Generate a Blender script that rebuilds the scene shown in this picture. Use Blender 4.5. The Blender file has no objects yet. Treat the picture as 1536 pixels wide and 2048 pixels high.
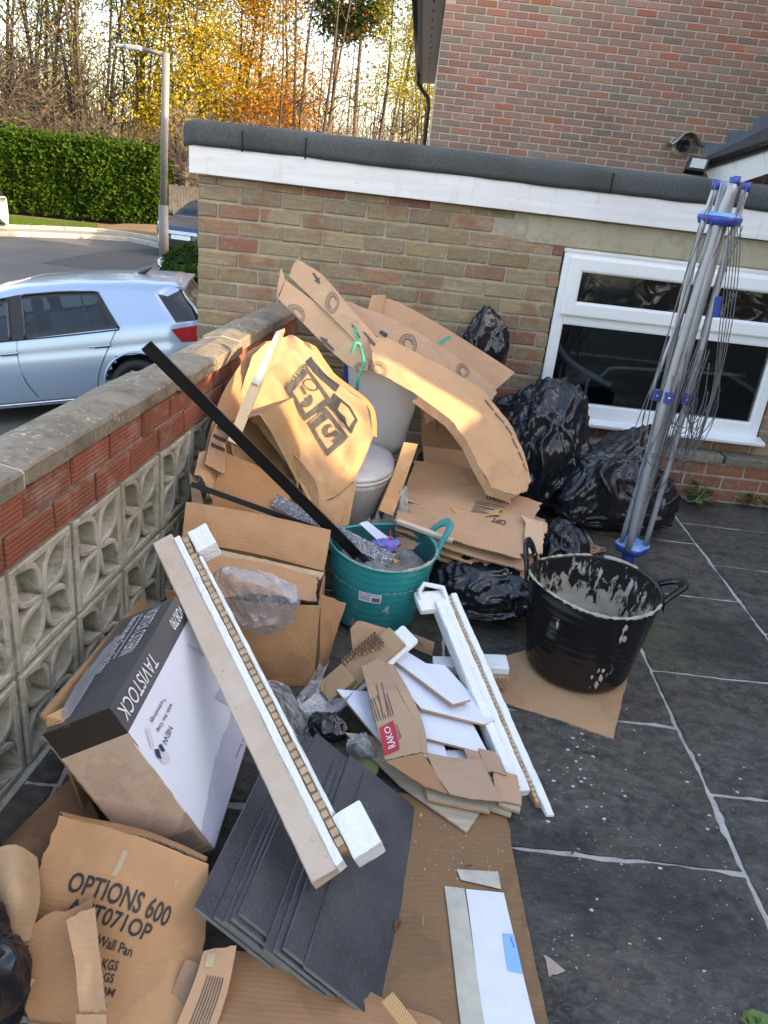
import bpy, bmesh, math, random
from mathutils import Vector as V, Matrix, noise
rnd = random.Random(7)
S = bpy.context.scene
COL = S.collection
R = math.radians

# ---------------------------------------------------------------- camera
F_PX, PITCH, ROLL, EYE = 1538.0, R(23.4), R(6.5), 1.56
_c, _s = math.cos(PITCH), math.sin(PITCH)
FW = V((0, _c, -_s)); UP0 = V((0, _s, _c)); RT0 = V((1, 0, 0))
CU = UP0*math.cos(ROLL) - RT0*math.sin(ROLL)
CR = RT0*math.cos(ROLL) + UP0*math.sin(ROLL)
CAMLOC = V((0, 0, EYE))
cd = bpy.data.cameras.new('camera'); cam = bpy.data.objects.new('camera', cd); COL.objects.link(cam)
cam.matrix_world = Matrix(((CR.x, CU.x, -FW.x, 0), (CR.y, CU.y, -FW.y, 0), (CR.z, CU.z, -FW.z, EYE), (0, 0, 0, 1)))
cd.sensor_fit = 'VERTICAL'; cd.sensor_height = 24.0; cd.lens = F_PX/2048*24.0
cd.clip_start = 0.02; cd.clip_end = 800
S.camera = cam
# ---------------------------------------------------------------- sky, sun, exposure
SUN = V((0.94, -0.22, 0.37)).normalized()
w = bpy.data.worlds.new('World'); S.world = w; w.use_nodes = True
nt = w.node_tree; bg = nt.nodes['Background']
sky = nt.nodes.new('ShaderNodeTexSky'); sky.sky_type = 'NISHITA'; sky.sun_disc = False
sky.sun_elevation = math.asin(SUN.z); sky.sun_rotation = math.atan2(SUN.x, SUN.y)
sky.air_density = 1.0; sky.dust_density = 2.6; sky.ozone_density = 2.0; sky.altitude = 0
nt.links.new(sky.outputs[0], bg.inputs[0]); bg.inputs[1].default_value = 0.15
sl = bpy.data.lights.new('sun', 'SUN'); sl.energy = 2.0; sl.angle = R(0.55); sl.color = (1.0, 0.84, 0.60)
so = bpy.data.objects.new('sun', sl); COL.objects.link(so)
so.rotation_euler = (-SUN).to_track_quat('-Z', 'Y').to_euler(); so.location = (20, -10, 20)
S.view_settings.view_transform = 'Standard'; S.view_settings.look = 'None'
S.view_settings.exposure = 2.68; S.view_settings.gamma = 1.0
S.view_settings.use_white_balance = True; S.view_settings.white_balance_temperature = 8300; S.view_settings.white_balance_tint = 14
S.cycles.max_bounces = 8; S.cycles.transparent_max_bounces = 24

# ---------------------------------------------------------------- picture helpers: where a line of sight meets a real plane
def ray(px, py): return FW*F_PX + CR*(px-768) + CU*(1024-py)
def G(px, py, z=0.0):
    d = ray(px, py); return CAMLOC + d*((z-EYE)/d.z)
def W(px, py, y):
    d = ray(px, py); return CAMLOC + d*(y/d.y)
def PLN(px, py, p0, n):
    d = ray(px, py); return CAMLOC + d*((p0-CAMLOC).dot(n)/d.dot(n))

# ---------------------------------------------------------------- objects
def tag(o, label=None, cat=None, group=None, kind=None):
    if label: o['label'] = label
    if cat: o['category'] = cat
    if group: o['group'] = group
    if kind: o['kind'] = kind
    return o
def thing(name, label, cat, loc=(0, 0, 0), group=None):
    o = bpy.data.objects.new(name, None); COL.objects.link(o); o.location = loc
    o.empty_display_size = 0.1
    return tag(o, label, cat, group)
def put(o, parent=None):
    COL.objects.link(o)
    if parent is not None: adopt(o, parent)
    return o
def wloc(o):
    l = V(o.location)
    while o.parent is not None:
        l = l + o.matrix_parent_inverse.translation; o = o.parent; l = l + V(o.location)
    return l
def adopt(o, parent):
    o.parent = parent; o.matrix_parent_inverse = Matrix.Translation(-wloc(parent))
def mobj(name, verts, faces, mat, parent=None, smooth=False, uvs=None, midx=None):
    me = bpy.data.meshes.new(name); me.from_pydata([tuple(v) for v in verts], [], faces)
    for m in (mat if isinstance(mat, (list, tuple)) else [mat]): me.materials.append(m)
    if smooth: me.polygons.foreach_set('use_smooth', [True]*len(me.polygons))
    if midx: me.polygons.foreach_set('material_index', midx)
    if uvs:
        ul = me.uv_layers.new(name='UVMap')
        for l in me.loops: ul.data[l.index].uv = uvs[l.vertex_index]
    me.update()
    return put(bpy.data.objects.new(name, me), parent)
def bobj(name, bm, mat, parent=None, smooth=False):
    me = bpy.data.meshes.new(name); bm.to_mesh(me); bm.free()
    for m in (mat if isinstance(mat, (list, tuple)) else [mat]): me.materials.append(m)
    if smooth: me.polygons.foreach_set('use_smooth', [True]*len(me.polygons))
    return put(bpy.data.objects.new(name, me), parent)
def copy_of(o, parent, mw):
    c = o.copy(); COL.objects.link(c); c.parent = parent
    c.matrix_parent_inverse = Matrix.Translation(-wloc(parent)) if parent else Matrix()
    c.matrix_basis = mw; return c
def frame(o, u, v):
    """4x4 with x along u, y along v (made square), z = u x v, at o"""
    u = V(u).normalized(); n = u.cross(V(v)).normalized(); v = n.cross(u)
    return Matrix(((u.x, v.x, n.x, o[0]), (u.y, v.y, n.y, o[1]), (u.z, v.z, n.z, o[2]), (0, 0, 0, 1)))
def add_box(bm, lo, hi, mw=None, bevel=0.0, seg=1, mi=0):
    lo = V(lo); hi = V(hi)
    r = bmesh.ops.create_cube(bm, size=1.0)
    vs = r['verts']
    for v in vs: v.co = V(((lo[i]+hi[i])/2 + v.co[i]*(hi[i]-lo[i])) for i in range(3))
    fs = {f for v in vs for f in v.link_faces}
    if bevel > 0:
        es = list({e for f in fs for e in f.edges})
        rr = bmesh.ops.bevel(bm, geom=es, offset=bevel, segments=seg, affect='EDGES', profile=0.6)
        fs = set(rr['faces']) | {f for f in fs if f.is_valid}
        fs = {f for f in fs if f.is_valid}
        vs = list({v for f in fs for v in f.verts})
    for f in fs: f.material_index = mi
    if mw is not None:
        for v in vs: v.co = mw @ v.co
    return vs
def box(name, lo, hi, mat, parent=None, mw=None, bevel=0.0, seg=1):
    bm = bmesh.new(); add_box(bm, lo, hi, mw, bevel, seg); return bobj(name, bm, mat, parent)
def cr(p0, p1, p2, p3, t):
    return 0.5*((2*p1)+(p2-p0)*t+(2*p0-5*p1+4*p2-p3)*t*t+(3*p1-p0-3*p2+p3)*t*t*t)
def spline(pts, n, smooth=True):
    """n+1 points along a list of Vectors"""
    out = []
    m = len(pts)-1
    for i in range(n+1):
        f = min(i*m/n, m-1e-6); k = int(f); t = f-k
        if smooth:
            p0 = pts[k-1] if k > 0 else 2*pts[0]-pts[1]
            p3 = pts[k+2] if k+2 <= m else 2*pts[m]-pts[m-1]
            out.append(cr(p0, pts[k], pts[k+1], p3, t))
        else: out.append(pts[k].lerp(pts[k+1], t))
    return out
def tube_data(path, rad, n=8, cap=True):
    """verts, faces of a tube along path; rad a number or list"""
    vs, fs = [], []
    N = len(path)
    if not hasattr(rad, '__len__'): rad = [rad]*N
    a = None
    for i, p in enumerate(path):
        d = (path[min(i+1, N-1)]-path[max(i-1, 0)])
        if d.length < 1e-9: d = V((0, 0, 1))
        d.normalize()
        if a is None:
            a = d.orthogonal().normalized()
        else:
            a = (a - d*a.dot(d))
            a = a.normalized() if a.length > 1e-6 else d.orthogonal().normalized()
        b = d.cross(a)
        for k in range(n):
            t = 2*math.pi*k/n
            vs.append(p + (a*math.cos(t)+b*math.sin(t))*rad[i])
    for i in range(N-1):
        for k in range(n):
            k2 = (k+1) % n
            fs.append((i*n+k, i*n+k2, (i+1)*n+k2, (i+1)*n+k))
    if cap:
        fs.append(tuple(range(n-1, -1, -1))); fs.append(tuple((N-1)*n+k for k in range(n)))
    return vs, fs
def tube(name, path, rad, mat, parent=None, n=8, smooth=True):
    v, f = tube_data(path, rad, n); return mobj(name, v, f, mat, parent, smooth)
class MB:
    def __init__(s): s.v = []; s.f = []
    def add(s, v, f):
        b = len(s.v); s.v += list(v); s.f += [tuple(i+b for i in q) for q in f]; return s
    def tube(s, path, rad, n=6): return s.add(*tube_data(path, rad, n))
    def build(s, name, mat, parent=None, smooth=False): return mobj(name, s.v, s.f, mat, parent, smooth)
def lathe(profile, n=48, center=(0, 0, 0), sx=1, sy=1):
    vs, fs = [], []
    c = V(center)
    for (r, z) in profile:
        for k in range(n):
            t = 2*math.pi*k/n; vs.append(c+V((r*math.cos(t)*sx, r*math.sin(t)*sy, z)))
    for i in range(len(profile)-1):
        for k in range(n):
            k2 = (k+1) % n; fs.append((i*n+k, i*n+k2, (i+1)*n+k2, (i+1)*n+k))
    return vs, fs
def n3(p, s=1.0, o=0.0): return noise.noise(V(p)*s+V((o, o*1.7, o*.3)))

# ---------------------------------------------------------------- materials
class NT:
    def __init__(s, name):
        s.m = bpy.data.materials.new(name); s.m.use_nodes = True; s.t = s.m.node_tree
        s.b = s.t.nodes['Principled BSDF']; s.out = s.t.nodes['Material Output']
        s._pos = None
    def n(s, ty, **kw):
        x = s.t.nodes.new(ty)
        for k, v in kw.items(): setattr(x, k, v)
        return x
    def l(s, a, b): s.t.links.new(a, b)
    def val(s, inp, v):
        if hasattr(v, 'is_linked') or isinstance(v, bpy.types.NodeSocket): s.l(v, inp)
        else: inp.default_value = v
    def pos(s):
        if s._pos is None: s._pos = s.n('ShaderNodeNewGeometry').outputs['Position']
        return s._pos
    def uv(s): return s.n('ShaderNodeUVMap').outputs[0]
    def obj(s): return s.n('ShaderNodeTexCoord').outputs['Object']
    def map(s, vec, scale=(1, 1, 1), rot=(0, 0, 0), loc=(0, 0, 0)):
        m = s.n('ShaderNodeMapping'); s.l(vec, m.inputs[0]); m.inputs['Scale'].default_value = scale
        m.inputs['Rotation'].default_value = rot; m.inputs['Location'].default_value = loc; return m.outputs[0]
    def noise(s, scale, vec=None, detail=4, rough=0.6, dist=0.0):
        x = s.n('ShaderNodeTexNoise'); s.l(vec if vec is not None else s.pos(), x.inputs['Vector'])
        x.inputs['Scale'].default_value = scale; x.inputs['Detail'].default_value = detail
        x.inputs['Roughness'].default_value = rough; x.inputs['Distortion'].default_value = dist
        return x.outputs[0]
    def voro(s, scale, vec=None, out=0, feature='F1'):
        x = s.n('ShaderNodeTexVoronoi', feature=feature); s.l(vec if vec is not None else s.pos(), x.inputs['Vector'])
        x.inputs['Scale'].default_value = scale; return x.outputs[out]
    def wave(s, scale, vec, dist=0.0, dscale=1.0, direction='X'):
        x = s.n('ShaderNodeTexWave', bands_direction=direction); s.l(vec, x.inputs['Vector'])
        x.inputs['Scale'].default_value = scale; x.inputs['Distortion'].default_value = dist
        x.inputs['Detail Scale'].default_value = dscale; return x.outputs['Fac']
    def ramp(s, fac, stops, interp='LINEAR'):
        x = s.n('ShaderNodeValToRGB'); s.l(fac, x.inputs[0]); x.color_ramp.interpolation = interp
        e = x.color_ramp.elements
        while len(e) > 1: e.remove(e[-1])
        for i, (p, c) in enumerate(stops):
            q = e[0] if i == 0 else e.new(p)
            q.position = p; q.color = (*c, 1) if hasattr(c, '__len__') else (c, c, c, 1)
        return x.outputs[0]
    def mix(s, fac, a, b, mode='MIX'):
        x = s.n('ShaderNodeMix', data_type='RGBA', blend_type=mode)
        for inp, v in ((x.inputs[0], fac), (x.inputs[6], a), (x.inputs[7], b)):
            if isinstance(v, bpy.types.NodeSocket): s.l(v, inp)
            elif hasattr(v, '__len__'): inp.default_value = (*v, 1) if len(v) == 3 else v
            else: inp.default_value = v
        return x.outputs[2]
    def math(s, op, a, b=0.0, clamp=False):
        x = s.n('ShaderNodeMath', operation=op, use_clamp=clamp); s.val(x.inputs[0], a); s.val(x.inputs[1], b); return x.outputs[0]
    def bump(s, h, strength=0.3, dist=0.01, nrm=None):
        x = s.n('ShaderNodeBump'); x.inputs['Strength'].default_value = strength; x.inputs['Distance'].default_value = dist
        s.l(h, x.inputs['Height'])
        if nrm is not None: s.l(nrm, x.inputs['Normal'])
        return x.outputs[0]
    def fin(s, color=None, rough=None, bump=None, spec=None, metal=None):
        b = s.b
        if color is not None: s.set('Base Color', color)
        if rough is not None: s.set('Roughness', rough)
        if bump is not None: s.l(bump, b.inputs['Normal'])
        if spec is not None: b.inputs['Specular IOR Level'].default_value = spec
        if metal is not None: b.inputs['Metallic'].default_value = metal
        return s.m
    def set(s, k, v):
        i = s.b.inputs[k]
        if isinstance(v, bpy.types.NodeSocket): s.l(v, i)
        elif hasattr(v, '__len__'): i.default_value = (*v, 1) if len(v) == 3 else v
        else: i.default_value = v
    def objcol(s): return s.n('ShaderNodeObjectInfo').outputs['Color']

M = {}
def simple(name, col, rough=0.5, var=0.12, nscale=12, bump=0.0, bscale=60, metal=0.0, spec=0.5):
    t = NT(name)
    f = t.noise(nscale, detail=5)
    c = t.mix(t.ramp(f, [(0.3, 0.0), (0.7, 1.0)]), [x*(1-var) for x in col], [min(1, x*(1+var)) for x in col])
    b = t.bump(t.noise(bscale, detail=4), bump, 0.004) if bump else None
    M[name] = t.fin(c, rough, b, spec, metal); return M[name]

def mk_brick(name, scr=(8, 8, 160), rough=0.9, dirt=(0.16, 0.14, 0.11), bstr=0.6, second=None):
    t = NT(name); oc = t.objcol(); p = t.pos()
    f1 = t.noise(1.0, t.map(p, scr), 4, 0.7); f2 = t.noise(38, None, 4)
    c = t.mix(t.ramp(f1, [(0.36, 0.0), (0.62, 0.9)]), oc, t.mix(0.62, oc, dirt))
    c = t.mix(t.ramp(f2, [(0.52, 0.0), (0.7, 0.6)]), c, t.mix(0.5, oc, (0.5, 0.42, 0.31)))
    c = t.mix(t.ramp(t.noise(1.3, None, 5, .65), [(0.5, 0), (0.7, 0.35)]), c, (0.10, 0.085, 0.06))
    if second: c = t.mix(t.ramp(t.noise(5.2, None, 2), [(0.57, 0.0), (0.66, 0.75)]), c, second)
    h = t.math('ADD', f1, t.math('MULTIPLY', t.noise(120, None, 3), 0.6))
    M[name] = t.fin(c, rough, t.bump(h, bstr, 0.004), 0.25)
mk_brick('brick_buff', (10, 10, 90), bstr=0.8, second=(0.27, 0.13, 0.08))
mk_brick('brick_house', (60, 10, 14), bstr=0.35, dirt=(0.2, 0.15, 0.12))
def mk_keyed():
    t = NT('brick_keyed'); oc = t.objcol(); p = t.pos()
    wv = t.wave(24, p, 0.4, 3.0, 'Z')
    f = t.noise(14, None, 5)
    c = t.mix(t.ramp(f, [(0.35, 0.0), (0.7, 0.7)]), oc, t.mix(0.6, oc, (0.10, 0.05, 0.04)))
    c = t.mix(t.ramp(t.noise(5, None, 6, 0.75), [(0.52, 0.0), (0.72, 0.75)]), c, (0.34, 0.28, 0.23))
    c = t.mix(t.ramp(wv, [(0.0, 0.45), (0.3, 0.0)]), c, (0.10, 0.045, 0.03))
    M['brick_keyed'] = t.fin(c, 0.85, t.bump(t.math('ADD', t.math('MULTIPLY', wv, .6), t.noise(30, None, 5)), 0.45, 0.004), 0.3)
mk_keyed()
def mk_mortar(name, a, b):
    t = NT(name); f = t.noise(9, None, 6, 0.7)
    c = t.mix(t.ramp(f, [(0.35, 0), (0.68, 1)]), a, b)
    M[name] = t.fin(c, 0.95, t.bump(t.noise(140, None, 4), 0.6, 0.004), 0.2)
mk_mortar('mortar_garage', (0.30, 0.265, 0.20), (0.46, 0.41, 0.32))
mk_mortar('mortar_house', (0.44, 0.37, 0.30), (0.56, 0.48, 0.40))
mk_mortar('mortar_wall', (0.09, 0.085, 0.075), (0.40, 0.36, 0.31))
mk_mortar('mortar_patio', (0.34, 0.31, 0.27), (0.56, 0.52, 0.46))
def mk_concrete(name, a, b, dark, lich=0.0, bstr=0.5, algae=None):
    t = NT(name); f = t.noise(5, None, 7, 0.7)
    c = t.mix(t.ramp(f, [(0.3, 0), (0.7, 1)]), a, b)
    c = t.mix(t.ramp(t.noise(17, None, 6, 0.75), [(0.5, 0), (0.72, 0.8)]), c, dark)
    if algae: c = t.mix(t.ramp(t.noise(2.4, None, 5, 0.7), [(0.48, 0), (0.66, 0.6)]), c, algae)
    if lich:
        vn = t.noise(46, t.map(t.pos(), (1, 1.5, 1), (0, 0, 0.6)), 3, 0.55, 0.6)
        blot = t.ramp(vn, [(0.60, 0), (0.65, 1)])
        c = t.mix(t.math('MULTIPLY', blot, t.ramp(t.noise(6, None, 4), [(0.40, 0), (0.62, lich)])), c, (0.46, 0.43, 0.37))
    M[name] = t.fin(c, 0.92, t.bump(t.math('ADD', t.noise(60, None, 6, 0.7), t.math('MULTIPLY', f, 0.6)), bstr, 0.006), 0.25)
mk_concrete('coping', (0.15, 0.125, 0.092), (0.27, 0.23, 0.17), (0.075, 0.062, 0.048), lich=0.9, bstr=0.8)
mk_concrete('screen', (0.30, 0.285, 0.23), (0.50, 0.475, 0.40), (0.10, 0.095, 0.07), algae=(0.20, 0.19, 0.11), bstr=.7)
mk_concrete('lintel', (0.36, 0.31, 0.22), (0.44, 0.385, 0.28), (0.27, 0.23, 0.16), bstr=0.25)
mk_concrete('kerb', (0.3, 0.28, 0.24), (0.42, 0.39, 0.33), (0.2, 0.18, 0.15))
def mk_slate_patio():
    t = NT('patio_slab'); p = t.pos()
    riv = t.noise(3.0, t.map(p, (1.0, 1.7, 1), (0, 0, 0.25)), 9, 0.74, 1.1); mid = t.noise(24, t.map(p, (1, 1.3, 1), (0, 0, .3)), 6, .72, .6)
    c = t.mix(t.ramp(riv, [(0.32, 0), (0.66, 1)]), (0.018, 0.016, 0.014), (0.090, 0.080, 0.066))
    c = t.mix(t.ramp(mid, [(0.42, 0), (0.68, 0.75)]), c, (0.155, 0.138, 0.115))
    c = t.mix(t.ramp(t.noise(1.1, t.map(p, (1, 1, 1), (0, 0, 0), (2, 7, 0)), 4), [(0.50, 0), (0.62, 0.75)]), c, t.mix(t.ramp(mid, [(.3, 0), (.7, 1)]), (0.010, 0.011, 0.012), (0.035, 0.035, 0.034)))
    c = t.mix(t.ramp(t.noise(1.7, t.map(p, (1, 1, 1), (0, 0, 0), (3.1, 1.2, 0)), 5, 0.7), [(0.55, 0), (0.68, 0.6)]), c, t.mix(mid, (0.045, 0.050, 0.016), (0.11, 0.105, 0.045)))
    c = t.mix(t.ramp(t.noise(2.0, t.map(p, (1, 1, 1), (0, 0, 0), (7.1, 4.2, 0)), 6, 0.75), [(0.58, 0), (0.72, 0.65)]), c, t.mix(mid, (0.10, 0.075, 0.05), (0.24, 0.18, 0.13)))
    sp = t.noise(70, t.map(p, (1, 1.9, 1), (0, 0, 0.4)), 3, 0.6)
    c = t.mix(t.math('MULTIPLY', t.ramp(sp, [(0.64, 0), (0.70, 1)]), t.ramp(t.noise(5, None, 4), [(0.42, 0.0), (0.65, 0.8)])), c, (0.36, 0.345, 0.32))
    rough = t.ramp(t.noise(1.1, t.map(p, (1, 1, 1), (0, 0, 0), (2, 7, 0)), 4), [(0.42, 0.78), (0.60, 0.38)])
    h = t.math('ADD', t.math('MULTIPLY', riv, 1.8), t.math('MULTIPLY', mid, 0.6))
    M['patio_slab'] = t.fin(c, rough, t.bump(h, 0.7, 0.012), 0.4)
mk_slate_patio()
def mk_felt():
    t = NT('roof_felt')
    f = t.noise(260, None, 3, 0.8)
    c = t.mix(t.ramp(f, [(0.35, 0), (0.68, 1)]), (0.028, 0.032, 0.033), (0.13, 0.14, 0.14))
    c = t.mix(t.ramp(t.noise(3, None, 5), [(0.45, 0), (0.7, 0.5)]), c, (0.03, 0.042, 0.036))
    M['roof_felt'] = t.fin(c, 0.85, t.bump(f, 0.8, 0.003), 0.35)
mk_felt()
def mk_fascia():
    t = NT('white_paint'); p = t.pos()
    c = t.mix(t.ramp(t.noise(1, t.map(p, (3, 3, 40)), 5, 0.6), [(0.3, 0), (0.7, 1)]), (0.70, 0.68, 0.67), (0.80, 0.79, 0.79))
    c = t.mix(t.ramp(t.noise(1, t.map(p, (5, 5, 70)), 6, 0.75), [(0.60, 0), (0.70, 0.75)]), c, (0.34, 0.29, 0.25))
    c = t.mix(t.ramp(t.noise(1, t.map(p, (22, 22, 3)), 4, 0.6), [(0.58, 0), (0.75, 0.28)]), c, (0.40, 0.36, 0.32))
    c = t.mix(t.ramp(t.noise(1.6, None, 4), [(0.5, 0), (0.8, 0.35)]), c, (0.55, 0.50, 0.46))
    M['white_paint'] = t.fin(c, 0.55, t.bump(t.noise(1, t.map(p, (8, 8, 120)), 4), 0.15, 0.003))
mk_fascia()
simple('upvc', (0.80, 0.80, 0.80), 0.28, 0.04, 3)
simple('upvc_dirty', (0.74, 0.72, 0.68), 0.4, 0.10, 4)
simple('black_plastic', (0.012, 0.012, 0.013), 0.35, 0.2, 8)
simple('dark_gap', (0.012, 0.011, 0.010), 0.9)
simple('lead', (0.13, 0.15, 0.18), 0.5, 0.2, 6, 0.2, 20)
simple('roof_tile', (0.05, 0.052, 0.055), 0.6, 0.25, 5, 0.3, 60)
simple('alu', (0.46, 0.46, 0.46), 0.42, 0.10, 9, metal=0.85)
simple('grey_soffit', (0.20, 0.20, 0.21), 0.4, 0.06, 4)
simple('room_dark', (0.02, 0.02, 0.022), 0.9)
def mk_glass(name, rough=0.02, tint=(0.75, 0.82, 0.85)):
    t = NT(name); tr = t.n('ShaderNodeBsdfTransparent'); tr.inputs[0].default_value = (*tint, 1)
    gl = t.n('ShaderNodeBsdfGlossy'); gl.inputs['Roughness'].default_value = rough; gl.inputs[0].default_value = (1, 1, 1, 1)
    fr = t.n('ShaderNodeFresnel'); fr.inputs[0].default_value = 1.5
    mx = t.n('ShaderNodeMixShader'); t.l(fr.outputs[0], mx.inputs[0]); t.l(tr.outputs[0], mx.inputs[1]); t.l(gl.outputs[0], mx.inputs[2])
    t.l(mx.outputs[0], t.out.inputs[0]); M[name] = t.m; return t, mx
mk_glass('glass')
def mk_dirty_glass():
    t, mx = mk_glass('glass_smeared', 0.05)
    p = t.pos()
    d = t.n('ShaderNodeBsdfDiffuse'); d.inputs[0].default_value = (0.50, 0.45, 0.36, 1)
    nz = t.noise(7, t.map(p, (1, 1, 1.6), (0, 0.5, 0)), 5, 0.68, 1.6)
    m = t.math('MULTIPLY', t.ramp(nz, [(0.50, 0), (0.70, 0.6)]), t.ramp(t.noise(3.2, None, 2), [(0.46, 0), (0.60, 1)]))
    m2 = t.n('ShaderNodeMixShader'); t.l(m, m2.inputs[0]); t.l(mx.outputs[0], m2.inputs[1]); t.l(d.outputs[0], m2.inputs[2])
    t.l(m2.outputs[0], t.out.inputs[0])
mk_dirty_glass()

# ================================================================ THE GARAGE
YG = 4.45
def rough_slab(l, h, d, seed, jit=0.003, bev=0.004):
    """a brick-like piece: x length, z height, y depth (front at -d/2), uneven edges"""
    r = random.Random(seed); bm = bmesh.new()
    add_box(bm, (-l/2, -d/2, -h/2), (l/2, d/2, h/2), None, bev)
    for v in bm.verts: v.co += V((r.uniform(-jit, jit), r.uniform(-jit, jit)*0.6, r.uniform(-jit, jit)*0.8))
    me = bpy.data.meshes.new('brick'); bm.to_mesh(me); bm.free(); return me
def brick_set(l, h, d, mat, n=5, jit=0.003, bev=0.004, half=True):
    out = {}
    for key, ll in (('f', l), ('h', (l-0.010)/2)):
        out[key] = [rough_slab(ll, h, d, 31*i+len(key)+int(ll*1000), jit, bev) for i in range(n)]
        for me in out[key]: me.materials.append(mat)
    return out
def place_brick(me, loc, col, parent, rotz=0, name='brick', scale=(1, 1, 1)):
    o = bpy.data.objects.new(name, me); COL.objects.link(o)
    o.parent = parent; o.matrix_parent_inverse = Matrix.Translation(-wloc(parent))
    o.location = loc; o.rotation_euler = (0, 0, rotz); o.scale = scale; o.color = (*col, 1); return o
gar = thing('garage', 'flat roofed buff brick garage with white fascia and felt roof behind the rubbish', 'garage', (0.6, YG, 0))
BL, BH = 0.2295, 0.0832
XL, XR = -1.195, 2.75
WX0, WX1, WZ0, WZ1 = 0.82, 2.135, 0.375, 1.305
bm = bmesh.new()
yb0, yb1 = YG+0.007, YG+0.10
for lo, hi in (((XL+.004, yb0, -1.0), (WX0-.004, yb1, 1.47)), ((WX1+.004, yb0, -1.0), (XR, yb1, 1.47)),
               ((WX0-.004, yb0, -1.0), (WX1+.004, yb1, 0.36)), ((WX0-.004, yb0, 1.31), (WX1+.004, yb1, 1.47))):
    add_box(bm, lo, hi)
bobj('mortar', bm, M['mortar_garage'], gar)
bset = brick_set(BL-0.011, BH-0.011, 0.05, M['brick_buff'], 6, 0.0035, 0.005)
BUFF = [(0.27, 0.19, 0.105), (0.235, 0.172, 0.10), (0.30, 0.215, 0.125), (0.205, 0.152, 0.09), (0.285, 0.195, 0.112), (0.25, 0.165, 0.085), (0.30, 0.185, 0.115)]
REDB = [(0.23, 0.085, 0.06), (0.20, 0.075, 0.055), (0.27, 0.13, 0.075), (0.29, 0.15, 0.085)]
z0 = 1.426
for ci in range(18):
    zt = z0 + BH - ci*BH          # top of course
    if ci == 0: zt = z0 + BH
    zc = zt - BH/2
    if zc < 0.1: break
    off = 0 if ci % 2 else 1
    x = XL - (0.005 if off else 0)
    first = True
    while x < XR-0.02:
        half = first and (ci % 2 == 0)
        l = BL/2 if half else BL
        first = False
        xc = x + l/2; x0b, x1b = x, x+l; x += l
        # the lintel and the window opening cut the courses
        if zc > 1.31 and x1b > 0.60: continue
        sc = 1.0
        if WZ0-0.03 < zc < 1.32:
            if x0b > WX0-0.03 and x1b < WX1+0.03: continue
            if x0b < WX0 < x1b:
                nl = WX0-0.004-x0b
                if nl < 0.04: continue
                sc = nl/l; xc = x0b + nl/2
            elif x0b < WX1 < x1b:
                nl = x1b-WX1-0.012
                if nl < 0.04: continue
                sc = nl/l; xc = x1b - nl/2
        elif zc <= WZ0-0.03 and xc > 0.9 and zc < 0.28: continue
        red = rnd.random() < (0.10 if xc < 0.2 else 0.26)
        base = rnd.choice(REDB if red else BUFF); k = rnd.uniform(0.88, 1.12)*1.28
        col = [c*k for c in base]
        top_cut = 1.0
        if ci == 0: top_cut = 0.55; zc = z0 + 0.03*0.5 + 0.006
        place_brick(rnd.choice(bset['h' if half else 'f']), (xc, YG+0.025+rnd.uniform(-.0015, .0015), zc), col, gar, 0, 'brick', (sc, 1, top_cut))
# side return of the garage, roof, fascia, felt
box('side_wall', (XL, YG+0.052, -1.0), (XL+0.1, 9.4, 1.47), M['mortar_garage'], gar)
lint = box('lintel', (0.592, YG-0.004, 1.316), (2.75, YG+0.09, 1.463), M['lintel'], gar, bevel=0.006)
FZ0, FZ1 = 1.462, 1.628
fas = box('fascia', (-1.232, YG-0.045, FZ0), (2.75, YG-0.02, FZ1+0.03), M['white_paint'], gar, bevel=0.003)
# soft undercut so that the board is not a ruler: slight wave on the lower edge
for v in fas.data.vertices:
    v.co.z += 0.012*(1-(v.co.x+1.2)/3.6)
# felt: a roll over the edge with an upstand kerb, as one bent sheet with thickness
prof = [(-0.052, -0.028), (-0.056, 0.0), (-0.056, 0.045), (-0.050, 0.075), (-0.030, 0.094), (0.0, 0.098), (0.05, 0.090), (0.14, 0.055), (0.35, 0.045), (4.9, 0.035)]
vs, fs = [], []
NX = 70
for i in range(NX+1):
    x = -1.262 + i*(2.75+1.262)/NX
    for j, (dy, dz) in enumerate(prof):
        wob = 0.004*n3((x*2.2, j*.4, 0), 1)+0.003*n3((x*7, j, 2), 1)
        end = max(0, 1-(x+1.262)/0.03)
        vs.append(V((x, YG+dy+wob+end*0.02, FZ1+0.012*(1-(x+1.2)/3.6)+dz+wob*1.3-end*0.015)))
m = len(prof)
for i in range(NX):
    for j in range(m-1): fs.append((i*m+j, (i+1)*m+j, (i+1)*m+j+1, i*m+j+1))
felt = mobj('roof_felt', vs, fs, M['roof_felt'], gar, True)
md = felt.modifiers.new('t', 'SOLIDIFY'); md.thickness = 0.008; md.offset = -1
for xs in (-0.95, -0.62, 0.98, 1.86):     # lap seams of the felt
    p = [V((xs+0.004*k, YG-0.0585-0.001, FZ1-0.02+0.02*k)) for k in range(5)]
    box('felt_seam', (xs-0.002, YG-0.0605, FZ1-0.026), (xs+0.006, YG-0.0565, FZ1+0.075), M['dark_gap'], gar, bevel=0.001)
box('roof_deck', (-1.2, YG, 1.55), (2.75, 9.5, 1.63), M['roof_felt'], gar)

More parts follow.
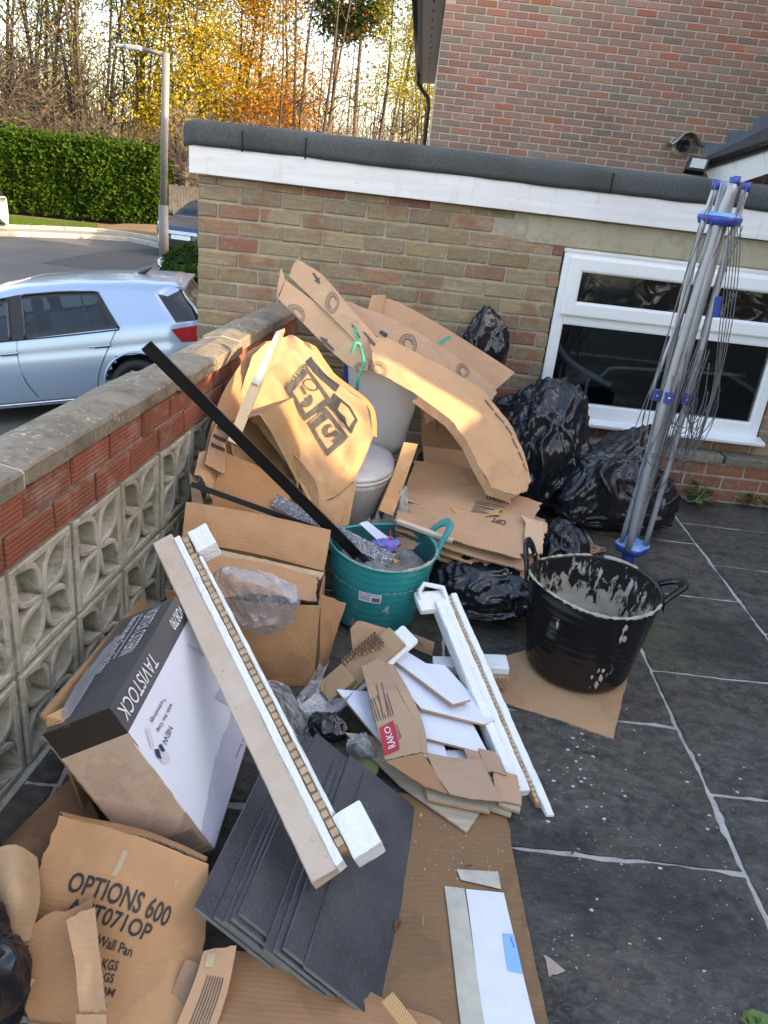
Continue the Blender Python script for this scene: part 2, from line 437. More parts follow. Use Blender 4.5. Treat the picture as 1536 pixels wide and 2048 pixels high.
# window
win = thing('window', 'white plastic window with top vent, smeared glass, set in the buff garage wall', 'window', (1.48, YG, WZ0))
def bar(name, x0, x1, zz0, zz1, yf, yb, mat, parent, bev=0.006): return box(name, (x0, yf, zz0), (x1, yb, zz1), mat, parent, bevel=bev, seg=2)
fy, by = YG-0.012, YG+0.055
fr = bmesh.new()
FW_ = 0.058
def ring(bm, x0, x1, z0_, z1_, wd, yf, yb, bev=0.008, wb=None):
    wb = wd if wb is None else wb
    add_box(bm, (x0, yf, z0_), (x0+wd, yb, z1_), None, bev, 2); add_box(bm, (x1-wd, yf, z0_), (x1, yb, z1_), None, bev, 2)
    add_box(bm, (x0+wd*.9, yf+.0015, z1_-wd), (x1-wd*.9, yb, z1_), None, bev, 2); add_box(bm, (x0+wd*.9, yf+.0015, z0_), (x1-wd*.9, yb, z0_+wb), None, bev, 2)
ring(fr, WX0, WX1, WZ0, WZ1, 0.058, fy, by, 0.007, 0.09)
bobj('frame', fr, M['upvc'], win)
bar('transom', WX0+.055, WX1-.055, 0.912, 0.968, fy+.003, by, M['upvc'], win)
box('frame_lip', (WX0-.006, fy-.004, WZ1-.012), (WX1+.006, by, WZ1+.006), M['upvc_dirty'], win, bevel=0.003)
sash = bmesh.new(); ring(sash, 0.852, 2.102, 0.962, 1.276, 0.074, fy-.022, fy+.006, 0.010); so_ = bobj('sash', sash, M['upvc'], win)
bead = bmesh.new(); ring(bead, 0.920, 2.034, 1.030, 1.208, 0.010, fy-.012, fy+.02, 0.003); bobj('glazing_bead', bead, M['upvc'], so_)
bead = bmesh.new(); ring(bead, 0.872, 2.083, 0.459, 0.919, 0.010, fy+.004, fy+.04, 0.003); bobj('glazing_bead', bead, M['upvc'], win)
box('pane', (0.924, fy+.004, 1.034), (2.03, fy+.009, 1.204), M['glass_smeared'], so_)
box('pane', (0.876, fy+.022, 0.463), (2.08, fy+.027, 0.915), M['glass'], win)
vs = [V((0.985-.17, YG-0.085, 0.352)), V((2.165, YG-0.085, 0.352)), V((2.165, YG-0.088, 0.374)), V((0.815, YG-0.088, 0.374)),
      V((0.815, YG+.05, 0.352)), V((2.165, YG+.05, 0.352)), V((2.165, YG+.05, 0.392)), V((0.815, YG+.05, 0.392))]
sill = mobj('sill', vs, [(0, 1, 2, 3), (3, 2, 6, 7), (7, 6, 5, 4), (4, 5, 1, 0), (1, 5, 6, 2), (4, 0, 3, 7)], M['upvc'], win)
sill.modifiers.new('b', 'BEVEL').width = 0.004
# dark sealant gap round the frame
gp = bmesh.new()
add_box(gp, (WX0-.010, YG+.004, WZ0), (WX0-.0005, YG+.05, WZ1)); add_box(gp, (WX1+.0005, YG+.004, WZ0), (WX1+.012, YG+.05, WZ1))
bobj('sealant', gp, M['dark_gap'], win)
# the room behind the glass
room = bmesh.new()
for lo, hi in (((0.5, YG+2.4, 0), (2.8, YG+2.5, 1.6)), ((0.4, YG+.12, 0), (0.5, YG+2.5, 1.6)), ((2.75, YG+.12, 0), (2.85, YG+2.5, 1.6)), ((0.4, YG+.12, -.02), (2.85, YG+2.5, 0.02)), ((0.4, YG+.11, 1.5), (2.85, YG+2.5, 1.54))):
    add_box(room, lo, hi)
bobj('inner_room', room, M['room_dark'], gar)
simple('pipe_grey', (0.16, 0.19, 0.24), 0.4)
hr = thing('handrail', 'dull blue grey rail standing inside the garage behind the window glass', 'handrail', (1.5, YG+.25, 0.02))
p = [W(1195, 757, YG+.25), W(1208, 747, YG+.25), W(1225, 736, YG+.25), W(1300, 739, YG+.25), W(1400, 745, YG+.25), W(1490, 751, YG+.25)]
tube('rail', spline(p, 24), 0.010, M['pipe_grey'], hr)
p = [W(1116, 690, YG+.22), W(1140, 722, YG+.22), W(1200, 760, YG+.22), W(1222, 772, YG+.22)]
tube('strut', spline(p, 14), 0.022, M['pipe_grey'], hr, 4)
for X in (1.15, 1.95): tube('post', [V((X, YG+.25, 0.02)), V((X, YG+.25, 0.60))], 0.010, M['pipe_grey'], hr)

# low brick plinth with a stone ledge under the window
pl = thing('plinth_wall', 'low red brick plinth with weathered stone ledge under the white window', 'wall', (1.6, 4.36, 0))
box('mortar', (0.5, 4.337, -0.02), (2.75, YG-0.002, 0.232), M['mortar_garage'], pl)
kset = brick_set(0.225-.011, 0.075-.011, 0.04, M['brick_house'], 4, 0.0025, 0.004)
for ci in range(3):
    x = 0.5 - (0.11 if ci % 2 else 0)
    while x < 2.7:
        k = rnd.uniform(.85, 1.1)
        place_brick(rnd.choice(kset['f']), (x+.1125, 4.352, 0.232-.0375-.0776*ci), (0.30*k, 0.085*k, 0.045*k), pl)
        x += 0.225
for i, (a, b) in enumerate(((0.5, 1.12), (1.13, 1.93), (1.945, 2.75))):
    bm = bmesh.new(); add_box(bm, (a, 4.315, 0.234), (b, YG-.003, 0.283), None, 0.008, 2)
    for v in bm.verts: v.co += V((0, 0.004*n3(v.co, 6), 0.004*n3(v.co, 5, 3)))
    bobj('ledge_stone', bm, M['coping'], pl)

# ================================================================ THE GARDEN WALL ON THE LEFT
WA = V((-0.872, 1.59, 0)); WANG = R(5.1)
WD = V((math.sin(WANG), math.cos(WANG), 0)); WN = V((math.cos(WANG), -math.sin(WANG), 0))   # along, and out of the inner face
def wp(s, o, z): return WA + WD*s + WN*o + V((0, 0, z))
def WM(s, o, z):   # x along the wall towards the garage, -y towards the yard
    return Matrix(((WD.x, -WN.x, 0, wp(s, o, z).x), (WD.y, -WN.y, 0, wp(s, o, z).y), (0, 0, 1, wp(s, o, z).z), (0, 0, 0, 1)))
gw = thing('garden_wall', 'garden wall of pierced concrete screen blocks, red ridged bricks and stone coping', 'wall', wp(0, 0, 0))
SE = 2.868   # where it meets the garage
ZB0, ZB1 = 0.612, 0.797
bm = bmesh.new(); add_box(bm, (-1.6, 0.006, ZB0-.004), (SE-.005, 0.112, ZB1+.004), WM(0, 0, 0)); bobj('mortar', bm, M['mortar_wall'], gw)
kb = brick_set(0.226-.012, 0.0925-.013, 0.05, M['brick_keyed'], 5, 0.003, 0.004)
for ci in range(2):
    s = -1.6 + (0.095 if ci else 0.0)
    while s < SE-.06:
        l = 0.226; k = rnd.uniform(.8, 1.15); me = rnd.choice(kb['f']); sc = 1
        if s+l > SE-.01: sc = (SE-.012-s)/l
        o = place_brick(me, wp(s+l*sc/2, 0.004+rnd.uniform(-.003, .002)-.025, ZB0+.0925*(ci+.5)), (0.28*k, 0.088*k, 0.052*k), gw, 0, 'brick', (sc, 1, 1))
        o.rotation_euler = (0, 0, math.pi/2-WANG)
        s += l
# screen blocks: a square frame with a four-petal flower and pointed leaves, pierced
def screen_block():
    Sz, t = 0.292, 0.088
    me_v, me_f = [], []
    B = MB()
    def strip(pts, wd, depth0=0.0, depth1=t, taper=None, closed=False):
        """a bar of width wd along 2D pts (x,z), from y=depth0 (front) to depth1"""
        n = len(pts); vv, ff = [], []
        for i, p in enumerate(pts):
            a = pts[(i-1) % n] if (closed or i > 0) else pts[i]; b = pts[(i+1) % n] if (closed or i < n-1) else pts[i]
            d = V((b[0]-a[0], b[1]-a[1])); d = d.normalized() if d.length > 0 else V((1, 0)); nn = V((-d.y, d.x))
            hw = (wd[i] if hasattr(wd, '__len__') else wd)/2
            for sgn, dy in ((1, depth0+.004), (.62, depth0), (-.62, depth0), (-1, depth0+.004), (-1, depth1), (1, depth1)):
                vv.append(V((p[0]+nn.x*hw*sgn, dy, p[1]+nn.y*hw*sgn)))
        m = 6
        for i in range(n if closed else n-1):
            j = (i+1) % n
            for k in range(m): ff.append((i*m+k, j*m+k, j*m+(k+1) % m, i*m+(k+1) % m))
        if not closed:
            ff.append(tuple(range(m))); ff.append(tuple((n-1)*m+k for k in range(m-1, -1, -1)))
        B.add(vv, ff)
    h = Sz/2
    q = h-0.013
    strip([(-q, -q), (q, -q), (q, q), (-q, q)], [0.024*1.3]*4, 0, t, closed=True)
    # petals on the diagonals (closed leaf outlines), leaf bars on the axes
    for k in range(4):
        a = math.pi/4 + k*math.pi/2
        ca, sa = math.cos(a), math.sin(a)
        L0, L1, wd = 0.004, 0.186, 0.052
        out = []
        for sgn in (1, -1):
            rng = range(0, 9) if sgn == 1 else range(7, 0, -1)
            for i in rng:
                u = i/8; r = L0+(L1-L0)*u; o = sgn*wd*math.sin(math.pi*u)**1.25
                out.append((ca*r-sa*o, sa*r+ca*o))
        if k % 2 == 0 or True:
            strip(out, 0.019, 0.003, t*.8, closed=True)
    B.add([V((x*h*.97, t*y, z*h*.97)) for y in (.66, .9) for x, z in ((-1, -1), (1, -1), (1, 1), (-1, 1))], [(0, 1, 2, 3), (7, 6, 5, 4), (0, 4, 5, 1), (1, 5, 6, 2), (2, 6, 7, 3), (3, 7, 4, 0)])
    # infill behind the axis leaves: solid stippled web set back
    me = bpy.data.meshes.new('screen_block'); me.from_pydata([tuple(v) for v in B.v], [], B.f); me.materials.append(M['screen']); me.update(); return me
sb = screen_block()
for row in range(2):
    s = -1.52
    while s < SE-.02:
        o = bpy.data.objects.new('screen_block', sb); COL.objects.link(o); o.parent = gw
        o.matrix_parent_inverse = Matrix.Translation(-wloc(gw))
        o.matrix_basis = WM(s+.15, -0.004+rnd.uniform(-.002, .002), 0.152+row*0.304) @ Matrix.Rotation(math.pi/2*rnd.randint(0, 3)+rnd.uniform(-.008, .008), 4, 'Y')
        # mortar lines between the blocks
        s += 0.304
bm = bmesh.new()
add_box(bm, (-1.55, 0.012, 0.2985), (SE-.004, 0.075, 0.3055), WM(0, 0, 0)); add_box(bm, (-1.55, 0.012, 0.6025), (SE-.004, 0.08, 0.612), WM(0, 0, 0))
s = -1.52
while s < SE: add_box(bm, (s-.006, 0.012, 0), (s+.006, 0.075, 0.606), WM(0, 0, 0)); s += .304
bobj('block_joint', bm, M['mortar_wall'], gw)
box('footing', (-1.6, -0.01, -1.05), (SE-.006, 0.16, 0.0), M['screen'], gw, WM(0, 0, 0))
# coping stones: twice-weathered section (ridge along the middle), each slightly out of line
cuts = [-1.6, -0.72, 0.155+0.0, 1.03, 1.50, 2.18, SE-.004]
cuts = [-1.6, 0.06, 1.035, 1.74, 2.24, SE-.006]
for i in range(len(cuts)-1):
    a, b = cuts[i]+.004, cuts[i+1]-.004
    sec = [(0.022, 0.0), (0.024, 0.042), (0.018, 0.050), (-0.068, 0.064), (-0.15, 0.046), (-0.156, 0.040), (-0.154, 0.0)]
    vs, fs = [], []; n = 24; m = len(sec); dz = (0.0, 0.004, -0.004, 0.002, 0.0)[i]; do = (0, -0.003, 0.008, -0.004, 0.004)[i]
    for k in range(n+1):
        s = a+(b-a)*k/n
        for j, (o, z) in enumerate(sec):
            q = 0.0035 if j not in (0, 6) else 0.002
            e = 0.004 if k in (0, n) else 0
            vs.append(wp(s, o+do+q*n3((s*8, j*3.1, i), 1) - (e if j < 3 else -e if j > 3 else 0), ZB1+.004+dz+z+q*n3((s*7, j*2.3, i+9), 1)-e*(z > 0)))
    for k in range(n):
        for j in range(m): fs.append((k*m+j, k*m+(j+1) % m, (k+1)*m+(j+1) % m, (k+1)*m+j))
    fs.append(tuple(range(m-1, -1, -1))); fs.append(tuple(n*m+j for j in range(m)))
    mobj('coping_stone', vs, fs, M['coping'], gw)
    if i: # mortar fillet in the gap
        vs = [wp(cuts[i]+e, o*0.94-.004, ZB1+.004+z*0.93) for e in (-.006, .006) for (o, z) in sec]
        mobj('coping_joint', vs, [tuple(range(m-1, -1, -1)), tuple(range(m, 2*m))]+[(j, (j+1) % m, m+(j+1) % m, m+j) for j in range(m)], M['mortar_patio'], gw)

# ================================================================ PATIO
pat = box('patio', (-1.25, 0.2, -0.30), (3.6, YG, -0.007), M['mortar_patio']); tag(pat, 'dark riven stone patio paving with pale mortar joints', 'patio', kind='structure')
rects = [(0.28, 1.05, 0.35, 0.93), (0.28, 1.05, 0.93, 1.515), (0.28, 1.05, 1.515, 2.10), (0.28, 1.05, 2.10, 2.72), (0.28, 1.05, 2.72, 3.32), (0.28, 1.05, 3.32, 3.92), (0.28, 1.05, 3.92, 4.33),
         (1.05, 1.95, 0.35, 1.22), (1.05, 1.95, 1.22, 1.80), (1.05, 1.95, 1.80, 2.43), (1.05, 1.625, 2.43, 3.06), (1.05, 1.625, 3.06, 3.66), (1.05, 1.625, 3.66, 4.33),
         (1.625, 2.5, 2.43, 2.80), (1.625, 2.5, 2.80, 3.42), (1.625, 2.5, 3.42, 3.93), (1.625, 2.5, 3.93, 4.33), (1.95, 2.6, 0.35, 1.4), (1.95, 2.6, 1.4, 2.43),
         (2.5, 3.5, 2.43, 3.42), (2.5, 3.5, 3.42, 4.33), (2.6, 3.5, .35, 1.4), (2.6, 3.5, 1.4, 2.43)]
for y0, y1 in ((0.35, .95), (.95, 1.55), (1.55, 2.15), (2.15, 2.75), (2.75, 3.35), (3.35, 3.95), (3.95, 4.42)):
    rects += [(-.15, .28, y0, y1), (-.78, -.15, y0, y1), (-1.2, -.78, y0, y1)]
for i, (x0, x1, y0, y1) in enumerate(rects):
    g = 0.0085; vs = []; n = 22; r = random.Random(i)
    jx = r.uniform(-.004, .004)
    pts = []
    for k in range(n): pts.append((x0+g+(x1-x0-2*g)*k/n, y0+g))
    for k in range(n): pts.append((x1-g, y0+g+(y1-y0-2*g)*k/n))
    for k in range(n): pts.append((x1-g-(x1-x0-2*g)*k/n, y1-g))
    for k in range(n): pts.append((x0+g, y1-g-(y1-y0-2*g)*k/n))
    cx, cy = (x0+x1)/2, (y0+y1)/2; q = []
    for k, (x, y) in enumerate(pts):
        e = 0.010*n3((x*5, y*5, i), 1)+0.012*abs(n3((x*19, y*19, i*2), 1))-.003
        d = V((cx-x, cy-y)); sx = (1 if d.x > 0 else -1); sy = (1 if d.y > 0 else -1)
        onx = (k % n != 0 or True)
        if k < n or 2*n <= k < 3*n: y += sy*e
        else: x += sx*e
        q.append((x, y))
    N = len(q); tz = r.uniform(-.0015, .0015)
    vs = [V((x, y, -0.02)) for x, y in q]+[V((x, y, -0.0045+tz)) for x, y in q]+[V((x+(cx-x)*.012, y+(cy-y)*.012, tz)) for x, y in q]
    fs = [(k, (k+1) % N, N+(k+1) % N, N+k) for k in range(N)]+[(N+k, N+(k+1) % N, 2*N+(k+1) % N, 2*N+k) for k in range(N)]+[tuple(range(2*N, 3*N))]
    mobj('paving_slab', vs, fs, M['patio_slab'], pat)

# ================================================================ THE RED HOUSE BEHIND
YH = 10.0
hou = thing('brick_house', 'red and brown brick house wall rising behind the garage roof', 'house', (2.4, YH, -1.0))
HB, HC = 0.232, 0.0752
HX0, HX1 = 0.035, 6.4
gp_ = [(HX0+.003, -1.0), (HX1, -1.0), (HX1, 3.46), (3.2, 5.68), (HX0+.003, 3.46)]
mobj('wall', [V((x, YH+.006, z)) for x, z in gp_]+[V((x, YH+8.4, z)) for x, z in gp_], [(4, 3, 2, 1, 0), (5, 6, 7, 8, 9)]+[(i, (i+1) % 5, 5+(i+1) % 5, 5+i) for i in range(5)], M['mortar_house'], hou)
hs = brick_set(HB-.015, HC-.0145, 0.03, M['brick_house'], 5, 0.002, 0.003)
HCOL = [((0.285, 0.14, 0.10), 12), ((0.255, 0.135, 0.10), 9), ((0.32, 0.12, 0.075), 5), ((0.235, 0.165, 0.12), 4), ((0.215, 0.135, 0.105), 5), ((0.32, 0.16, 0.115), 6), ((0.36, 0.115, 0.06), 1), ((0.27, 0.20, 0.13), .8), ((0.18, 0.14, 0.14), .25)]
stuffv = []; nb = 0
rest = MB(); restcol = []
hz = 1.80
for ci in range(30):
    zc = hz+HC*(ci+.5); x = HX0 - (HB/2+.003 if ci % 2 else 0)
    while x < HX1-.05:
        l = HB; me = rnd.choice(hs['f']); xc = x+l/2; key = 'f'
        if x < HX0-.02: me = rnd.choice(hs['h']); xc = x+HB*.75; key = 'h'
        if zc > 3.40+max(0, x-.05)*.70: x += l; continue
        cs = rnd.choices([c for c, _ in HCOL], [q for _, q in HCOL])[0]; k = rnd.uniform(.88, 1.12)*1.25
        col = [c*k for c in cs]
        if nb < 300 and x < 4.2 and zc < 3.75:
            place_brick(me, (xc, YH+.014, zc), col, hou); nb += 1
        else: rest.add([V(v.co)+V((xc, YH+.014, zc)) for v in me.vertices], [tuple(p.vertices) for p in me.polygons]); restcol.append((len(me.polygons), col))
        x += l
def mk_brick_attr():
    t = NT('brick_house_far'); a = t.n('ShaderNodeAttribute', attribute_name='bc')
    f2 = t.noise(30, None, 4)
    c = t.mix(t.ramp(f2, [(0.4, 0.0), (0.8, 0.6)]), a.outputs['Color'], (0.22, 0.17, 0.13))
    M['brick_house_far'] = t.fin(c, 0.9, t.bump(t.noise(90), 0.35, 0.004), 0.25)
mk_brick_attr()
o = rest.build('bricks', M['brick_house_far'], hou); o['kind'] = 'stuff'
at = o.data.attributes.new('bc', 'FLOAT_COLOR', 'FACE'); i = 0
for n, c in restcol:
    for k in range(n): at.data[i].color = (*c, 1); i += 1
# eaves on the left side with gutter and downpipe
box('soffit', (-0.23, YH-.1, 3.43), (HX0, YH+8.2, 3.455), M['grey_soffit'], hou)
box('eaves_board', (-0.25, YH-.1, 3.42), (-0.228, YH+8.2, 3.60), M['grey_soffit'], hou)
for k in range(14): box('soffit_vent', (-0.10, YH+.2+k*.55, 3.426), (-0.085, YH+.32+k*.55, 3.4305), M['dark_gap'], hou)
tube('gutter', [V((-0.30, YH-.1, 3.50)), V((-0.30, YH+8.2, 3.50))], 0.058, M['black_plastic'], hou, 10)
tube('downpipe', [V((-0.30, YH+6.9, 3.45)), V((-0.29, YH+6.9, 3.30)), V((-0.22, YH+6.9, 3.2)), V((-0.06, YH+6.9, 3.05)), V((-0.03, YH+6.9, 2.9)), V((-0.03, YH+6.9, -1))], 0.036, M['black_plastic'], hou)
for x0, z0_, x1, z1_ in ((-0.30, 3.47, 3.2, 5.90), (3.2, 5.90, 6.8, 3.40)):
    vs = [V((x0, YH-.06, z0_)), V((x1, YH-.06, z1_)), V((x1, YH+8.5, z1_)), V((x0, YH+8.5, z0_))]
    mobj('roof_slope', vs, [(0, 1, 2, 3)], M['roof_tile'], hou).modifiers.new('s', 'SOLIDIFY').thickness = 0.08
# boiler flue with a bent tin hood
fl = thing('boiler_flue', 'round black flue terminal under a bent tin hood on the red house wall', 'flue', W(1364, 292, 9.95))
c = W(1364, 292, YH)
v, f = lathe([(0.0, 0.10), (0.048, 0.10), (0.05, 0.11), (0.062, 0.11), (0.066, 0.10), (0.066, 0.0)], 24)
RX = Matrix.Translation(c) @ Matrix.Rotation(R(90), 4, 'X')
mobj('terminal', [RX @ q for q in v], f, M['black_plastic'], fl, True)
v, f = lathe([(0.066, 0.004), (0.12, 0.004), (0.12, 0.0)], 24); mobj('wall_ring', [RX @ (V((q.x, q.y*.9, q.z))) for q in v], f, M['mortar_house'], fl, True)
mobj('grille', *[[RX @ (V((math.cos(a)*r, math.sin(a)*r, 0.112))) for a in [k*.7854 for k in range(8)] for r in (.008, .05)], [(2*k, 2*k+1, (2*k+3) % 16, (2*k+2) % 16) for k in range(0, 8, 2)]], M['dark_gap'], fl)
hp = [(-.20, -.01), (-.165, -.035), (-.12, .01), (-.06, .085), (0.0, .11), (.06, .10), (.12, .05), (.17, .0), (.20, -.02)]
vs = [c+V((a, dy, b+.03)) for dy in (-.20, -.005) for a, b in hp]; n = len(hp)
hd = mobj('hood', vs, [(i, i+1, n+i+1, n+i) for i in range(n-1)], M['alu'], fl, True); hd.modifiers.new('s', 'SOLIDIFY').thickness = 0.006
# lean-to roof with stepped lead flashing and white boards
lt = thing('lean_to', 'dark tiled lean-to roof with stepped lead flashing and white boarded front', 'lean-to', (3.6, 9.2, -1))
yl = YH-.01
st = [(1398, 284), (1408, 318), (1432, 338), (1540, 300), (1540, 232), (1508, 236), (1508, 262), (1455, 259), (1455, 287)]
pts = [W(x, y, yl) for x, y in st]
mobj('flashing', pts, [tuple(range(len(pts)))], M['lead'], lt).modifiers.new('s', 'SOLIDIFY').thickness = 0.008
A, B2 = W(1404, 330, 9.55), W(1545, 284, 8.9)
dirv = (B2-A); ext = A+dirv*2.6
up = V((0.02, 0, .07))
vs = [A, ext, ext+V((0.4, 1.0, .45)), A+V((0.15, .42, .10))]
mobj('roof', vs, [(0, 1, 2, 3)], M['roof_tile'], lt).modifiers.new('s', 'SOLIDIFY').thickness = 0.05
tube('gutter', [A+V((-.02, -.03, -.02)), ext+V((0, -.03, -.02))], 0.05, M['black_plastic'], lt, 10)
for k in range(5):
    q = A+dirv*(.1+k*.42); q2 = A+dirv*(.1+(k+1)*.42-.006)
    q.y += .02; q2.y += .02
    vs = [q+V((0, 0, -.07)), q2+V((0, 0, -.07)), W(1418, 386, 9.5).lerp(W(1545, 344, 8.9), .1+(k+1)*.42), W(1418, 386, 9.5).lerp(W(1545, 344, 8.9), .1+k*.42)]
    mobj('fascia_board', vs, [(0, 1, 2, 3)], M['upvc'], lt).modifiers.new('s', 'SOLIDIFY').thickness = 0.02
    vs = [q+V((.05, .01, -.08)), q+V((.05, -.02, -.08)), q+V((.02, -.02, -.16)), q+V((0.16, -.02, -.075)), q+V((0.16, .01, -.075))]
    mobj('gutter_bracket', [q+V((.0, -.012, -.055)), q+V((.16, -.012, -.0)), q+V((.15, -.012, -.085))], [(0, 1, 2)], M['black_plastic'], lt).modifiers.new('s', 'SOLIDIFY').thickness = 0.012
prism_pts = [A+V((.1, .12, 0)), ext+V((0, .12, 0)), ext+V((0, .6, 0)), A+V((.1, .4, 0))]
mobj('side_wall', [V((p.x, p.y, -1)) for p in prism_pts]+[V((p.x, p.y, 1.9)) for p in prism_pts], [(0, 1, 2, 3), (4, 5, 6, 7), (0, 1, 5, 4), (1, 2, 6, 5), (2, 3, 7, 6), (3, 0, 4, 7)], M['roof_tile'], lt)
# floodlight
fd = thing('floodlight', 'black floodlight with pale glass under the lean-to gutter', 'floodlight', W(1395, 325, 9.3))
q = [W(1378, 318, 9.3), W(1385, 313, 9.35), W(1424, 320, 9.35), W(1420, 336, 9.3), W(1412, 342, 9.28), W(1372, 336, 9.28)]
a, b, c2, d2 = W(1381, 313, 9.36), W(1421, 318, 9.36), W(1411, 343, 9.28), W(1371, 338, 9.28)
mobj('body', [a, b, c2, d2], [(0, 1, 2, 3)], M['black_plastic'], fd).modifiers.new('s', 'SOLIDIFY').thickness = -0.08
cc = (a+b+c2+d2)/4; nrm = (b-a).cross(d2-a).normalized()
if nrm.y > 0: nrm = -nrm
M['lamp_glass'] = simple('lamp_glass', (0.5, 0.52, 0.48), 0.15, .2, 40)
mobj('glass', [cc+(p-cc)*.74+nrm*.006 for p in (a, b, c2, d2)], [(0, 1, 2, 3)], M['lamp_glass'], fd).modifiers.new('s', 'SOLIDIFY').thickness = 0.006
tube('bracket', [cc+V((.06, .08, .02)), W(1432, 325, 9.5), W(1440, 330, 9.55)], 0.018, M['black_plastic'], fd)

# ================================================================ UNSEEN HOUSE ON THE RIGHT (added to shade the yard, slotted for a sun streak)
simple('dark_brick', (0.17, 0.095, 0.07), .9, .2, 9)
nh = thing('shade_house', 'unseen brick house added right of the patio, shaped to shade the yard and pass a sun streak', 'house', (7, 0, 0))
XS = 4.6
SL0, SL1, SLZ = 1.70, 2.22, 2.36
SHF = 6*SUN.y/SUN.x  # slot sides follow the sun so that one beam reaches the pile
def prism(name, pts, z0, z1, mat, parent):
    n = len(pts); vs = [V((x, y, z0)) for x, y in pts]+[V((x, y, z1)) for x, y in pts]
    return mobj(name, vs, [tuple(range(n-1, -1, -1)), tuple(range(n, 2*n))]+[(i, (i+1) % n, n+(i+1) % n, n+i) for i in range(n)], M[mat], parent)
prism('wall', [(XS, -8.0), (XS+6, -8.0), (XS+6, SL0+SHF-.1), (XS, SL0)], -1.0, 4.5, 'dark_brick', nh)
prism('wall', [(XS, SL1), (XS+6, SL1+SHF+.1), (XS+6, 7.6), (XS, 7.6)], -1.0, 4.5, 'dark_brick', nh)
prism('tall_shade_wall', [(XS, 7.602), (XS+3, 7.602), (XS+3, 9.9), (XS, 9.9)], -1.0, 6.3, 'dark_brick', nh)  # unseen high block added to keep the sun off the red house
box('beam_stop', (XS+.05, SL0-.02, -1.0), (XS+.15, SL1+.02, SLZ), M['dark_brick'], nh)  # unseen block added across the slot to cut the beam from below
simple('yard', (0.12, 0.12, 0.10), .9, .2, 3)
o = box('yard_ground', (-1.2, -40, -.4), (45, 0.19, -.03), M['yard']); tag(o, 'plain paved yard in front of the patio edge', 'ground', kind='structure')
o = box('side_ground', (3.61, 0.19, -.4), (45, 9.4, -.03), M['yard']); tag(o, 'paved passage beside the patio', 'ground', kind='structure')

# ================================================================ materials of the rubbish
def mk_card(name, stain=0.35, corr=0.22, wet=False):
    t = NT(name); oc = t.objcol(); u = t.uv(); inf = t.n('ShaderNodeObjectInfo').outputs['Random']
    f = t.noise(6, None, 6, 0.65); g = t.noise(1, t.map(u, (18, 160, 1)), 3, 0.6)
    wv = t.wave(26, u, 0.6, 2.0, 'Y')
    c = t.mix(t.ramp(f, [(0.3, 0), (0.72, stain)]), oc, t.mix(0.6, oc, (0.15, 0.085, 0.045)))
    c = t.mix(t.ramp(g, [(0.45, 0), (0.8, 0.14)]), c, t.mix(0.5, oc, (0.60, 0.45, 0.31)))
    c = t.mix(t.ramp(wv, [(0.0, 0.10*corr), (0.5, 0.0)]), c, (0.16, 0.10, 0.06))
    dn = t.noise(2.4, None, 5, .6); st_ = t.ramp(dn, [(0.53, 0), (0.545, 0.42 if wet else 0.22), (0.60, 0.30 if wet else 0.10), (0.75, 0.45 if wet else .2)])
    c = t.mix(st_, c, t.mix(0.65, oc, (0.11, 0.065, 0.033)))
    ds = t.n('ShaderNodeVectorMath', operation='ADD'); t.l(t.pos(), ds.inputs[0]); nz = t.n('ShaderNodeTexNoise'); t.l(t.pos(), nz.inputs['Vector']); nz.inputs['Scale'].default_value = 4; sc_ = t.n('ShaderNodeVectorMath', operation='SCALE'); t.l(nz.outputs['Color'], sc_.inputs[0]); sc_.inputs['Scale'].default_value = .03; t.l(sc_.outputs[0], ds.inputs[1])
    ed = t.voro(4.0, ds.outputs[0], 0, 'DISTANCE_TO_EDGE'); msk = t.ramp(t.noise(3.3, None, 3), [(.56, 0), (.64, 1)])
    cre = t.math('MULTIPLY', t.ramp(ed, [(0.0, 1), (0.012, 0)]), msk)
    c = t.mix(t.math('MULTIPLY', cre, .28), c, t.mix(.5, oc, (0.62, 0.48, 0.34)))
    sc2 = t.noise(1, t.map(t.pos(), (90, 14, 30), (.4, .2, .9)), 3, .6); c = t.mix(t.ramp(sc2, [(.68, 0), (.74, .4)]), c, t.mix(.5, oc, (0.7, 0.58, 0.44)))
    h = t.math('ADD', t.math('MULTIPLY', wv, 0.25*corr), t.math('ADD', t.math('MULTIPLY', f, 1.1), t.math('MULTIPLY', t.noise(45, None, 3), 0.25)))
    h = t.math('ADD', h, t.math('MULTIPLY', cre, -.3))
    M[name] = t.fin(c, 0.78, t.bump(h, 0.5, 0.008), 0.3)
mk_card('card'); mk_card('card_wet', 0.6, 0.3, True)
def mk_cedge():
    t = NT('card_edge'); f = t.wave(60, t.pos(), 1.0, 3.0, 'DIAGONAL')
    M['card_edge'] = t.fin(t.mix(f, (0.16, 0.10, 0.055), (0.36, 0.25, 0.15)), 0.9)
mk_cedge()
simple('ink', (0.035, 0.032, 0.03), 0.7, 0.3, 30)
simple('ink_faded', (0.12, 0.095, 0.075), 0.8, 0.3, 40)
simple('ink_white', (0.75, 0.75, 0.75), 0.5, 0.05)
simple('ink_red', (0.42, 0.022, 0.035), 0.55, 0.15, 25)
simple('label_white', (0.72, 0.73, 0.78), 0.5, 0.06, 14)
simple('label_blue', (0.22, 0.48, 0.72), 0.5, 0.06, 14)
simple('tape_tan', (0.46, 0.34, 0.19), 0.25, 0.15, 20)
simple('tape_pale', (0.50, 0.46, 0.36), 0.22, 0.15, 16)
simple('tape_green', (0.01, 0.30, 0.17), 0.3, 0.2, 30)
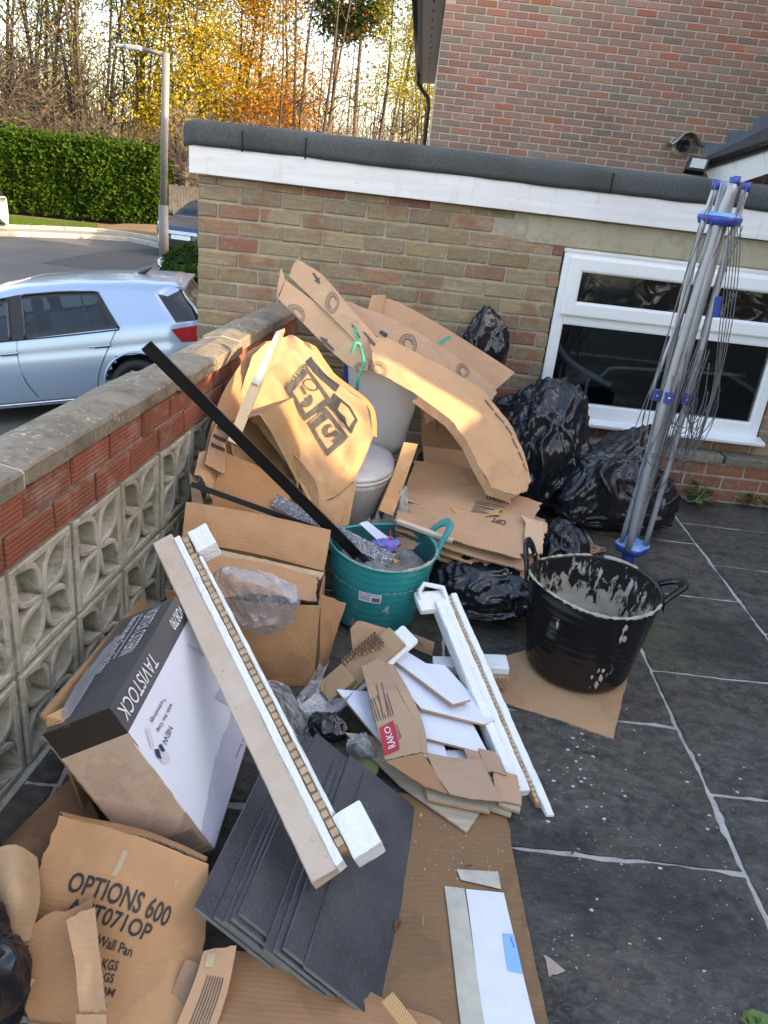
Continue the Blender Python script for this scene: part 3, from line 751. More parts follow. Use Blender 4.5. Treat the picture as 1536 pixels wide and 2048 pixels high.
def mk_eps():
    t = NT('polystyrene'); v = t.voro(120)
    c = t.mix(t.ramp(t.noise(9, None, 4), [(0.4, 0), (0.75, 0.4)]), (0.83, 0.83, 0.82), (0.70, 0.68, 0.63))
    c = t.mix(t.ramp(t.noise(22, None, 5, .7), [(.62, 0), (.74, .5)]), c, (0.42, 0.38, 0.31)); c = t.mix(t.ramp(v, [(.5, 0), (.75, .10)]), c, (0.55, 0.54, 0.52))
    M['polystyrene'] = t.fin(c, 0.75, t.bump(v, 0.6, 0.003), 0.3)
mk_eps()
def mk_epsb():
    t = NT('eps_board'); c = t.mix(t.ramp(t.noise(7, None, 6, .7), [(.35, 0), (.7, 1)]), (0.52, 0.40, 0.30), (0.64, 0.52, 0.41))
    c = t.mix(t.ramp(t.noise(60, None, 3, .6), [(.66, 0), (.70, .5)]), c, (0.30, 0.21, 0.15)); c = t.mix(t.ramp(t.noise(2.5, None, 4), [(.52, 0), (.7, .35)]), c, (0.40, 0.31, 0.24))
    M['eps_board'] = t.fin(c, .75, t.bump(t.noise(80, None, 4), .25, .003))
mk_epsb()
simple('honeycomb', (0.34, 0.20, 0.11), 0.85, 0.25, 40, 0.3, 60)
def mk_slatetile():
    t = NT('slate_tile'); f = t.noise(4, None, 6, 0.65); sp = t.noise(150, None, 4, 0.7)
    c = t.mix(t.ramp(f, [(0.3, 0), (0.7, 1)]), (0.030, 0.032, 0.036), (0.085, 0.088, 0.094))
    c = t.mix(t.ramp(sp, [(0.55, 0), (0.72, 0.5)]), c, (0.19, 0.195, 0.20))
    c = t.mix(t.ramp(t.noise(2.3, None, 3), [(0.56, 0), (0.62, 0.25)]), c, (0.07, 0.08, 0.09))
    M['slate_tile'] = t.fin(c, t.ramp(f, [(0.3, 0.42), (0.7, 0.62)]), t.bump(t.math('ADD', sp, f), 0.3, 0.004), 0.45)
mk_slatetile()
simple('slate_edge', (0.17, 0.17, 0.165), 0.7, 0.25, 30, 0.3, 80)
simple('tile_glaze', (0.68, 0.70, 0.76), 0.18, 0.03, 6)
simple('tile_clay', (0.50, 0.27, 0.14), 0.8, 0.15, 30, 0.3, 80)
simple('box_dark', (0.085, 0.085, 0.09), 0.32, 0.12, 6)
simple('box_dark2', (0.03, 0.024, 0.02), 0.5, 0.15, 6)
simple('box_white', (0.70, 0.72, 0.78), 0.35, 0.03, 4)
simple('pic_blue', (0.42, 0.50, 0.62), 0.4, 0.05); simple('pic_pale', (0.58, 0.58, 0.60), 0.4, 0.04)
simple('pic_dark', (0.03, 0.04, 0.08), 0.4)
simple('ceramic', (0.72, 0.69, 0.66), 0.10, 0.02, 4)
simple('black_trim', (0.006, 0.006, 0.007), 0.45, 0.2, 12, spec=.25)
simple('pine', (0.62, 0.36, 0.16), 0.65, 0.15, 30)
def mk_pine():
    t = NT('pine_end'); w_ = t.wave(75, t.map(t.pos(), (1, 1, 1), (0.3, 0.2, 0.5)), 2.5, 2.2, 'X')
    M['pine_end'] = t.fin(t.mix(w_, (0.42, 0.20, 0.07), (0.68, 0.42, 0.19)), 0.6, t.bump(w_, 0.2, 0.002))
mk_pine()
def mk_ply():
    t = NT('plywood'); w_ = t.noise(1, t.map(t.pos(), (4, 60, 4), (0, 0, 0.5)), 4)
    M['plywood'] = t.fin(t.mix(t.ramp(w_, [(.3, 0), (.7, 1)]), (0.36, 0.29, 0.21), (0.52, 0.43, 0.32)), 0.7)
mk_ply()
def mk_bag():
    t = NT('bin_bag'); p = t.pos()
    def rid(scale, vec):
        x = t.n('ShaderNodeTexNoise', noise_type='RIDGED_MULTIFRACTAL'); t.l(vec, x.inputs['Vector']); x.inputs['Scale'].default_value = scale; x.inputs['Detail'].default_value = 3; x.inputs['Roughness'].default_value = .45; x.inputs['Distortion'].default_value = .35; return x.outputs[0]
    a = rid(10, t.map(p, (1.2, 1.2, .5), (.25, .15, 0))); b = rid(24, t.map(p, (.6, 1.1, 1.0), (.1, .5, .4)))
    h = t.math('ADD', a, t.math('MULTIPLY', b, .35))
    M['bin_bag'] = t.fin((0.011, 0.012, 0.016), t.ramp(t.noise(5), [(0.3, 0.17), (0.7, 0.27)]), t.bump(h, 0.7, 0.014), 0.6)
mk_bag()
def mk_film():
    t = NT('clear_film'); tr = t.n('ShaderNodeBsdfTransparent'); tr.inputs[0].default_value = (0.95, 0.955, 0.96, 1)
    gl = t.n('ShaderNodeBsdfGlossy'); gl.inputs[0].default_value = (0.92, 0.94, 0.96, 1); gl.inputs['Roughness'].default_value = 0.14
    df = t.n('ShaderNodeBsdfDiffuse'); df.inputs[0].default_value = (0.8, 0.8, 0.8, 1); md_ = t.n('ShaderNodeMixShader'); md_.inputs[0].default_value = .55
    t.l(gl.outputs[0], md_.inputs[1]); t.l(df.outputs[0], md_.inputs[2])
    nz = t.noise(26, None, 4, 0.65, 1.5); nb = t.bump(nz, 0.8, 0.015); t.l(nb, gl.inputs['Normal'])
    fr = t.n('ShaderNodeFresnel'); fr.inputs[0].default_value = 1.6; t.l(nb, fr.inputs['Normal'])
    fac = t.math('ADD', t.math('MULTIPLY', fr.outputs[0], .55), t.ramp(nz, [(0.52, 0.01), (0.62, 0.05), (0.68, 0.5)]), True)
    mx = t.n('ShaderNodeMixShader'); t.l(fac, mx.inputs[0]); t.l(tr.outputs[0], mx.inputs[1]); t.l(md_.outputs[0], mx.inputs[2])
    t.l(mx.outputs[0], t.out.inputs[0]); M['clear_film'] = t.m
mk_film()
def mk_mosaic():
    t = NT('mosaic'); u = t.uv()
    w1 = t.noise(1, t.map(u, (42, 42, 1)), 2, 0.5, 2.2)
    line = t.math('ABSOLUTE', t.math('SUBTRACT', w1, 0.5))
    c = t.mix(t.ramp(line, [(0.012, 1), (0.035, 0)]), t.mix(t.noise(160), (0.10, 0.105, 0.11), (0.17, 0.175, 0.18)), (0.6, 0.6, 0.6))
    M['mosaic'] = t.fin(c, 0.5, t.bump(line, 0.3, 0.003))
mk_mosaic()
CARD = [(0.40, 0.265, 0.155), (0.43, 0.285, 0.165), (0.37, 0.245, 0.15), (0.41, 0.28, 0.18), (0.45, 0.31, 0.19), (0.36, 0.25, 0.165)]

# ================================================================ sheets, print, bags
class Surf:
    def __init__(s, net, smooth=True, crumple=0.0, cs=6.0, seed=0, lift=0.0):
        s.net, s.smooth, s.cr, s.cs, s.seed = net, smooth, crumple, cs, seed
        s.nr, s.nc = len(net), len(net[0])
        s.lu = sum((net[0][i+1]-net[0][i]).length for i in range(s.nc-1)); s.lv = sum((net[i+1][0]-net[i][0]).length for i in range(s.nr-1))
    def _row(s, pts, t):
        m = len(pts)-1
        f = min(max(t, -0.05), 1.05)*m; k = min(max(int(math.floor(f)), 0), m-1); q = f-k
        if not s.smooth or m == 1: return pts[k].lerp(pts[k+1], q)
        p0 = pts[k-1] if k > 0 else 2*pts[0]-pts[1]; p3 = pts[k+2] if k+2 <= m else 2*pts[m]-pts[m-1]
        return cr(p0, pts[k], pts[k+1], p3, q)
    def base(s, u, v): return s._row([s._row(r, u) for r in s.net], v)
    def at(s, u, v):
        e = 0.01
        p = s.base(u, v)
        a = s.base(min(u+e, 1.04), v)-s.base(max(u-e, -.04), v); b = s.base(u, min(v+e, 1.04))-s.base(u, max(v-e, -.04))
        n = b.cross(a)
        n = n.normalized() if n.length > 1e-9 else V((0, 0, 1))
        if n.dot(CAMLOC-p) < 0: n = -n
        if s.cr:
            q = V((u*s.lu, v*s.lv, s.seed*3.7))
            d = s.cr*(noise.noise(q*s.cs) + 0.5*(abs(noise.noise(q*s.cs*2.3))*2-0.6) + 0.25*noise.noise(q*s.cs*5.1))
            p = p + n*d
        return p, n
def sheet(name, net, col=None, mat='card', parent=None, th=0.004, res=None, smooth=True, crumple=0.0015, cs=6.0, seed=0, jag=0.0, jags=None, hole=None):
    """a board or paper with real thickness over a net of points (rows x cols); n points to the viewer's side"""
    sf = Surf(net, smooth, crumple, cs, seed)
    if res is None: res = (max(6, min(40, int(sf.lu/0.018))), max(6, min(40, int(sf.lv/0.018))))
    nu, nv = res
    r = random.Random(seed+11); top, bot, uvs = [], [], []
    jj = jags or (jag, jag, jag, jag)     # left, right, first row, last row
    for j in range(nv+1):
        for i in range(nu+1):
            u, v = i/nu, j/nv
            jl = lambda a, k: a*(abs(noise.noise(V((k*9.3+seed, a*40, 1))))*1.6 + 0.5*abs(noise.noise(V((k*31+seed, 2, 1)))))
            if i == 0 and jj[0]: u += jl(jj[0], v)
            if i == nu and jj[1]: u -= jl(jj[1], v+3)
            if j == 0 and jj[2]: v += jl(jj[2], u+5)
            if j == nv and jj[3]: v -= jl(jj[3], u+7)
            p, n = sf.at(u, v); top.append(p); bot.append(p-n*th); uvs.append((u*sf.lu, v*sf.lv))
    fs = []; N = (nu+1)*(nv+1); mi = []
    for j in range(nv):
        for i in range(nu):
            a = j*(nu+1)+i; fs.append((a, a+nu+1, a+nu+2, a+1)); mi.append(0)
            fs.append((N+a, N+a+1, N+a+nu+2, N+a+nu+1)); mi.append(0)
    rim = [i for i in range(nu+1)]+[j*(nu+1)+nu for j in range(1, nv+1)]+[nv*(nu+1)+i for i in range(nu-1, -1, -1)]+[j*(nu+1) for j in range(nv-1, 0, -1)]
    L = len(rim)
    b = 2*N; vs = top+bot+[top[k] for k in rim]+[bot[k] for k in rim]; uvs = uvs+uvs+[uvs[k] for k in rim]*2
    for k in range(L): fs.append((b+k, b+(k+1) % L, b+L+(k+1) % L, b+L+k)); mi.append(1 if mat.startswith('card') else 0)
    ms = [M[mat], M['card_edge']] if mat.startswith('card') else M[mat]
    o = mobj(name, vs, fs, ms, parent, True, uvs, mi)
    cc = col or rnd.choice(CARD); o.color = (min(.60, cc[0]*1.22), cc[1]*1.02, cc[2]*.90, 1)
    me = o.data
    for i, p in enumerate(me.polygons):
        if mi[i] == 1: p.use_smooth = False
    return o, sf
def NY(*rows): return [[W(*p) for p in r] for r in rows]
def NZ(*rows): return [[G(*p) for p in r] for r in rows]
_tc = {}; _txt = set()
def proj(p):
    d = p-CAMLOC; z = d.dot(FW); return (768+F_PX*d.dot(CR)/z, 1024-F_PX*d.dot(CU)/z)
def unmirror(sf, quad):
    a, b, c = [proj(sf.base(*q)) for q in (quad[0], quad[1], quad[3])]
    cr_z = (b[0]-a[0])*(c[1]-a[1])-(b[1]-a[1])*(c[0]-a[0])
    return quad if cr_z < 0 else [quad[3], quad[2], quad[1], quad[0]]
def text_mesh(txt, bold=0.0):
    k = (txt, bold)
    if k in _tc: return _tc[k]
    cu = bpy.data.curves.new('txt', 'FONT'); cu.body = txt; cu.offset = bold; cu.resolution_u = 3
    ob = bpy.data.objects.new('txt', cu); COL.objects.link(ob)
    dg = bpy.context.evaluated_depsgraph_get(); me = bpy.data.meshes.new_from_object(ob.evaluated_get(dg))
    bpy.data.objects.remove(ob)
    bm = bmesh.new(); bm.from_mesh(me); bmesh.ops.triangulate(bm, faces=bm.faces[:])
    xs = [v.co.x for v in bm.verts]; ys = [v.co.y for v in bm.verts]
    x0, x1, y0, y1 = min(xs), max(xs), min(ys), max(ys)
    for _ in range(2):
        es = [e for e in bm.edges if e.calc_length() > 0.28]
        if es: bmesh.ops.subdivide_edges(bm, edges=es, cuts=1)
        bmesh.ops.triangulate(bm, faces=bm.faces[:])
    vv = [((v.co.x-x0)/(x1-x0), (v.co.y-y0)/(y1-y0)) for v in bm.verts]; bm.verts.index_update()
    ff = [tuple(v.index for v in f.verts) for f in bm.faces]; bm.free(); bpy.data.meshes.remove(me)
    _tc[k] = (vv, ff); _txt.add(id(vv)); return _tc[k]
def quad_grid(n=6):
    vv = [(i/n, j/n) for j in range(n+1) for i in range(n+1)]
    return vv, [(j*(n+1)+i, j*(n+1)+i+1, (j+1)*(n+1)+i+1, (j+1)*(n+1)+i) for j in range(n) for i in range(n)]
def poly2(pts, n=None):
    return pts, [tuple(range(len(pts)))]
def arc_ring(r0, r1, a0, a1, n=20, c=(0.5, 0.5)):
    vv = [(c[0]+math.cos(a0+(a1-a0)*k/n)*r, c[1]+math.sin(a0+(a1-a0)*k/n)*r) for k in range(n+1) for r in (r0, r1)]
    return vv, [(2*k, 2*k+1, 2*k+3, 2*k+2) for k in range(n)]
def press(name, sf, quad, shape, mat, parent, lift=0.0012):
    """flat print: shape in the unit square laid on surface sf inside uv quad (bl, br, tr, tl)"""
    if id(shape[0]) in _txt: quad = unmirror(sf, quad)
    bl, br, tr, tl = [V((*q, 0)) for q in quad]
    vv, ff = shape; out = []
    for x, y in vv:
        q = bl.lerp(br, x).lerp(tl.lerp(tr, x), y); p, n = sf.at(q.x, q.y); out.append(p+n*lift)
    return mobj(name, out, ff, M[mat], parent)
def press_many(name, sf, items, mat, parent, lift=0.0012):
    B = MB()
    for quad, shape in items:
        if id(shape[0]) in _txt: quad = unmirror(sf, quad)
        bl, br, tr, tl = [V((*q, 0)) for q in quad]; vv, ff = shape; out = []
        for x, y in vv:
            q = bl.lerp(br, x).lerp(tl.lerp(tr, x), y); p, n = sf.at(q.x, q.y); out.append(p+n*lift)
        B.add(out, ff)
    return B.build(name, M[mat], parent)
def flat(o, u, v): # planar surface from corner and two edge vectors
    return Surf([[V(o), V(o)+V(u)], [V(o)+V(v), V(o)+V(u)+V(v)]], False)
def rq(u0, v0, u1, v1): return [(u0, v0), (u1, v0), (u1, v1), (u0, v1)]
def uvpx(sf, px, py):
    """uv on a surface where the line of sight through a picture point meets it"""
    d = ray(px, py).normalized(); best = (9, .5, .5)
    def err(u, v):
        p = sf.base(u, v)-CAMLOC; return (p-d*p.dot(d)).length
    u = v = 0.5; st = 0.5
    for i in range(11):
        for j in range(11):
            e = err(i/10, j/10)
            if e < best[0]: best = (e, i/10, j/10)
    st = 0.05
    while st > 0.0005:
        e0, u, v = best
        for du, dv in ((st, 0), (-st, 0), (0, st), (0, -st), (st, st), (-st, -st), (st, -st), (-st, st)):
            e = err(u+du, v+dv)
            if e < best[0]: best = (e, u+du, v+dv)
        if best[0] == e0: st /= 2
    return (best[1], best[2])
def UQ(sf, *pts): return [uvpx(sf, *p) for p in pts]
def bag(name, label, c, rx, ry, h, seed, neck=0.25, tilt=(0, 0), tie=None, group=None, fold=1.0, sub=6, rot=0, ears=()):
    """a stuffed plastic bag: sagging ball of flat facets with sharp stretched creases; ears = pulled-out corners"""
    bm = bmesh.new(); bmesh.ops.create_icosphere(bm, subdivisions=sub, radius=1.0)
    c = V(c); so = seed*11.3; EV = [(V(e[:3]).normalized(), e[3]) for e in ears]
    for v in bm.verts:
        d = v.co.normalized(); tt = (d.z+1)/2
        q = V((d.x, d.y, d.z*.75))+V((so, so*.7, -so))
        wq = q+V((noise.noise(q*2.1), noise.noise(q*2.1+V((5, 1, 2))), noise.noise(q*2.1+V((1, 7, 3)))))*.22
        ds, pp = noise.voronoi(wq*1.5); d2, _ = noise.voronoi(wq*3.1+V((3, 1, 2))); d3, _ = noise.voronoi(V((wq.x, wq.y, wq.z*.6))*6.5)
        big = noise.noise(q*1.3)*.22
        k = 1+big+fold*(.15*(ds[0]-.45)+.09*max(0, 1-(ds[1]-ds[0])*3.2)+.05*max(0, 1-(d2[1]-d2[0])*3.4)+.022*max(0, 1-(d3[1]-d3[0])*3.2)-.03)
        flat_ = 1.0 if d.z > -.25 else 1.0
        sx = math.copysign(abs(d.x)**.85, d.x); sy = math.copysign(abs(d.y)**.85, d.y)
        wid = 1-.30*max(0, d.z)**1.5
        p = V((sx*rx*k*wid, sy*ry*k*wid, 0)); z = (math.copysign(abs(d.z)**.8, d.z)+1)/2*h*(1+.5*(k-1))
        for ev, am in EV:
            w_ = max(0, d.dot(ev)-.55)/.45
            if w_ > 0: pl_ = .75+.5*abs(noise.noise(d*9+V((so, 0, 0)))); e = ev*am*(w_**2.2)*pl_; p += V((e.x, e.y, 0)); z += e.z
        ca, sa = math.cos(rot), math.sin(rot)
        v.co = c+V((p.x*ca-p.y*sa+tilt[0]*tt*tt*h, p.x*sa+p.y*ca+tilt[1]*tt*tt*h, max(.004, z)))
    o = bobj(name, bm, M['bin_bag'], None, True)
    return tag(o, label, 'bag', group)

# ================================================================ THE RUBBISH, from the ground up
# --- big cardboard on the paving
o, sf = sheet('cardboard_sheet', NZ([(585, 1590, .012), (800, 1585, .012), (1008, 1590, .010)], [(520, 1800, .012), (800, 1795, .016), (1046, 1800, .012)], [(440, 2080, .012), (780, 2090, .03), (1108, 2090, .010)], [(380, 2330, .012), (760, 2330, .02), (1180, 2330, .010)]),
              (0.215, 0.14, 0.078), 'card_wet', None, 0.006, None, True, 0.004, 3.5, 3, 0.006)
tag(o, 'large stained brown cardboard sheet lying flat on the paving with taped white label', 'cardboard')
press('paper_label', sf, UQ(sf, (971, 2080), (1078, 2080), (1007, 1787), (931, 1781)), quad_grid(8), 'label_white', o, 0.004)
press('tape', sf, UQ(sf, (925, 2080), (973, 2080), (928, 1781), (888, 1776)), quad_grid(8), 'tape_pale', o, 0.0055)
press('tape', sf, UQ(sf, (921, 1763), (1002, 1780), (996, 1745), (913, 1741)), quad_grid(5), 'tape_pale', o, 0.0045)
press('sticker', sf, UQ(sf, (1014, 1944), (1044, 1950), (1027, 1872), (1004, 1870)), quad_grid(4), 'label_blue', o, 0.006)
press('lettering', sf, UQ(sf, (1021, 1878), (1028, 1900), (1024, 1900), (1018, 1878)), text_mesh('egano'), 'ink', o, 0.0075)
o, sf = sheet('cardboard_sheet', NZ([(990, 1318, .006), (1100, 1285, .006), (1262, 1330, .006)], [(1002, 1405, .006), (1120, 1440, .006), (1228, 1480, .006)]), (0.42, 0.29, 0.18), 'card', None, 0.005, None, False, 0.002, 5, 5, 0.012)
tag(o, 'tan cardboard offcut spattered with plaster lying under the black tub', 'cardboard')
o, sf = sheet('cardboard_sheet', NZ([(470, 1900, .05), (600, 1915, .07), (760, 2000, .04)], [(440, 2010, .03), (600, 2030, .05), (900, 2060, .03)], [(400, 2200, .03), (600, 2200, .05), (860, 2200, .03)]), (0.33, 0.20, 0.11), 'card_wet', None, 0.005, None, True, 0.012, 4, 8, 0.02)
tag(o, 'crumpled wet brown cardboard poking out under the slate tiles', 'cardboard')
o, sf = sheet('paper_scrap', NZ([(1085, 1905, .004), (1100, 1915, .005)], [(1098, 1955, .004), (1134, 1942, .006)]), (0.36, 0.33, 0.30), 'card', None, 0.001, (8, 8), True, 0.002, 20, 3, 0.12)
tag(o, 'small torn grey paper scrap at the edge of the floor cardboard', 'paper')

# --- slate tiles, fanned out and leaning to the left
import numpy as np
def para(pts, zmin):
    r = [np.array(ray(*q))/F_PX for q in pts]
    A = np.stack([r[0], -r[1], r[2], -r[3]], 1); t = np.linalg.svd(A)[2][-1]; t = t/t[0]
    P = [t[i]*r[i] for i in range(4)]; k = (zmin-EYE)/min(p[2] for p in P)
    return [CAMLOC+V(p*k) for p in P]
TP = para([(705, 1512), (830, 1612), (745, 2032), (572, 1902)], 0.012)
e1 = ((TP[1]-TP[2])+(TP[0]-TP[3])).normalized(); e2 = (TP[2]-TP[3]); e2 = (e2-e1*e2.dot(e1)).normalized(); tn = e2.cross(e1).normalized()
if tn.z < 0: tn = -tn
TLEN = ((TP[1]-TP[2]).length)
def slate(k, left_px, width, drop, slide=0.0):
    p0 = TP[3]-tn*drop
    c = PLN(*left_px, p0, tn)
    s = (c-p0).dot(e1); L = TLEN
    mw = frame(c+e1*slide, e1, -e2)
    bm = bmesh.new(); add_box(bm, (0, -width, -0.0115), (L, 0, 0), mw, 0.0015)
    o = bobj('slate_tile', bm, [M['slate_tile'], M['slate_edge']], None)
    for p in o.data.polygons:
        if abs(p.normal.dot(tn)) < 0.5: p.material_index = 1
    return o
spec = [((391, 1812), .30, .098, 'lowest'), ((431, 1832), .30, .086, ''), ((451, 1838), .30, .075, ''), ((466, 1832), .30, .063, ''), ((480, 1826), .30, .051, ''),
        ((531, 1896), .28, .039, ''), ((549, 1903), .26, .027, ''), ((570, 1893), .25, .012, ''), ((612, 1930), 0.205, .0, 'top')]
for i, (px, wd, dr, w_) in enumerate(spec):
    o = slate(i, px, wd, dr, rnd.uniform(-.006, .006))
    if w_ == 'top': tag(o, 'uppermost dark slate tile of the fanned stack, one whole face showing', 'tile', 'slate tiles')
    elif w_ == 'lowest': tag(o, 'lowest dark slate tile of the fanned stack, against the white cistern box', 'tile', 'slate tiles')
    else: tag(o, 'dark slate tile, %s of the fanned stack, only its edge strip showing' % ('', 'second from the bottom', 'third from the bottom', 'fourth from the bottom', 'in the middle', 'fourth from the top', 'third from the top', 'second from the top')[i], 'tile', 'slate tiles')

# --- cistern box (long side along the wall, tipped on its edge)
bO = V((-0.532, 1.306, 0.472)); bU = V((0, 1, 0)); bV = V((0.522, 0.01, -0.853)).normalized(); bW = V((-0.853, -0.006, -0.523)).normalized()
LU, LV, LW = 0.475, 0.436, 0.174
cb = thing('cistern_box', 'printed cistern carton, white front with charcoal bands, tipped against the screen wall', 'box', bO+bV*LV)
def face(name, o, u, v, mat, parent=cb, th=0.004, col=None, crumple=0.0002, sd=1, u2=None):
    net = [[o, o+u*.5, o+u], [o+v*.5, o+u*.5+v*.5, o+u+v*.5], [o+v, o+u*.5+v, o+u+v]]
    ob, s = sheet(name, net, col or (0.52, 0.40, 0.28), mat, parent, th, (14, 14), True, crumple, 5, sd); return ob, s
BD = 0.072   # depth of the dark band
f1, s1 = face('front_panel', bO+bV*BD, bU*LU, bV*(LV-BD), 'box_white')
f2, s2 = face('front_band', bO, bU*LU, bV*BD, 'box_dark', sd=2)
f3, s3 = face('top_panel', bO+bW*LW, bU*LU, -bW*LW, 'box_dark', sd=3)
f4, s4 = face('end_panel', bO+bV*BD+bW*LW, -bW*LW, bV*(LV-BD), 'card', col=(0.47, 0.40, 0.33), sd=4)
f5, s5 = face('end_band', bO+bW*LW, -bW*LW, bV*BD, 'box_dark2', sd=5)
face('back_panel', bO+bW*LW, bU*LU, bV*LV, 'card', sd=6); face('bottom_panel', bO+bV*LV, bU*LU, bW*LW, 'card', sd=7); face('far_panel', bO+bU*LU, bW*LW, bV*LV, 'card', sd=8)
# print. front band reads from the near corner: text upside down for us, so laid from far to near
def T(name, sf, txt, uu0, vv0, uu1, vv1, mat, par, bold=0.0, flip=False): return press(name, sf, [(uu0, vv0), (uu1, vv0), (uu1, vv1), (uu0, vv1)], text_mesh(txt, bold), mat, par, 0.0022)
T('lettering', s2, 'TAVISTOCK', 0.50, 0.22, 0.035, 0.78, 'ink_white', f2)
T('lettering', s2, 'VOR790', 0.985, 0.26, 0.80, 0.72, 'ink_white', f2, 0.01)
T('lettering', s3, 'VORTEX CISTERN', 0.95, 0.55, 0.50, 0.80, 'ink_white', f3)
T('lettering', s3, 'Bottom Inlet with Chrome Flush Button', 0.95, 0.28, 0.40, 0.42, 'ink_white', f3, 0.01)
press('lettering', s3, rq(.50, .46, .95, .475), quad_grid(4), 'ink_white', f3, .0022)
T('lettering', s1, 'with Air Gap', 0.44, 0.09, 0.19, 0.02+.0, 'ink', f1) if False else None
def Tpx(sf, txt, pts, mat, par, bold=0.0, lift=0.0022): return press('lettering', sf, UQ(sf, *pts), text_mesh(txt, bold), mat, par, lift)
Tpx(s1, 'Technology', [(332, 1399), (306, 1447), (296, 1443), (322, 1395)], 'ink', f1)
Tpx(s1, 'with Air Gap', [(347, 1410), (318, 1466), (309, 1461), (337, 1405)], 'ink', f1)
Tpx(s1, 'NEW', [(345, 1457), (331, 1491), (321, 1486), (336, 1452)], 'ink', f1)
Tpx(s1, 'CISTERN', [(528, 1440), (496, 1514), (487, 1508), (520, 1434)], 'ink', f1, .01)
Tpx(s1, 'Chrome Flush Button', [(508, 1432), (473, 1518), (469, 1515), (503, 1430)], 'ink_faded', f1)
# picture of a flush valve and of the cistern
press('printed_picture', s1, UQ(s1, (316, 1520), (333, 1530), (340, 1512), (322, 1500)), arc_ring(0, .6, 0, 6.283, 14), 'pic_pale', f1, .002)
press('printed_picture', s1, UQ(s1, (312, 1515), (322, 1519), (316, 1498), (307, 1499)), quad_grid(2), 'pic_dark', f1, .0026)
press('printed_picture', s1, UQ(s1, (322, 1505), (329, 1502), (321, 1488), (315, 1491)), quad_grid(2), 'pic_dark', f1, .0026)
press('printed_picture', s1, UQ(s1, (300, 1497), (308, 1495), (297, 1455), (289, 1458)), quad_grid(3), 'pic_pale', f1, .0024)
for q in ([(428, 1395), (470, 1420), (480, 1425), (445, 1365)], ):
    press('printed_picture', s1, UQ(s1, *q), quad_grid(4), 'pic_blue', f1, .002)
press('printed_picture', s1, UQ(s1, (372, 1292), (440, 1330), (442, 1326), (375, 1287)), quad_grid(4), 'pic_pale', f1, .002)
simple('wet_white', (0.50, 0.50, 0.60), 0.4, 0.06, 8)
wet = [(0, 0), (1, 0), (1, .62), (.93, .72), (.86, .74), (.78, .66), (.7, .64), (.62, .70), (.5, .66), (.42, .69), (.33, .62), (.25, .58), (.16, .50), (.08, .47), (0, .40)]
press('water_stain', s1, [(0, 1), (1, 1), (1, .62), (0, .62)], poly2(wet), 'wet_white', f1, .0016)
st = press('water_stain', s4, [(0, 1), (1, 1), (1, .66), (0, .66)], poly2([(0, 0), (1, 0), (1, 1), (.93, .92), (.85, .80), (.78, .70), (.62, .63), (.5, .68), (.42, .62), (.3, .70), (.2, .62), (.1, .66), (0, .6)]), 'card_edge', f4, .0016)
st.data.materials.clear(); simple('stain_tan', (0.36, 0.265, 0.185), 0.7, 0.1, 12); st.data.materials.append(M['stain_tan'])
lines = []
for i in range(9):
    a = .80+.016*i; lines.append((rq(0.30+.02*(i % 3)+(.12 if i in (2, 6) else 0), a, 0.93, a+.008), quad_grid(3)))
press_many('lettering', s4, lines, 'ink_faded', f4, .0024)
T('lettering', s4, 'VORTEX', 0.98, 0.958, 0.45, 0.985, 'ink', f4)
# torn flap of glossy film on top of the box
o, _ = sheet('film_strip', [[bO+bW*(LW-.02)+bU*.02+V((0, 0, .008)), bO+bW*(LW-.01)+bU*.20+V((0, 0, .012)), bO+bW*(LW-.03)+bU*.36+V((0, 0, .008))],
       [bO+bW*(LW-.06)+bU*.02+V((0, 0, .006)), bO+bW*(LW-.06)+bU*.20+V((0, 0, .016)), bO+bW*(LW-.05)+bU*.36+V((0, 0, .008))]], None, 'clear_film', None, 0.0006, (24, 8), True, 0.004, 20, 4)
tag(o, 'narrow strip of shiny packing film along the top edge of the cistern box', 'film')

# --- boards and sheets between the box and the wall
r0 = [W(84, 1428, 1.37), W(185, 1310, 1.62), W(288, 1190, 1.95)]
o, sf = sheet('cardboard_sheet', [r0, [p+V((.05, 0, -.14)) for p in r0], [V((p.x+.10, p.y, .012)) for p in r0]], (0.33, 0.225, 0.14), 'card', None, .006, None, True, .006, 4, 21)
tag(o, 'brown cardboard leaning on the screen blocks behind the cistern box', 'cardboard')
o, sf = sheet('cardboard_sheet', NY([(0, 1690, 1.30), (70, 1620, 1.36), (140, 1555, 1.45)], [(0, 1720, 1.22), (90, 1690, 1.26), (200, 1640, 1.36)], [(0, 1860, 1.12), (80, 1830, 1.14), (180, 1800, 1.2)]), (0.24, 0.16, 0.10), 'card_wet', None, .005, None, True, .008, 4, 22, .01)
tag(o, 'dark curled brown cardboard at the foot of the screen wall', 'cardboard')
o, sf = sheet('cardboard_sheet', NY([(-20, 1700, 1.12), (30, 1690, 1.14), (75, 1715, 1.16)], [(-20, 1790, 1.05), (30, 1780, 1.04), (80, 1800, 1.08)], [(-20, 1900, 1.02), (20, 1890, 1.0), (60, 1880, 1.02)]), (0.42, 0.33, 0.22), 'card', None, .004, None, True, .004, 4, 23)
tag(o, 'rolled tan card behind the printed wall pan carton', 'cardboard')
def block(name, label, ends, size, cat, m1='pine', m2='pine_end'):
    mw = frame(*ends); bm = bmesh.new(); add_box(bm, (0, -size[1]/2, -size[2]/2), (size[0], size[1]/2, size[2]/2), mw, 0.002)
    o = bobj(name, bm, [M[m1], M[m2]], None)
    ax = mw.to_3x3() @ V((1, 0, 0))
    for p in o.data.polygons:
        if abs(p.normal.dot(ax)) > 0.7: p.material_index = 1
    return tag(o, label, cat)
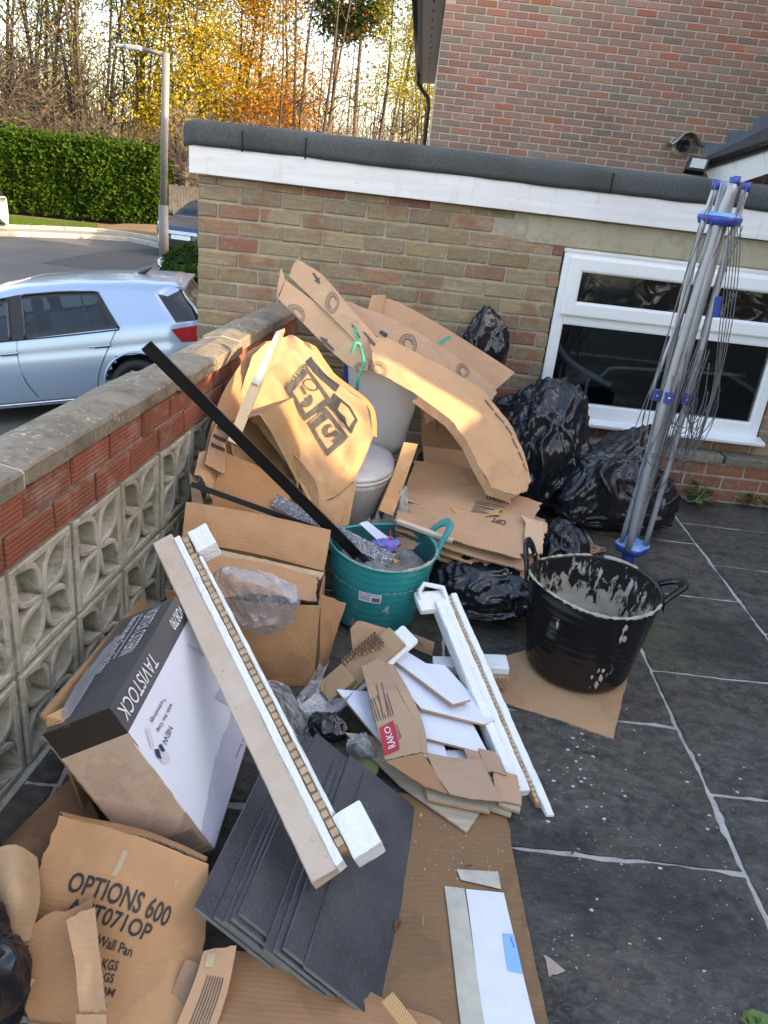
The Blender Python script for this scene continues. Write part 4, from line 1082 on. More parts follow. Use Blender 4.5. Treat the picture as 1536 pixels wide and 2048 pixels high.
block('wood_offcut', 'short sawn pine batten end beside the cistern box and screen wall', (W(108, 1448, 1.33), (0.35, 1, -0.22), (1, 0, 0.1)), (0.16, 0.045, 0.028), 'wood')
block('wood_offcut', 'short pine batten offcut with striped grain on the floor cardboard', (G(772, 1998, .035), (.055, -.055, -.01), (1, 1, 0)), (0.075, 0.034, 0.022), 'wood', 'pine_end', 'pine')

# --- printed carton panel at the front: OPTIONS 600
o, so1 = sheet('carton_panel', NY([(118, 1630, 1.24), (270, 1670, 1.22), (418, 1728, 1.22)], [(58, 1760, 1.13), (250, 1800, 1.10), (412, 1870, 1.12)], [(-10, 1890, 1.06), (190, 1950, 1.02), (398, 1990, 1.01)], [(-80, 2080, .94), (150, 2120, .90), (360, 2160, .87)]),
               (0.45, 0.285, 0.155), 'card', None, .005, (34, 40), True, .005, 3.2, 31, .0, (.03, .012, .006, .01))
tag(o, 'brown carton panel printed OPTIONS 600 leaning in front of the cistern box', 'cardboard')
def TO(txt, pts, bold=.018): return press('lettering', so1, UQ(so1, *pts), text_mesh(txt, bold), 'ink', o, .0026)
TO('OPTIONS 600', [(130, 1782), (330, 1855), (346, 1815), (148, 1742)])
TO('ACT071OP', [(130, 1826), (293, 1884), (308, 1850), (142, 1795)])
TO('Wall Pan', [(190, 1888), (262, 1915), (268, 1893), (198, 1868)])
TO('KGS', [(202, 1938), (234, 1942), (240, 1922), (208, 1916)]); TO('KGS', [(194, 1960), (226, 1967), (231, 1948), (199, 1942)]); TO('CBM', [(186, 1986), (226, 1994), (233, 1978), (190, 1968)])
press('tape', so1, UQ(so1, (222, 1750), (233, 1755), (258, 1702), (246, 1700)), quad_grid(4), 'tape_tan', o, .002)
lip, _ = sheet('carton_flap', NY([(122, 1640, 1.245), (270, 1668, 1.235), (415, 1722, 1.235)], [(118, 1622, 1.28), (280, 1655, 1.29), (418, 1715, 1.27)]), (0.47, 0.32, 0.19), 'card', o, .004, None, True, .004, 5, 32, .03)
torn = [((36, 1858, 1.01), (180, 1790, 1.07), (200, 1800, 1.07), (120, 2080, .94), (60, 2080, .92), (22, 1990, .95), 'torn brown cardboard flap with a strip of tape on the printed panel'),]
o, _ = sheet('cardboard_scrap', NY([(34, 1862, 1.03), (110, 1820, 1.06), (188, 1792, 1.08)], [(38, 1960, .98), (110, 1950, .99), (170, 1930, 1.01)], [(60, 2090, .93), (120, 2095, .93), (190, 2095, .93)]), (0.40, 0.255, 0.15), 'card', None, .004, None, True, .004, 5, 33, .05)
tag(o, 'torn cardboard flap with a dab of tape lying over the OPTIONS print', 'cardboard')
o, _ = sheet('cardboard_scrap', NY([(131, 1836, 1.03), (160, 1822, 1.04), (190, 1808, 1.05)], [(148, 1930, .97), (175, 1930, .98), (203, 1930, .98)], [(158, 2030, .92), (185, 2030, .92), (213, 2022, .92)]), (0.47, 0.34, 0.22), 'card', None, .004, None, True, .003, 6, 34, .04)
tag(o, 'narrow pale cardboard strip lying on the OPTIONS printed panel', 'cardboard')
o, _ = sheet('cardboard_scrap', NY([(150, 2028, .915), (213, 2028, .92)], [(158, 2100, .88), (216, 2100, .88)]), (0.46, 0.33, 0.21), 'card', None, .004, None, False, .003, 6, 35, .02)
tag(o, 'pale cardboard scrap below the narrow strip at the panel foot', 'cardboard')
o, _ = sheet('cardboard_scrap', NY([(10, 1945, .97), (70, 1958, .98)], [(40, 2000, .94), (48, 2016, .94)]), (0.47, 0.34, 0.22), 'card', None, .004, None, False, .003, 6, 36, .03)
tag(o, 'small pale cardboard triangle beside the dark blue bag', 'cardboard')
o, sb_ = sheet('cardboard_strip', NY([(408, 1900, 1.06), (474, 1888, 1.07)], [(385, 1970, 1.00), (455, 1985, 1.01)], [(340, 2080, .93), (420, 2090, .93)]), (0.46, 0.32, 0.21), 'card', None, .004, None, True, .003, 6, 37, .02)
tag(o, 'cardboard strip printed with dark bars in front of the slate tiles', 'cardboard')
press_many('printed_bars', sb_, [(rq(.30+.075*i, .36, .335+.075*i, .98), quad_grid(5)) for i in range(7)], 'ink_faded', o, .0018)
press('tape', sb_, rq(.16, .06, .42, .26), quad_grid(4), 'tape_tan', o, .002)
o, _ = sheet('cardboard_strip', NY([(372, 1918, 1.05), (400, 1926, 1.05)], [(300, 2080, .95), (350, 2085, .94)]), (0.30, 0.21, 0.15), 'card', None, .004, None, False, .003, 6, 38, .01)
tag(o, 'plain dull brown cardboard strip beside the barred strip', 'cardboard')
bag('bin_bag', 'dark blue black plastic bag at the corner below the torn cardboard scraps', (W(-30, 2060, .98).x-.045, .90, 0.0), .15, .13, .30, 5, .5, (0, 0))

# --- brown open box with standing flap
bb = thing('brown_box', 'open brown cardboard box with a standing back flap beside the teal tub', 'box', G(520, 1410, 0))
pn = lambda name, net, sd, col=(0.43, 0.275, 0.15), sm=True, cr_=.003, jag=0: sheet(name, net, col, 'card', bb, .005, None, sm, cr_, 5, sd, jag)[0]
pn('front_panel', NY([(330, 1180, 2.08), (500, 1205, 2.08), (640, 1212, 2.10)], [(350, 1300, 2.07), (500, 1320, 2.06), (632, 1310, 2.09)], [(370, 1400, 2.09), (500, 1410, 2.09), (625, 1405, 2.10)]), 41)
pn('side_panel', NY([(640, 1212, 2.10), (650, 1150, 2.38)], [(632, 1310, 2.09), (646, 1230, 2.40)], [(625, 1405, 2.10), (640, 1330, 2.40)]), 42, (0.36, 0.23, 0.13))
pn('back_panel', NY([(366, 1080, 2.34), (500, 1105, 2.38), (650, 1140, 2.40)], [(370, 1250, 2.34), (500, 1280, 2.38), (640, 1320, 2.40)]), 43, (0.33, 0.21, 0.12))
pn('back_flap', NY([(372, 1003, 2.40), (520, 1028, 2.44), (662, 1060, 2.46)], [(368, 1040, 2.36), (515, 1066, 2.40), (656, 1100, 2.42)], [(364, 1082, 2.33), (505, 1106, 2.37), (648, 1142, 2.39)]), 44, (0.44, 0.285, 0.16), True, .005)
pn('top_flap', NY([(380, 1090, 2.33), (505, 1112, 2.36), (640, 1148, 2.38)], [(400, 1140, 2.24), (510, 1150, 2.28), (636, 1180, 2.26)], [(430, 1196, 2.15), (520, 1190, 2.18), (636, 1206, 2.16)]), 45, (0.42, 0.275, 0.16), True, .008, .03)
press('tape', Surf(NY([(372, 1085, 2.32), (648, 1146, 2.38)], [(376, 1108, 2.30), (640, 1160, 2.36)]), False), rq(0, 0, 1, 1), quad_grid(6), 'tape_tan', bb, .004)
o, _ = sheet('cardboard_sheet', NY([(640, 1186, 2.16), (692, 1206, 2.24)], [(640, 1300, 2.14), (662, 1300, 2.20)], [(628, 1410, 2.12), (640, 1405, 2.16)]), (0.40, 0.255, 0.15), 'card', None, .006, None, True, .004, 5, 46, .01)
tag(o, 'bent cardboard flap wedged between the brown box and the teal tub', 'cardboard')

# --- packing film, crumpled and clear
def film(label, net, sd, res=(46, 42), crv=.022, cs=9):
    o, s = sheet('packing_film', net, None, 'clear_film', None, .0004, res, True, crv, cs, sd, .16)
    for v in o.data.vertices:
        q = v.co*9+V((sd, 0, 0)); q = q+V((noise.noise(q*.6), noise.noise(q*.6+V((4, 1, 0))), noise.noise(q*.6+V((1, 9, 0)))))*.6; a, _ = noise.voronoi(q); b, _ = noise.voronoi(q*2.3)
        v.co += (CAMLOC-v.co).normalized()*(.10*(a[0]-.4)+.035*(b[0]-.4))*crv/.022+V((noise.noise(q), 0, noise.noise(q+V((3, 3, 3)))))*.022*crv/.022
    o.data.polygons.foreach_set('use_smooth', [False]*len(o.data.polygons))
    return tag(o, label, 'film')
film('crumpled clear packing film heaped on the open brown box', NY([(395, 1165, 2.04), (460, 1128, 2.06), (560, 1150, 2.08), (600, 1180, 2.06)], [(420, 1200, 2.0), (470, 1165, 1.96), (550, 1180, 1.98), (602, 1215, 2.02)], [(450, 1215, 2.0), (500, 1235, 1.97), (560, 1240, 2.0), (598, 1240, 2.04)], [(480, 1225, 2.02), (515, 1266, 2.03), (560, 1262, 2.03), (590, 1250, 2.05)]), 51)
film('loose ribbon of clear film hanging over the brown box front', NY([(500, 1370, 1.86), (540, 1360, 1.9), (580, 1372, 1.92)], [(560, 1400, 1.88), (590, 1410, 1.9), (612, 1420, 1.92)], [(590, 1490, 1.84), (610, 1480, 1.86), (625, 1440, 1.9)]), 52, (32, 28), .014)
film('twisted clear film round the honeycomb packing piece', NY([(668, 1305, 1.99), (650, 1330, 1.98), (640, 1318, 2.0)], [(635, 1390, 1.93), (612, 1400, 1.92), (600, 1380, 1.95)], [(690, 1400, 1.93), (640, 1440, 1.90), (600, 1410, 1.92)], [(715, 1370, 1.95), (700, 1392, 1.93), (660, 1400, 1.93)]), 53, (30, 36), .012)
film('ball of dirty clear film below the white tiles', NY([(690, 1480, 1.80), (720, 1462, 1.83), (745, 1480, 1.82)], [(690, 1505, 1.76), (720, 1500, 1.74), (752, 1512, 1.78)], [(705, 1530, 1.76), (730, 1530, 1.74), (755, 1520, 1.78)]), 54, (30, 26), .016, 14)

# --- white wall tiles with clay edges
def wtile(label, pts, th=.009):
    q = [G(*p) for p in pts]; n = (q[1]-q[0]).cross(q[3]-q[0]).normalized()
    if n.z < 0: n = -n
    k = len(q); c = sum(q, V())/k
    vs = [p-n*th for p in q]+[p-n*.0015 for p in q]+[p+(c-p).normalized()*.0015 for p in q]
    fs = [tuple(range(2*k, 3*k))]+[(i, (i+1) % k, k+(i+1) % k, k+i) for i in range(k)]+[(k+i, k+(i+1) % k, 2*k+(i+1) % k, 2*k+i) for i in range(k)]+[tuple(range(k-1, -1, -1))]
    o = mobj('wall_tile', vs, fs, [M['tile_glaze'], M['tile_clay']], None, False, None, [0]+[1]*k+[0]*k+[1])
    return tag(o, label, 'tile', 'white tiles')
wtile('white glazed tile at the bottom of the fanned pile, left of the flattened tile carton', [(672, 1378, .10), (764, 1486, .07), (900, 1530, .06), (860, 1390, .085)])
wtile('white glazed tile third from the top of the fanned pile, wide clay lower edge', [(735, 1345, .115), (838, 1472, .085), (978, 1508, .075), (905, 1370, .10)])
wtile('white glazed tile second from the top of the fanned pile', [(752, 1316, .135), (842, 1416, .115), (968, 1448, .10), (990, 1440, .10), (890, 1330, .12)])
wtile('topmost white glazed tile of the fanned pile, corner under the packing strip', [(766, 1303, .150), (906, 1408, .135), (942, 1398, .13), (862, 1332, .14), (806, 1298, .15)])
wtile('white tile piece showing below the fanned tile pile', [(846, 1500, .055), (860, 1520, .052), (990, 1560, .045), (940, 1500, .05)])
def board(name, label, pts, mat, th=.008, cat='board', edge=None):
    q = [G(*p) for p in pts]; n = (q[1]-q[0]).cross(q[3]-q[0]).normalized()
    if n.z < 0: n = -n
    k = len(q); vs = [p-n*th for p in q]+q
    fs = [tuple(range(k, 2*k)), tuple(range(k-1, -1, -1))]+[(i, (i+1) % k, k+(i+1) % k, k+i) for i in range(k)]
    o = mobj(name, vs, fs, [M[mat], M[edge or mat]], None, False, None, [0, 0]+[1]*k); o.color = (0.42, 0.3, 0.2, 1)
    return tag(o, label, cat)
board('plywood_offcut', 'long pale plywood offcut under the tile carton, pointed end on the cardboard', [(690, 1465, .05), (800, 1570, .03), (934, 1664, .02), (962, 1622, .02), (850, 1540, .035), (740, 1470, .045)], 'plywood', .006)
board('clay_tile', 'biscuit coloured tile back with clay edge sticking out under the carton flap', [(848, 1568, .048), (856, 1598, .042), (980, 1624, .036), (965, 1580, .04)], 'plywood', .009, 'tile', 'tile_clay')
board('clay_tile', 'grey white tile corner between the carton flap and packing strip', [(940, 1590, .035), (962, 1612, .03), (1022, 1632, .022), (1030, 1590, .03)], 'lintel', .008, 'tile')
board('clay_tile', 'tan tile edge beside the broken end of the packing strip', [(992, 1580, .045), (998, 1608, .042), (1040, 1624, .035), (1045, 1585, .04)], 'plywood', .009, 'tile', 'tile_clay')
gd = thing('green_disc', 'thin olive green plastic disc half hidden under the plywood', 'disc', G(715, 1540, .03))
v, f = lathe([(0, .003), (.05, .003), (.055, 0), (0, 0)], 28); simple('olive', (0.10, 0.13, 0.03), .4, .1)
mobj('disc', [G(718, 1542, .045)+V((q.x, q.y*.9, q.z+q.x*.3)) for q in v], f, M['olive'], gd, True)

# --- flattened tile carton with the red mark
tcx = thing('tile_carton', 'crushed grey brown tile carton with a red logo lying over white tiles', 'box', G(800, 1500, .08))
o, sr = sheet('front_panel', NZ([(722, 1330, .16), (765, 1312, .165)], [(740, 1400, .14), (800, 1388, .15)], [(758, 1470, .115), (835, 1450, .125)], [(770, 1522, .10), (845, 1505, .105)]), (0.37, 0.285, 0.205), 'card', tcx, .004, (22, 34), True, .003, 6, 61, .02)
press('logo', sr, UQ(sr, (758, 1457), (768, 1513), (799, 1500), (786, 1441)), quad_grid(5), 'ink_red', o, .0018)
press('lettering', sr, UQ(sr, (792, 1493), (778, 1453), (767, 1457), (777, 1500)), text_mesh('RAKO', .0), 'ink_white', o, .003)
press('lettering', sr, UQ(sr, (803, 1478), (794, 1450), (790, 1451), (798, 1479)), text_mesh('30x60 cm', .01), 'ink', o, .003)
ln = []
for i in range(8):
    x = 742+i*5.2; ln.append((UQ(sr, (x+8, 1446-i*2.0), (x+10, 1445-i*2), (x-(4 if i != 4 else 10), 1400-i*2-(24 if i in (3, 5) else 0)), (x-6, 1400-i*2-(24 if i in (3, 5) else 0))), quad_grid(3)))
press_many('lettering', sr, ln, 'ink_faded', o, .0018)
sheet('side_panel', NZ([(765, 1312, .165), (776, 1310, .15)], [(800, 1388, .15), (818, 1382, .135)], [(835, 1450, .125), (848, 1450, .11)], [(845, 1505, .105), (856, 1508, .095)]), (0.40, 0.34, 0.26), 'card', tcx, .004, None, True, .002, 6, 62)
sheet('lower_flap', NZ([(770, 1522, .10), (845, 1505, .105)], [(815, 1550, .085), (868, 1540, .09)], [(850, 1572, .075), (905, 1590, .065)]), (0.31, 0.19, 0.11), 'card', tcx, .004, None, True, .004, 6, 63, .01)
sheet('end_flap', NZ([(852, 1503, .10), (900, 1513, .095), (965, 1520, .085)], [(872, 1550, .085), (920, 1560, .08), (985, 1565, .07)], [(900, 1588, .07), (940, 1598, .065), (1005, 1604, .06)]), (0.36, 0.285, 0.215), 'card', tcx, .004, None, True, .004, 6, 64, .015)
for i, (pts, lb) in enumerate((([(925, 1490, .075), (975, 1500, .07)], 'grey brown cardboard square under the packing strip'), ([(955, 1495, .08), (1000, 1520, .07)], 'second grey brown cardboard square tucked under the packing strip'))):
    (x0, y0, z0_), (x1, y1, z1_) = pts
    o, _ = sheet('cardboard_scrap', NZ([(x0, y0, z0_), (x0+38, y0+8, z0_)], [(x0+14, y0+44, z1_), (x0+58, y0+56, z1_)]), (0.38, 0.28, 0.21), 'card', None, .004, (10, 10), False, .003, 8, 66+i, .04); tag(o, lb, 'cardboard')
o, _ = sheet('cardboard_scrap', NZ([(985, 1535, .07), (1035, 1550, .065)], [(990, 1600, .05), (1045, 1610, .045)]), (0.42, 0.3, 0.21), 'card', None, .004, (10, 10), False, .003, 8, 69, .03); tag(o, 'tan cardboard scrap below the squares, by the strip end', 'cardboard')
o, sl_ = sheet('cardboard_strip', NZ([(808, 1262, .12), (870, 1285, .11)], [(800, 1285, .07), (864, 1312, .06)]), (0.42, 0.3, 0.2), 'card', None, .004, (12, 8), False, .002, 8, 70, .01)
tag(o, 'small printed cardboard strip in front of the teal tub', 'cardboard')
press('lettering', sl_, rq(.30, .62, .68, .30), text_mesh('CLA+', .01), 'ink_faded', o, .002)

# --- packing strips of polystyrene and honeycomb card
def strip_thing(name, label, A, B, side, secs, blocks, teeth, cat='packing strip'):
    """A far end, B near end (Vectors); side: roughly the picture-right direction; secs = (y0,y1,z0,z1,mat,name)"""
    t = thing(name, label, cat, B); L = (B-A).length; mw = frame(A, B-A, side)
    z = mw.to_3x3() @ V((0, 0, 1))
    if z.dot(CAMLOC-A) < 0:
        mw = mw @ Matrix(((1, 0, 0, 0), (0, 1, 0, 0), (0, 0, -1, 0), (0, 0, 0, 1)))
    for (y0, y1, z0_, z1_, mat, nm, x0, x1) in secs:
        n = 40; vs, fs = [], []; prof = [(y0, z0_), (y1, z0_), (y1, z1_-.004), (y1-.003, z1_), (y0+.003, z1_), (y0, z1_-.004)]; m = 6
        for k in range(n+1):
            x = (x0+(x1-x0)*k/n)*L
            for j, (y, zz) in enumerate(prof):
                e = .0018*n3((x*30, j*1.3, y0*50), 1)+.003*max(0, n3((x*9, j*.7, y0*90+4), 1)-.25)
                if k in (0, n): x_ = x+.006*n3((j*2.1, k, y0*40), 1)
                else: x_ = x
                vs.append(mw @ V((x_, y+e, zz+e)))
        for k in range(n):
            for j in range(m): fs.append((k*m+j, k*m+(j+1) % m, (k+1)*m+(j+1) % m, (k+1)*m+j))
        fs.append(tuple(range(m))); fs.append(tuple(n*m+j for j in range(m)))
        o = mobj(nm, vs, fs, M[mat], t); o.color = (*CARD[0], 1)
    if teeth:
        y0, y1, zt, n, x0, x1, hh = teeth; bm = bmesh.new()
        for k in range(n):
            x = (x0+(x1-x0)*(k+.5)/n)*L; l = L*(x1-x0)/n*.36*rnd.uniform(.8, 1.15)
            add_box(bm, (x-l, y0+rnd.uniform(0, .002), zt-.002), (x+l, y1+rnd.uniform(-.003, .002), zt+hh*rnd.uniform(.6, 1.1)), mw)
        bobj('honeycomb_cells', bm, M['honeycomb2'], t)
    for lo, hi, mat in blocks:
        bm = bmesh.new(); add_box(bm, lo, hi, None, .006, 2)
        bmesh.ops.subdivide_edges(bm, edges=[e for e in bm.edges if e.calc_length() > .02], cuts=2, use_grid_fill=True)
        for v in bm.verts: v.co += V((n3(v.co, 40), n3(v.co, 40, 3), n3(v.co, 40, 7)))*.0025
        for v in bm.verts: v.co = mw @ v.co
        bobj('end_block', bm, M[mat], t)
    return t, mw, L
simple('honeycomb2', (0.46, 0.33, 0.21), .85, .2, 40)
A, B = W(352, 1082, 1.98), W(676, 1735, 1.19)
sd = W(420, 1075, 1.98)-W(352, 1082, 1.98)
strip_thing('packing_strip', 'long white polystyrene packing strip with tan face leaning over the cistern box', A, B, sd,
   [(-.062, -.002, -.035, .012, 'eps_board', 'faced_board', -.02, 1.0), (-.004, .016, -.035, .016, 'polystyrene', 'foam_strip', 0.0, 1.0), (.016, .036, -.036, .004, 'honeycomb', 'honeycomb_core', 0, .98), (.036, .046, -.036, .012, 'polystyrene', 'foam_edge', .10, .90)],
   [((.0, .038, -.05), (.085, .098, .014), 'polystyrene'), ((.93, .036, -.07), (1.035, .105, .010), 'polystyrene')], (.018, .034, .004, 44, .01, .97, .006))
A, B = W(893, 1192, 2.42), W(1078, 1625, 1.64)
sd = V((1, .25, .02))
strip_thing('packing_strip', 'long white polystyrene packing strip lying from the black bag to the paving', A, B, sd,
   [(-.058, .000, -.03, .010, 'polystyrene', 'foam_strip', .03, .92), (-.060, -.030, -.028, .022, 'polystyrene', 'foam_rib', .05, .91), (.000, .014, -.03, .004, 'honeycomb', 'honeycomb_core', 0, .98), (.014, .038, -.03, .010, 'polystyrene', 'foam_edge', 0, 1.02)],
   [((-.03, -.115, -.02), (.062, -.002, .004), 'polystyrene'), ((.945, -.05, -.03), (1.0, .012, -.006), 'card')], (.002, .013, .003, 50, .01, .97, .004))
# hexagonal rim of the end block
hx = [W(838, 1184, 2.40), W(848, 1168, 2.43), W(886, 1176, 2.43), W(896, 1205, 2.39), W(880, 1222, 2.36), W(848, 1217, 2.36)]
o = tube('end_block_rim', hx+[hx[0]], .010, M['polystyrene'], bpy.data.objects['packing_strip.001'], 6)
# honeycomb corner piece
hc = thing('packing_corner', 'honeycomb cardboard packing corner on white foam in front of the teal tub', 'packing corner', G(720, 1400, .1))
a, b = W(648, 1400, 1.98), W(800, 1268, 2.12)
mw = frame(a, b-a, V((-.6, .8, .25)))
if (mw.to_3x3() @ V((0, 0, 1))).dot(CAMLOC-a) < 0: mw = mw @ Matrix.Diagonal((1, 1, -1, 1))
mw = mw @ Matrix.Diagonal((1, -1, 1, 1))
def hbox(name, lo, hi, mat, bev=.003, par=hc):
    bm = bmesh.new(); add_box(bm, lo, hi, mw, bev); o = bobj(name, bm, M[mat], par); o.color = (*CARD[1], 1); return o
zs = 1 if (mw.to_3x3() @ V((0, 0, 1))).z > 0 else -1
L = (b-a).length
hbox('foam_base', (-.02, -.030, -.035), (L+.03, .052, -.012), 'polystyrene', .006)
hbox('cardboard_panel', (.07, -.046, -.012), (L-.01, .042, .004), 'card')
hbox('cardboard_block', (.01, -.04, -.011), (.115, .036, .036), 'card')
hbox('foam_end', (-.065, -.034, -.03), (.008, .030, .018), 'polystyrene', .006)
bm = bmesh.new()
for i in range(11):
    for j in range(1+int(i*.45)):
        v, f = tube_data([mw @ V((.125+i*.013, -.050+.012*j, .004)), mw @ V((.125+i*.013, -.050+.012*j, .026))], .0062, 6, False)
        ks = [bm.verts.new(q) for q in v]; [bm.faces.new([ks[k] for k in q]) for q in f]
o = bobj('honeycomb_cells', bm, M['honeycomb2'], hc)
sheet('cardboard_flap', NY([(700, 1258, 2.18), (716, 1240, 2.2), (790, 1262, 2.16)], [(706, 1305, 2.10), (740, 1290, 2.12), (770, 1282, 2.12)]), (0.38, 0.26, 0.165), 'card', hc, .004, None, False, .003, 7, 77)
# small foam and honeycomb piece under the strip
a, b = G(872, 1340, .06), G(1015, 1345, .075)
mw = frame(a, b-a, V((0, 1, 0)))
sp = thing('packing_offcut', 'short foam and honeycomb cardboard offcut under the right packing strip', 'packing offcut', a)
L = (b-a).length
for nm, lo, hi, mt in (('foam_end', (-.01, -.005, -.02), (.10, .055, .02), 'polystyrene'), ('cardboard_core', (.06, -.02, -.055), (L, .05, -.004), 'card'), ('foam_top', (L-.075, -.008, -.004), (L+.004, .075, .022), 'polystyrene')):
    bm = bmesh.new(); add_box(bm, lo, hi, mw, .004, 2); o = bobj(nm, bm, M[mt], sp); o.color = (*CARD[2], 1)
bm = bmesh.new()
for k in range(6): add_box(bm, (L-.072+k*.013, -.024, -.018), (L-.064+k*.013, -.0195, -.005), mw)
bobj('honeycomb_cells', bm, M['honeycomb2'], sp)

# ================================================================ TUBS
def mk_tub(name, col, rough, spl, plaster=(0.55, 0.50, 0.42)):
    t = NT(name); nz = t.noise(26, t.map(t.pos(), (1, 1, .55)), 5, .7)
    big = t.noise(5, None, 2)
    m = t.math('MULTIPLY', t.ramp(nz, [(.60, 0), (.63, 1)]), t.ramp(big, [(spl, 0), (spl+.06, 1)]))
    c = t.mix(m, t.mix(t.noise(3), [x*.85 for x in col], [x*1.15 for x in col]), plaster)
    r = t.math('ADD', t.math('MULTIPLY', m, .5), rough, True)
    M[name] = t.fin(c, r, t.bump(t.math('ADD', m, t.math('MULTIPLY', t.noise(60), .05)), .3, .003))
mk_tub('tub_teal', (0.005, 0.27, 0.275), .32, .60); mk_tub('tub_black', (0.008, 0.008, 0.010), .16, .63)
def mk_inside():
    t = NT('tub_inside'); p = t.obj() ; g = t.n('ShaderNodeSeparateXYZ'); t.l(t.pos(), g.inputs[0])
    nz = t.noise(1, t.map(t.pos(), (34, 34, 13)), 5, .72, .5); n2 = t.noise(9, None, 3)
    k = t.math('ADD', t.math('ADD', nz, t.math('MULTIPLY', n2, .35)), t.math('MULTIPLY', g.outputs[2], -1.15))
    m = t.ramp(k, [(.38, 0), (.42, 1)])
    pc = t.mix(t.ramp(n2, [(.35, 0), (.65, 1)]), (0.33, 0.28, 0.20), (0.47, 0.44, 0.39))
    M['tub_inside'] = t.fin(t.mix(m, (0.010, 0.010, 0.011), pc), t.math('ADD', t.math('MULTIPLY', m, .5), .3), t.bump(m, .6, .004))
mk_inside()
def mk_plaster():
    t = NT('plaster'); f = t.noise(14, None, 6, .7)
    M['plaster'] = t.fin(t.mix(t.ramp(f, [(.3, 0), (.7, 1)]), (0.30, 0.26, 0.20), (0.52, 0.48, 0.41)), .9, t.bump(t.noise(40, None, 6, .7), .8, .012))
mk_plaster()
def tub(name, label, c, rb, rt, h, mat, handles, inside, lean=(0, 0), group='flexible tubs'):
    t = thing(name, label, 'tub', c, group); c = V(c); N = 64
    def pt(r, z, a):
        k = z/h; ov = 1+.03*k*math.cos(2*a+1)
        return c+V((r*ov*math.cos(a)+lean[0]*z, r/ov*math.sin(a)+lean[1]*z, z+ .010*k*k*math.sin(2*a+.6)))
    prof = []; n = 44
    for i in range(n+1):
        z = h*i/n; r = rb+(rt-rb)*(i/n)**.85
        if i < 3: r -= .012*(1-i/3)**2
        prof.append((r + (.0012 if (i % 4 == 0 and 3 < i < n-2) else 0), z))
    out = [[pt(r, z, 2*math.pi*k/N) for k in range(N)] for r, z in prof]
    rim = [[pt(rt+.006, h, 2*math.pi*k/N) for k in range(N)], [pt(rt+.006, h+.006, 2*math.pi*k/N) for k in range(N)], [pt(rt-.002, h+.008, 2*math.pi*k/N) for k in range(N)], [pt(rt-.006, h+.003, 2*math.pi*k/N) for k in range(N)]]
    def rings(name, rr, m, cap0=False):
        vs = [p for q in rr for p in q]; fs = [(i*N+k, i*N+(k+1) % N, (i+1)*N+(k+1) % N, (i+1)*N+k) for i in range(len(rr)-1) for k in range(N)]
        if cap0: fs.append(tuple(range(N-1, -1, -1)))
        return mobj(name, vs, fs, M[m], t, True)
    rings('body', out+rim, mat, True)
    inn = [[pt(r-.006, max(z, .012), 2*math.pi*k/N) for k in range(N)] for r, z in reversed(prof[2:])]
    rings('lining', [rim[3]]+inn, inside)
    for a, outw, up in handles:          # loop handles: flat strap bent into a ring above the rim
        d = V((math.cos(a), math.sin(a), 0)); s = V((-math.sin(a), math.cos(a), 0)); p0 = pt(rt, h, a)
        hw = .062; pts = [p0-s*hw-V((0, 0, .03)), p0-s*hw*.98+V((0, 0, .004)), p0-s*.046+d*outw*.5+V((0, 0, up*.62)), p0-s*.024+d*outw*.92+V((0, 0, up*.95)), p0+d*outw+V((0, 0, up)),
                          p0+s*.024+d*outw*.92+V((0, 0, up*.95)), p0+s*.046+d*outw*.5+V((0, 0, up*.62)), p0+s*hw*.98+V((0, 0, .004)), p0+s*hw-V((0, 0, .03))]
        path = spline(pts, 40); vs, fs = [], []
        nrm = (d*up - V((0, 0, outw))).normalized() if abs(up) > 0 else V((0, 0, 1))
        for i, p in enumerate(path):
            tan = (path[min(i+1, 40)]-path[max(i-1, 0)]).normalized(); b = tan.cross(nrm).normalized(); wd = .011+.006*math.sin(math.pi*i/40)**2; th = .006
            for x, y in ((-1, -1), (1, -1), (1, 1), (-1, 1)): vs.append(p+b*wd*x+nrm*th*y)
        for i in range(40):
            for j in range(4): fs.append((i*4+j, i*4+(j+1) % 4, (i+1)*4+(j+1) % 4, (i+1)*4+j))
        fs += [(0, 1, 2, 3), (163, 162, 161, 160)]
        o = mobj('handle', vs, fs, M[mat], t, True); bv = o.modifiers.new('b', 'BEVEL'); bv.width = .003; bv.segments = 2
    return t, pt
def rim_crust(t, pt, rt, h, segs, seed):
    r = random.Random(seed)
    for a0, a1, w_ in segs:
        n = max(4, int((a1-a0)/.05)); path = [pt(rt+.001, h+.006, a0+(a1-a0)*k/n) for k in range(n+1)]
        tube('plaster_crust', path, [w_*r.uniform(.5, 1.3) for _ in path], M['plaster'], t, 6)
tb, pt = tub('black_tub', 'black flexible tub with plaster splashed inside, on a cardboard offcut', (0.755, 2.385, 0.008), .178, .222, .34, 'tub_black', [(2.75, .03, .085), (-.12, .06, .05)], 'tub_inside')
rim_crust(tb, pt, .222, .34, [(-2.6, -.5, .006), (.6, 1.2, .007), (1.4, 2.4, .005), (3.0, 3.6, .005)], 3)
vs = [V((.755, 2.385, .105))]; fs = []
for i in range(1, 9):
    for k in range(40):
        a = 2*math.pi*k/40; r = .190*i/8; x, y = math.cos(a)*r, math.sin(a)*r
        vs.append(V((.755+x, 2.385+y, .105+.04*(i/8)**3+.022*n3((x, y, 1), 14)+.006*n3((x, y, 1), 40))))
for k in range(40): fs.append((0, 1+k, 1+(k+1) % 40))
for i in range(7):
    for k in range(40): fs.append((1+i*40+k, 1+(i+1)*40+k, 1+(i+1)*40+(k+1) % 40, 1+i*40+(k+1) % 40))
mobj('plaster_sludge', vs, fs, M['plaster'], tb, True)
rs = random.Random(4)
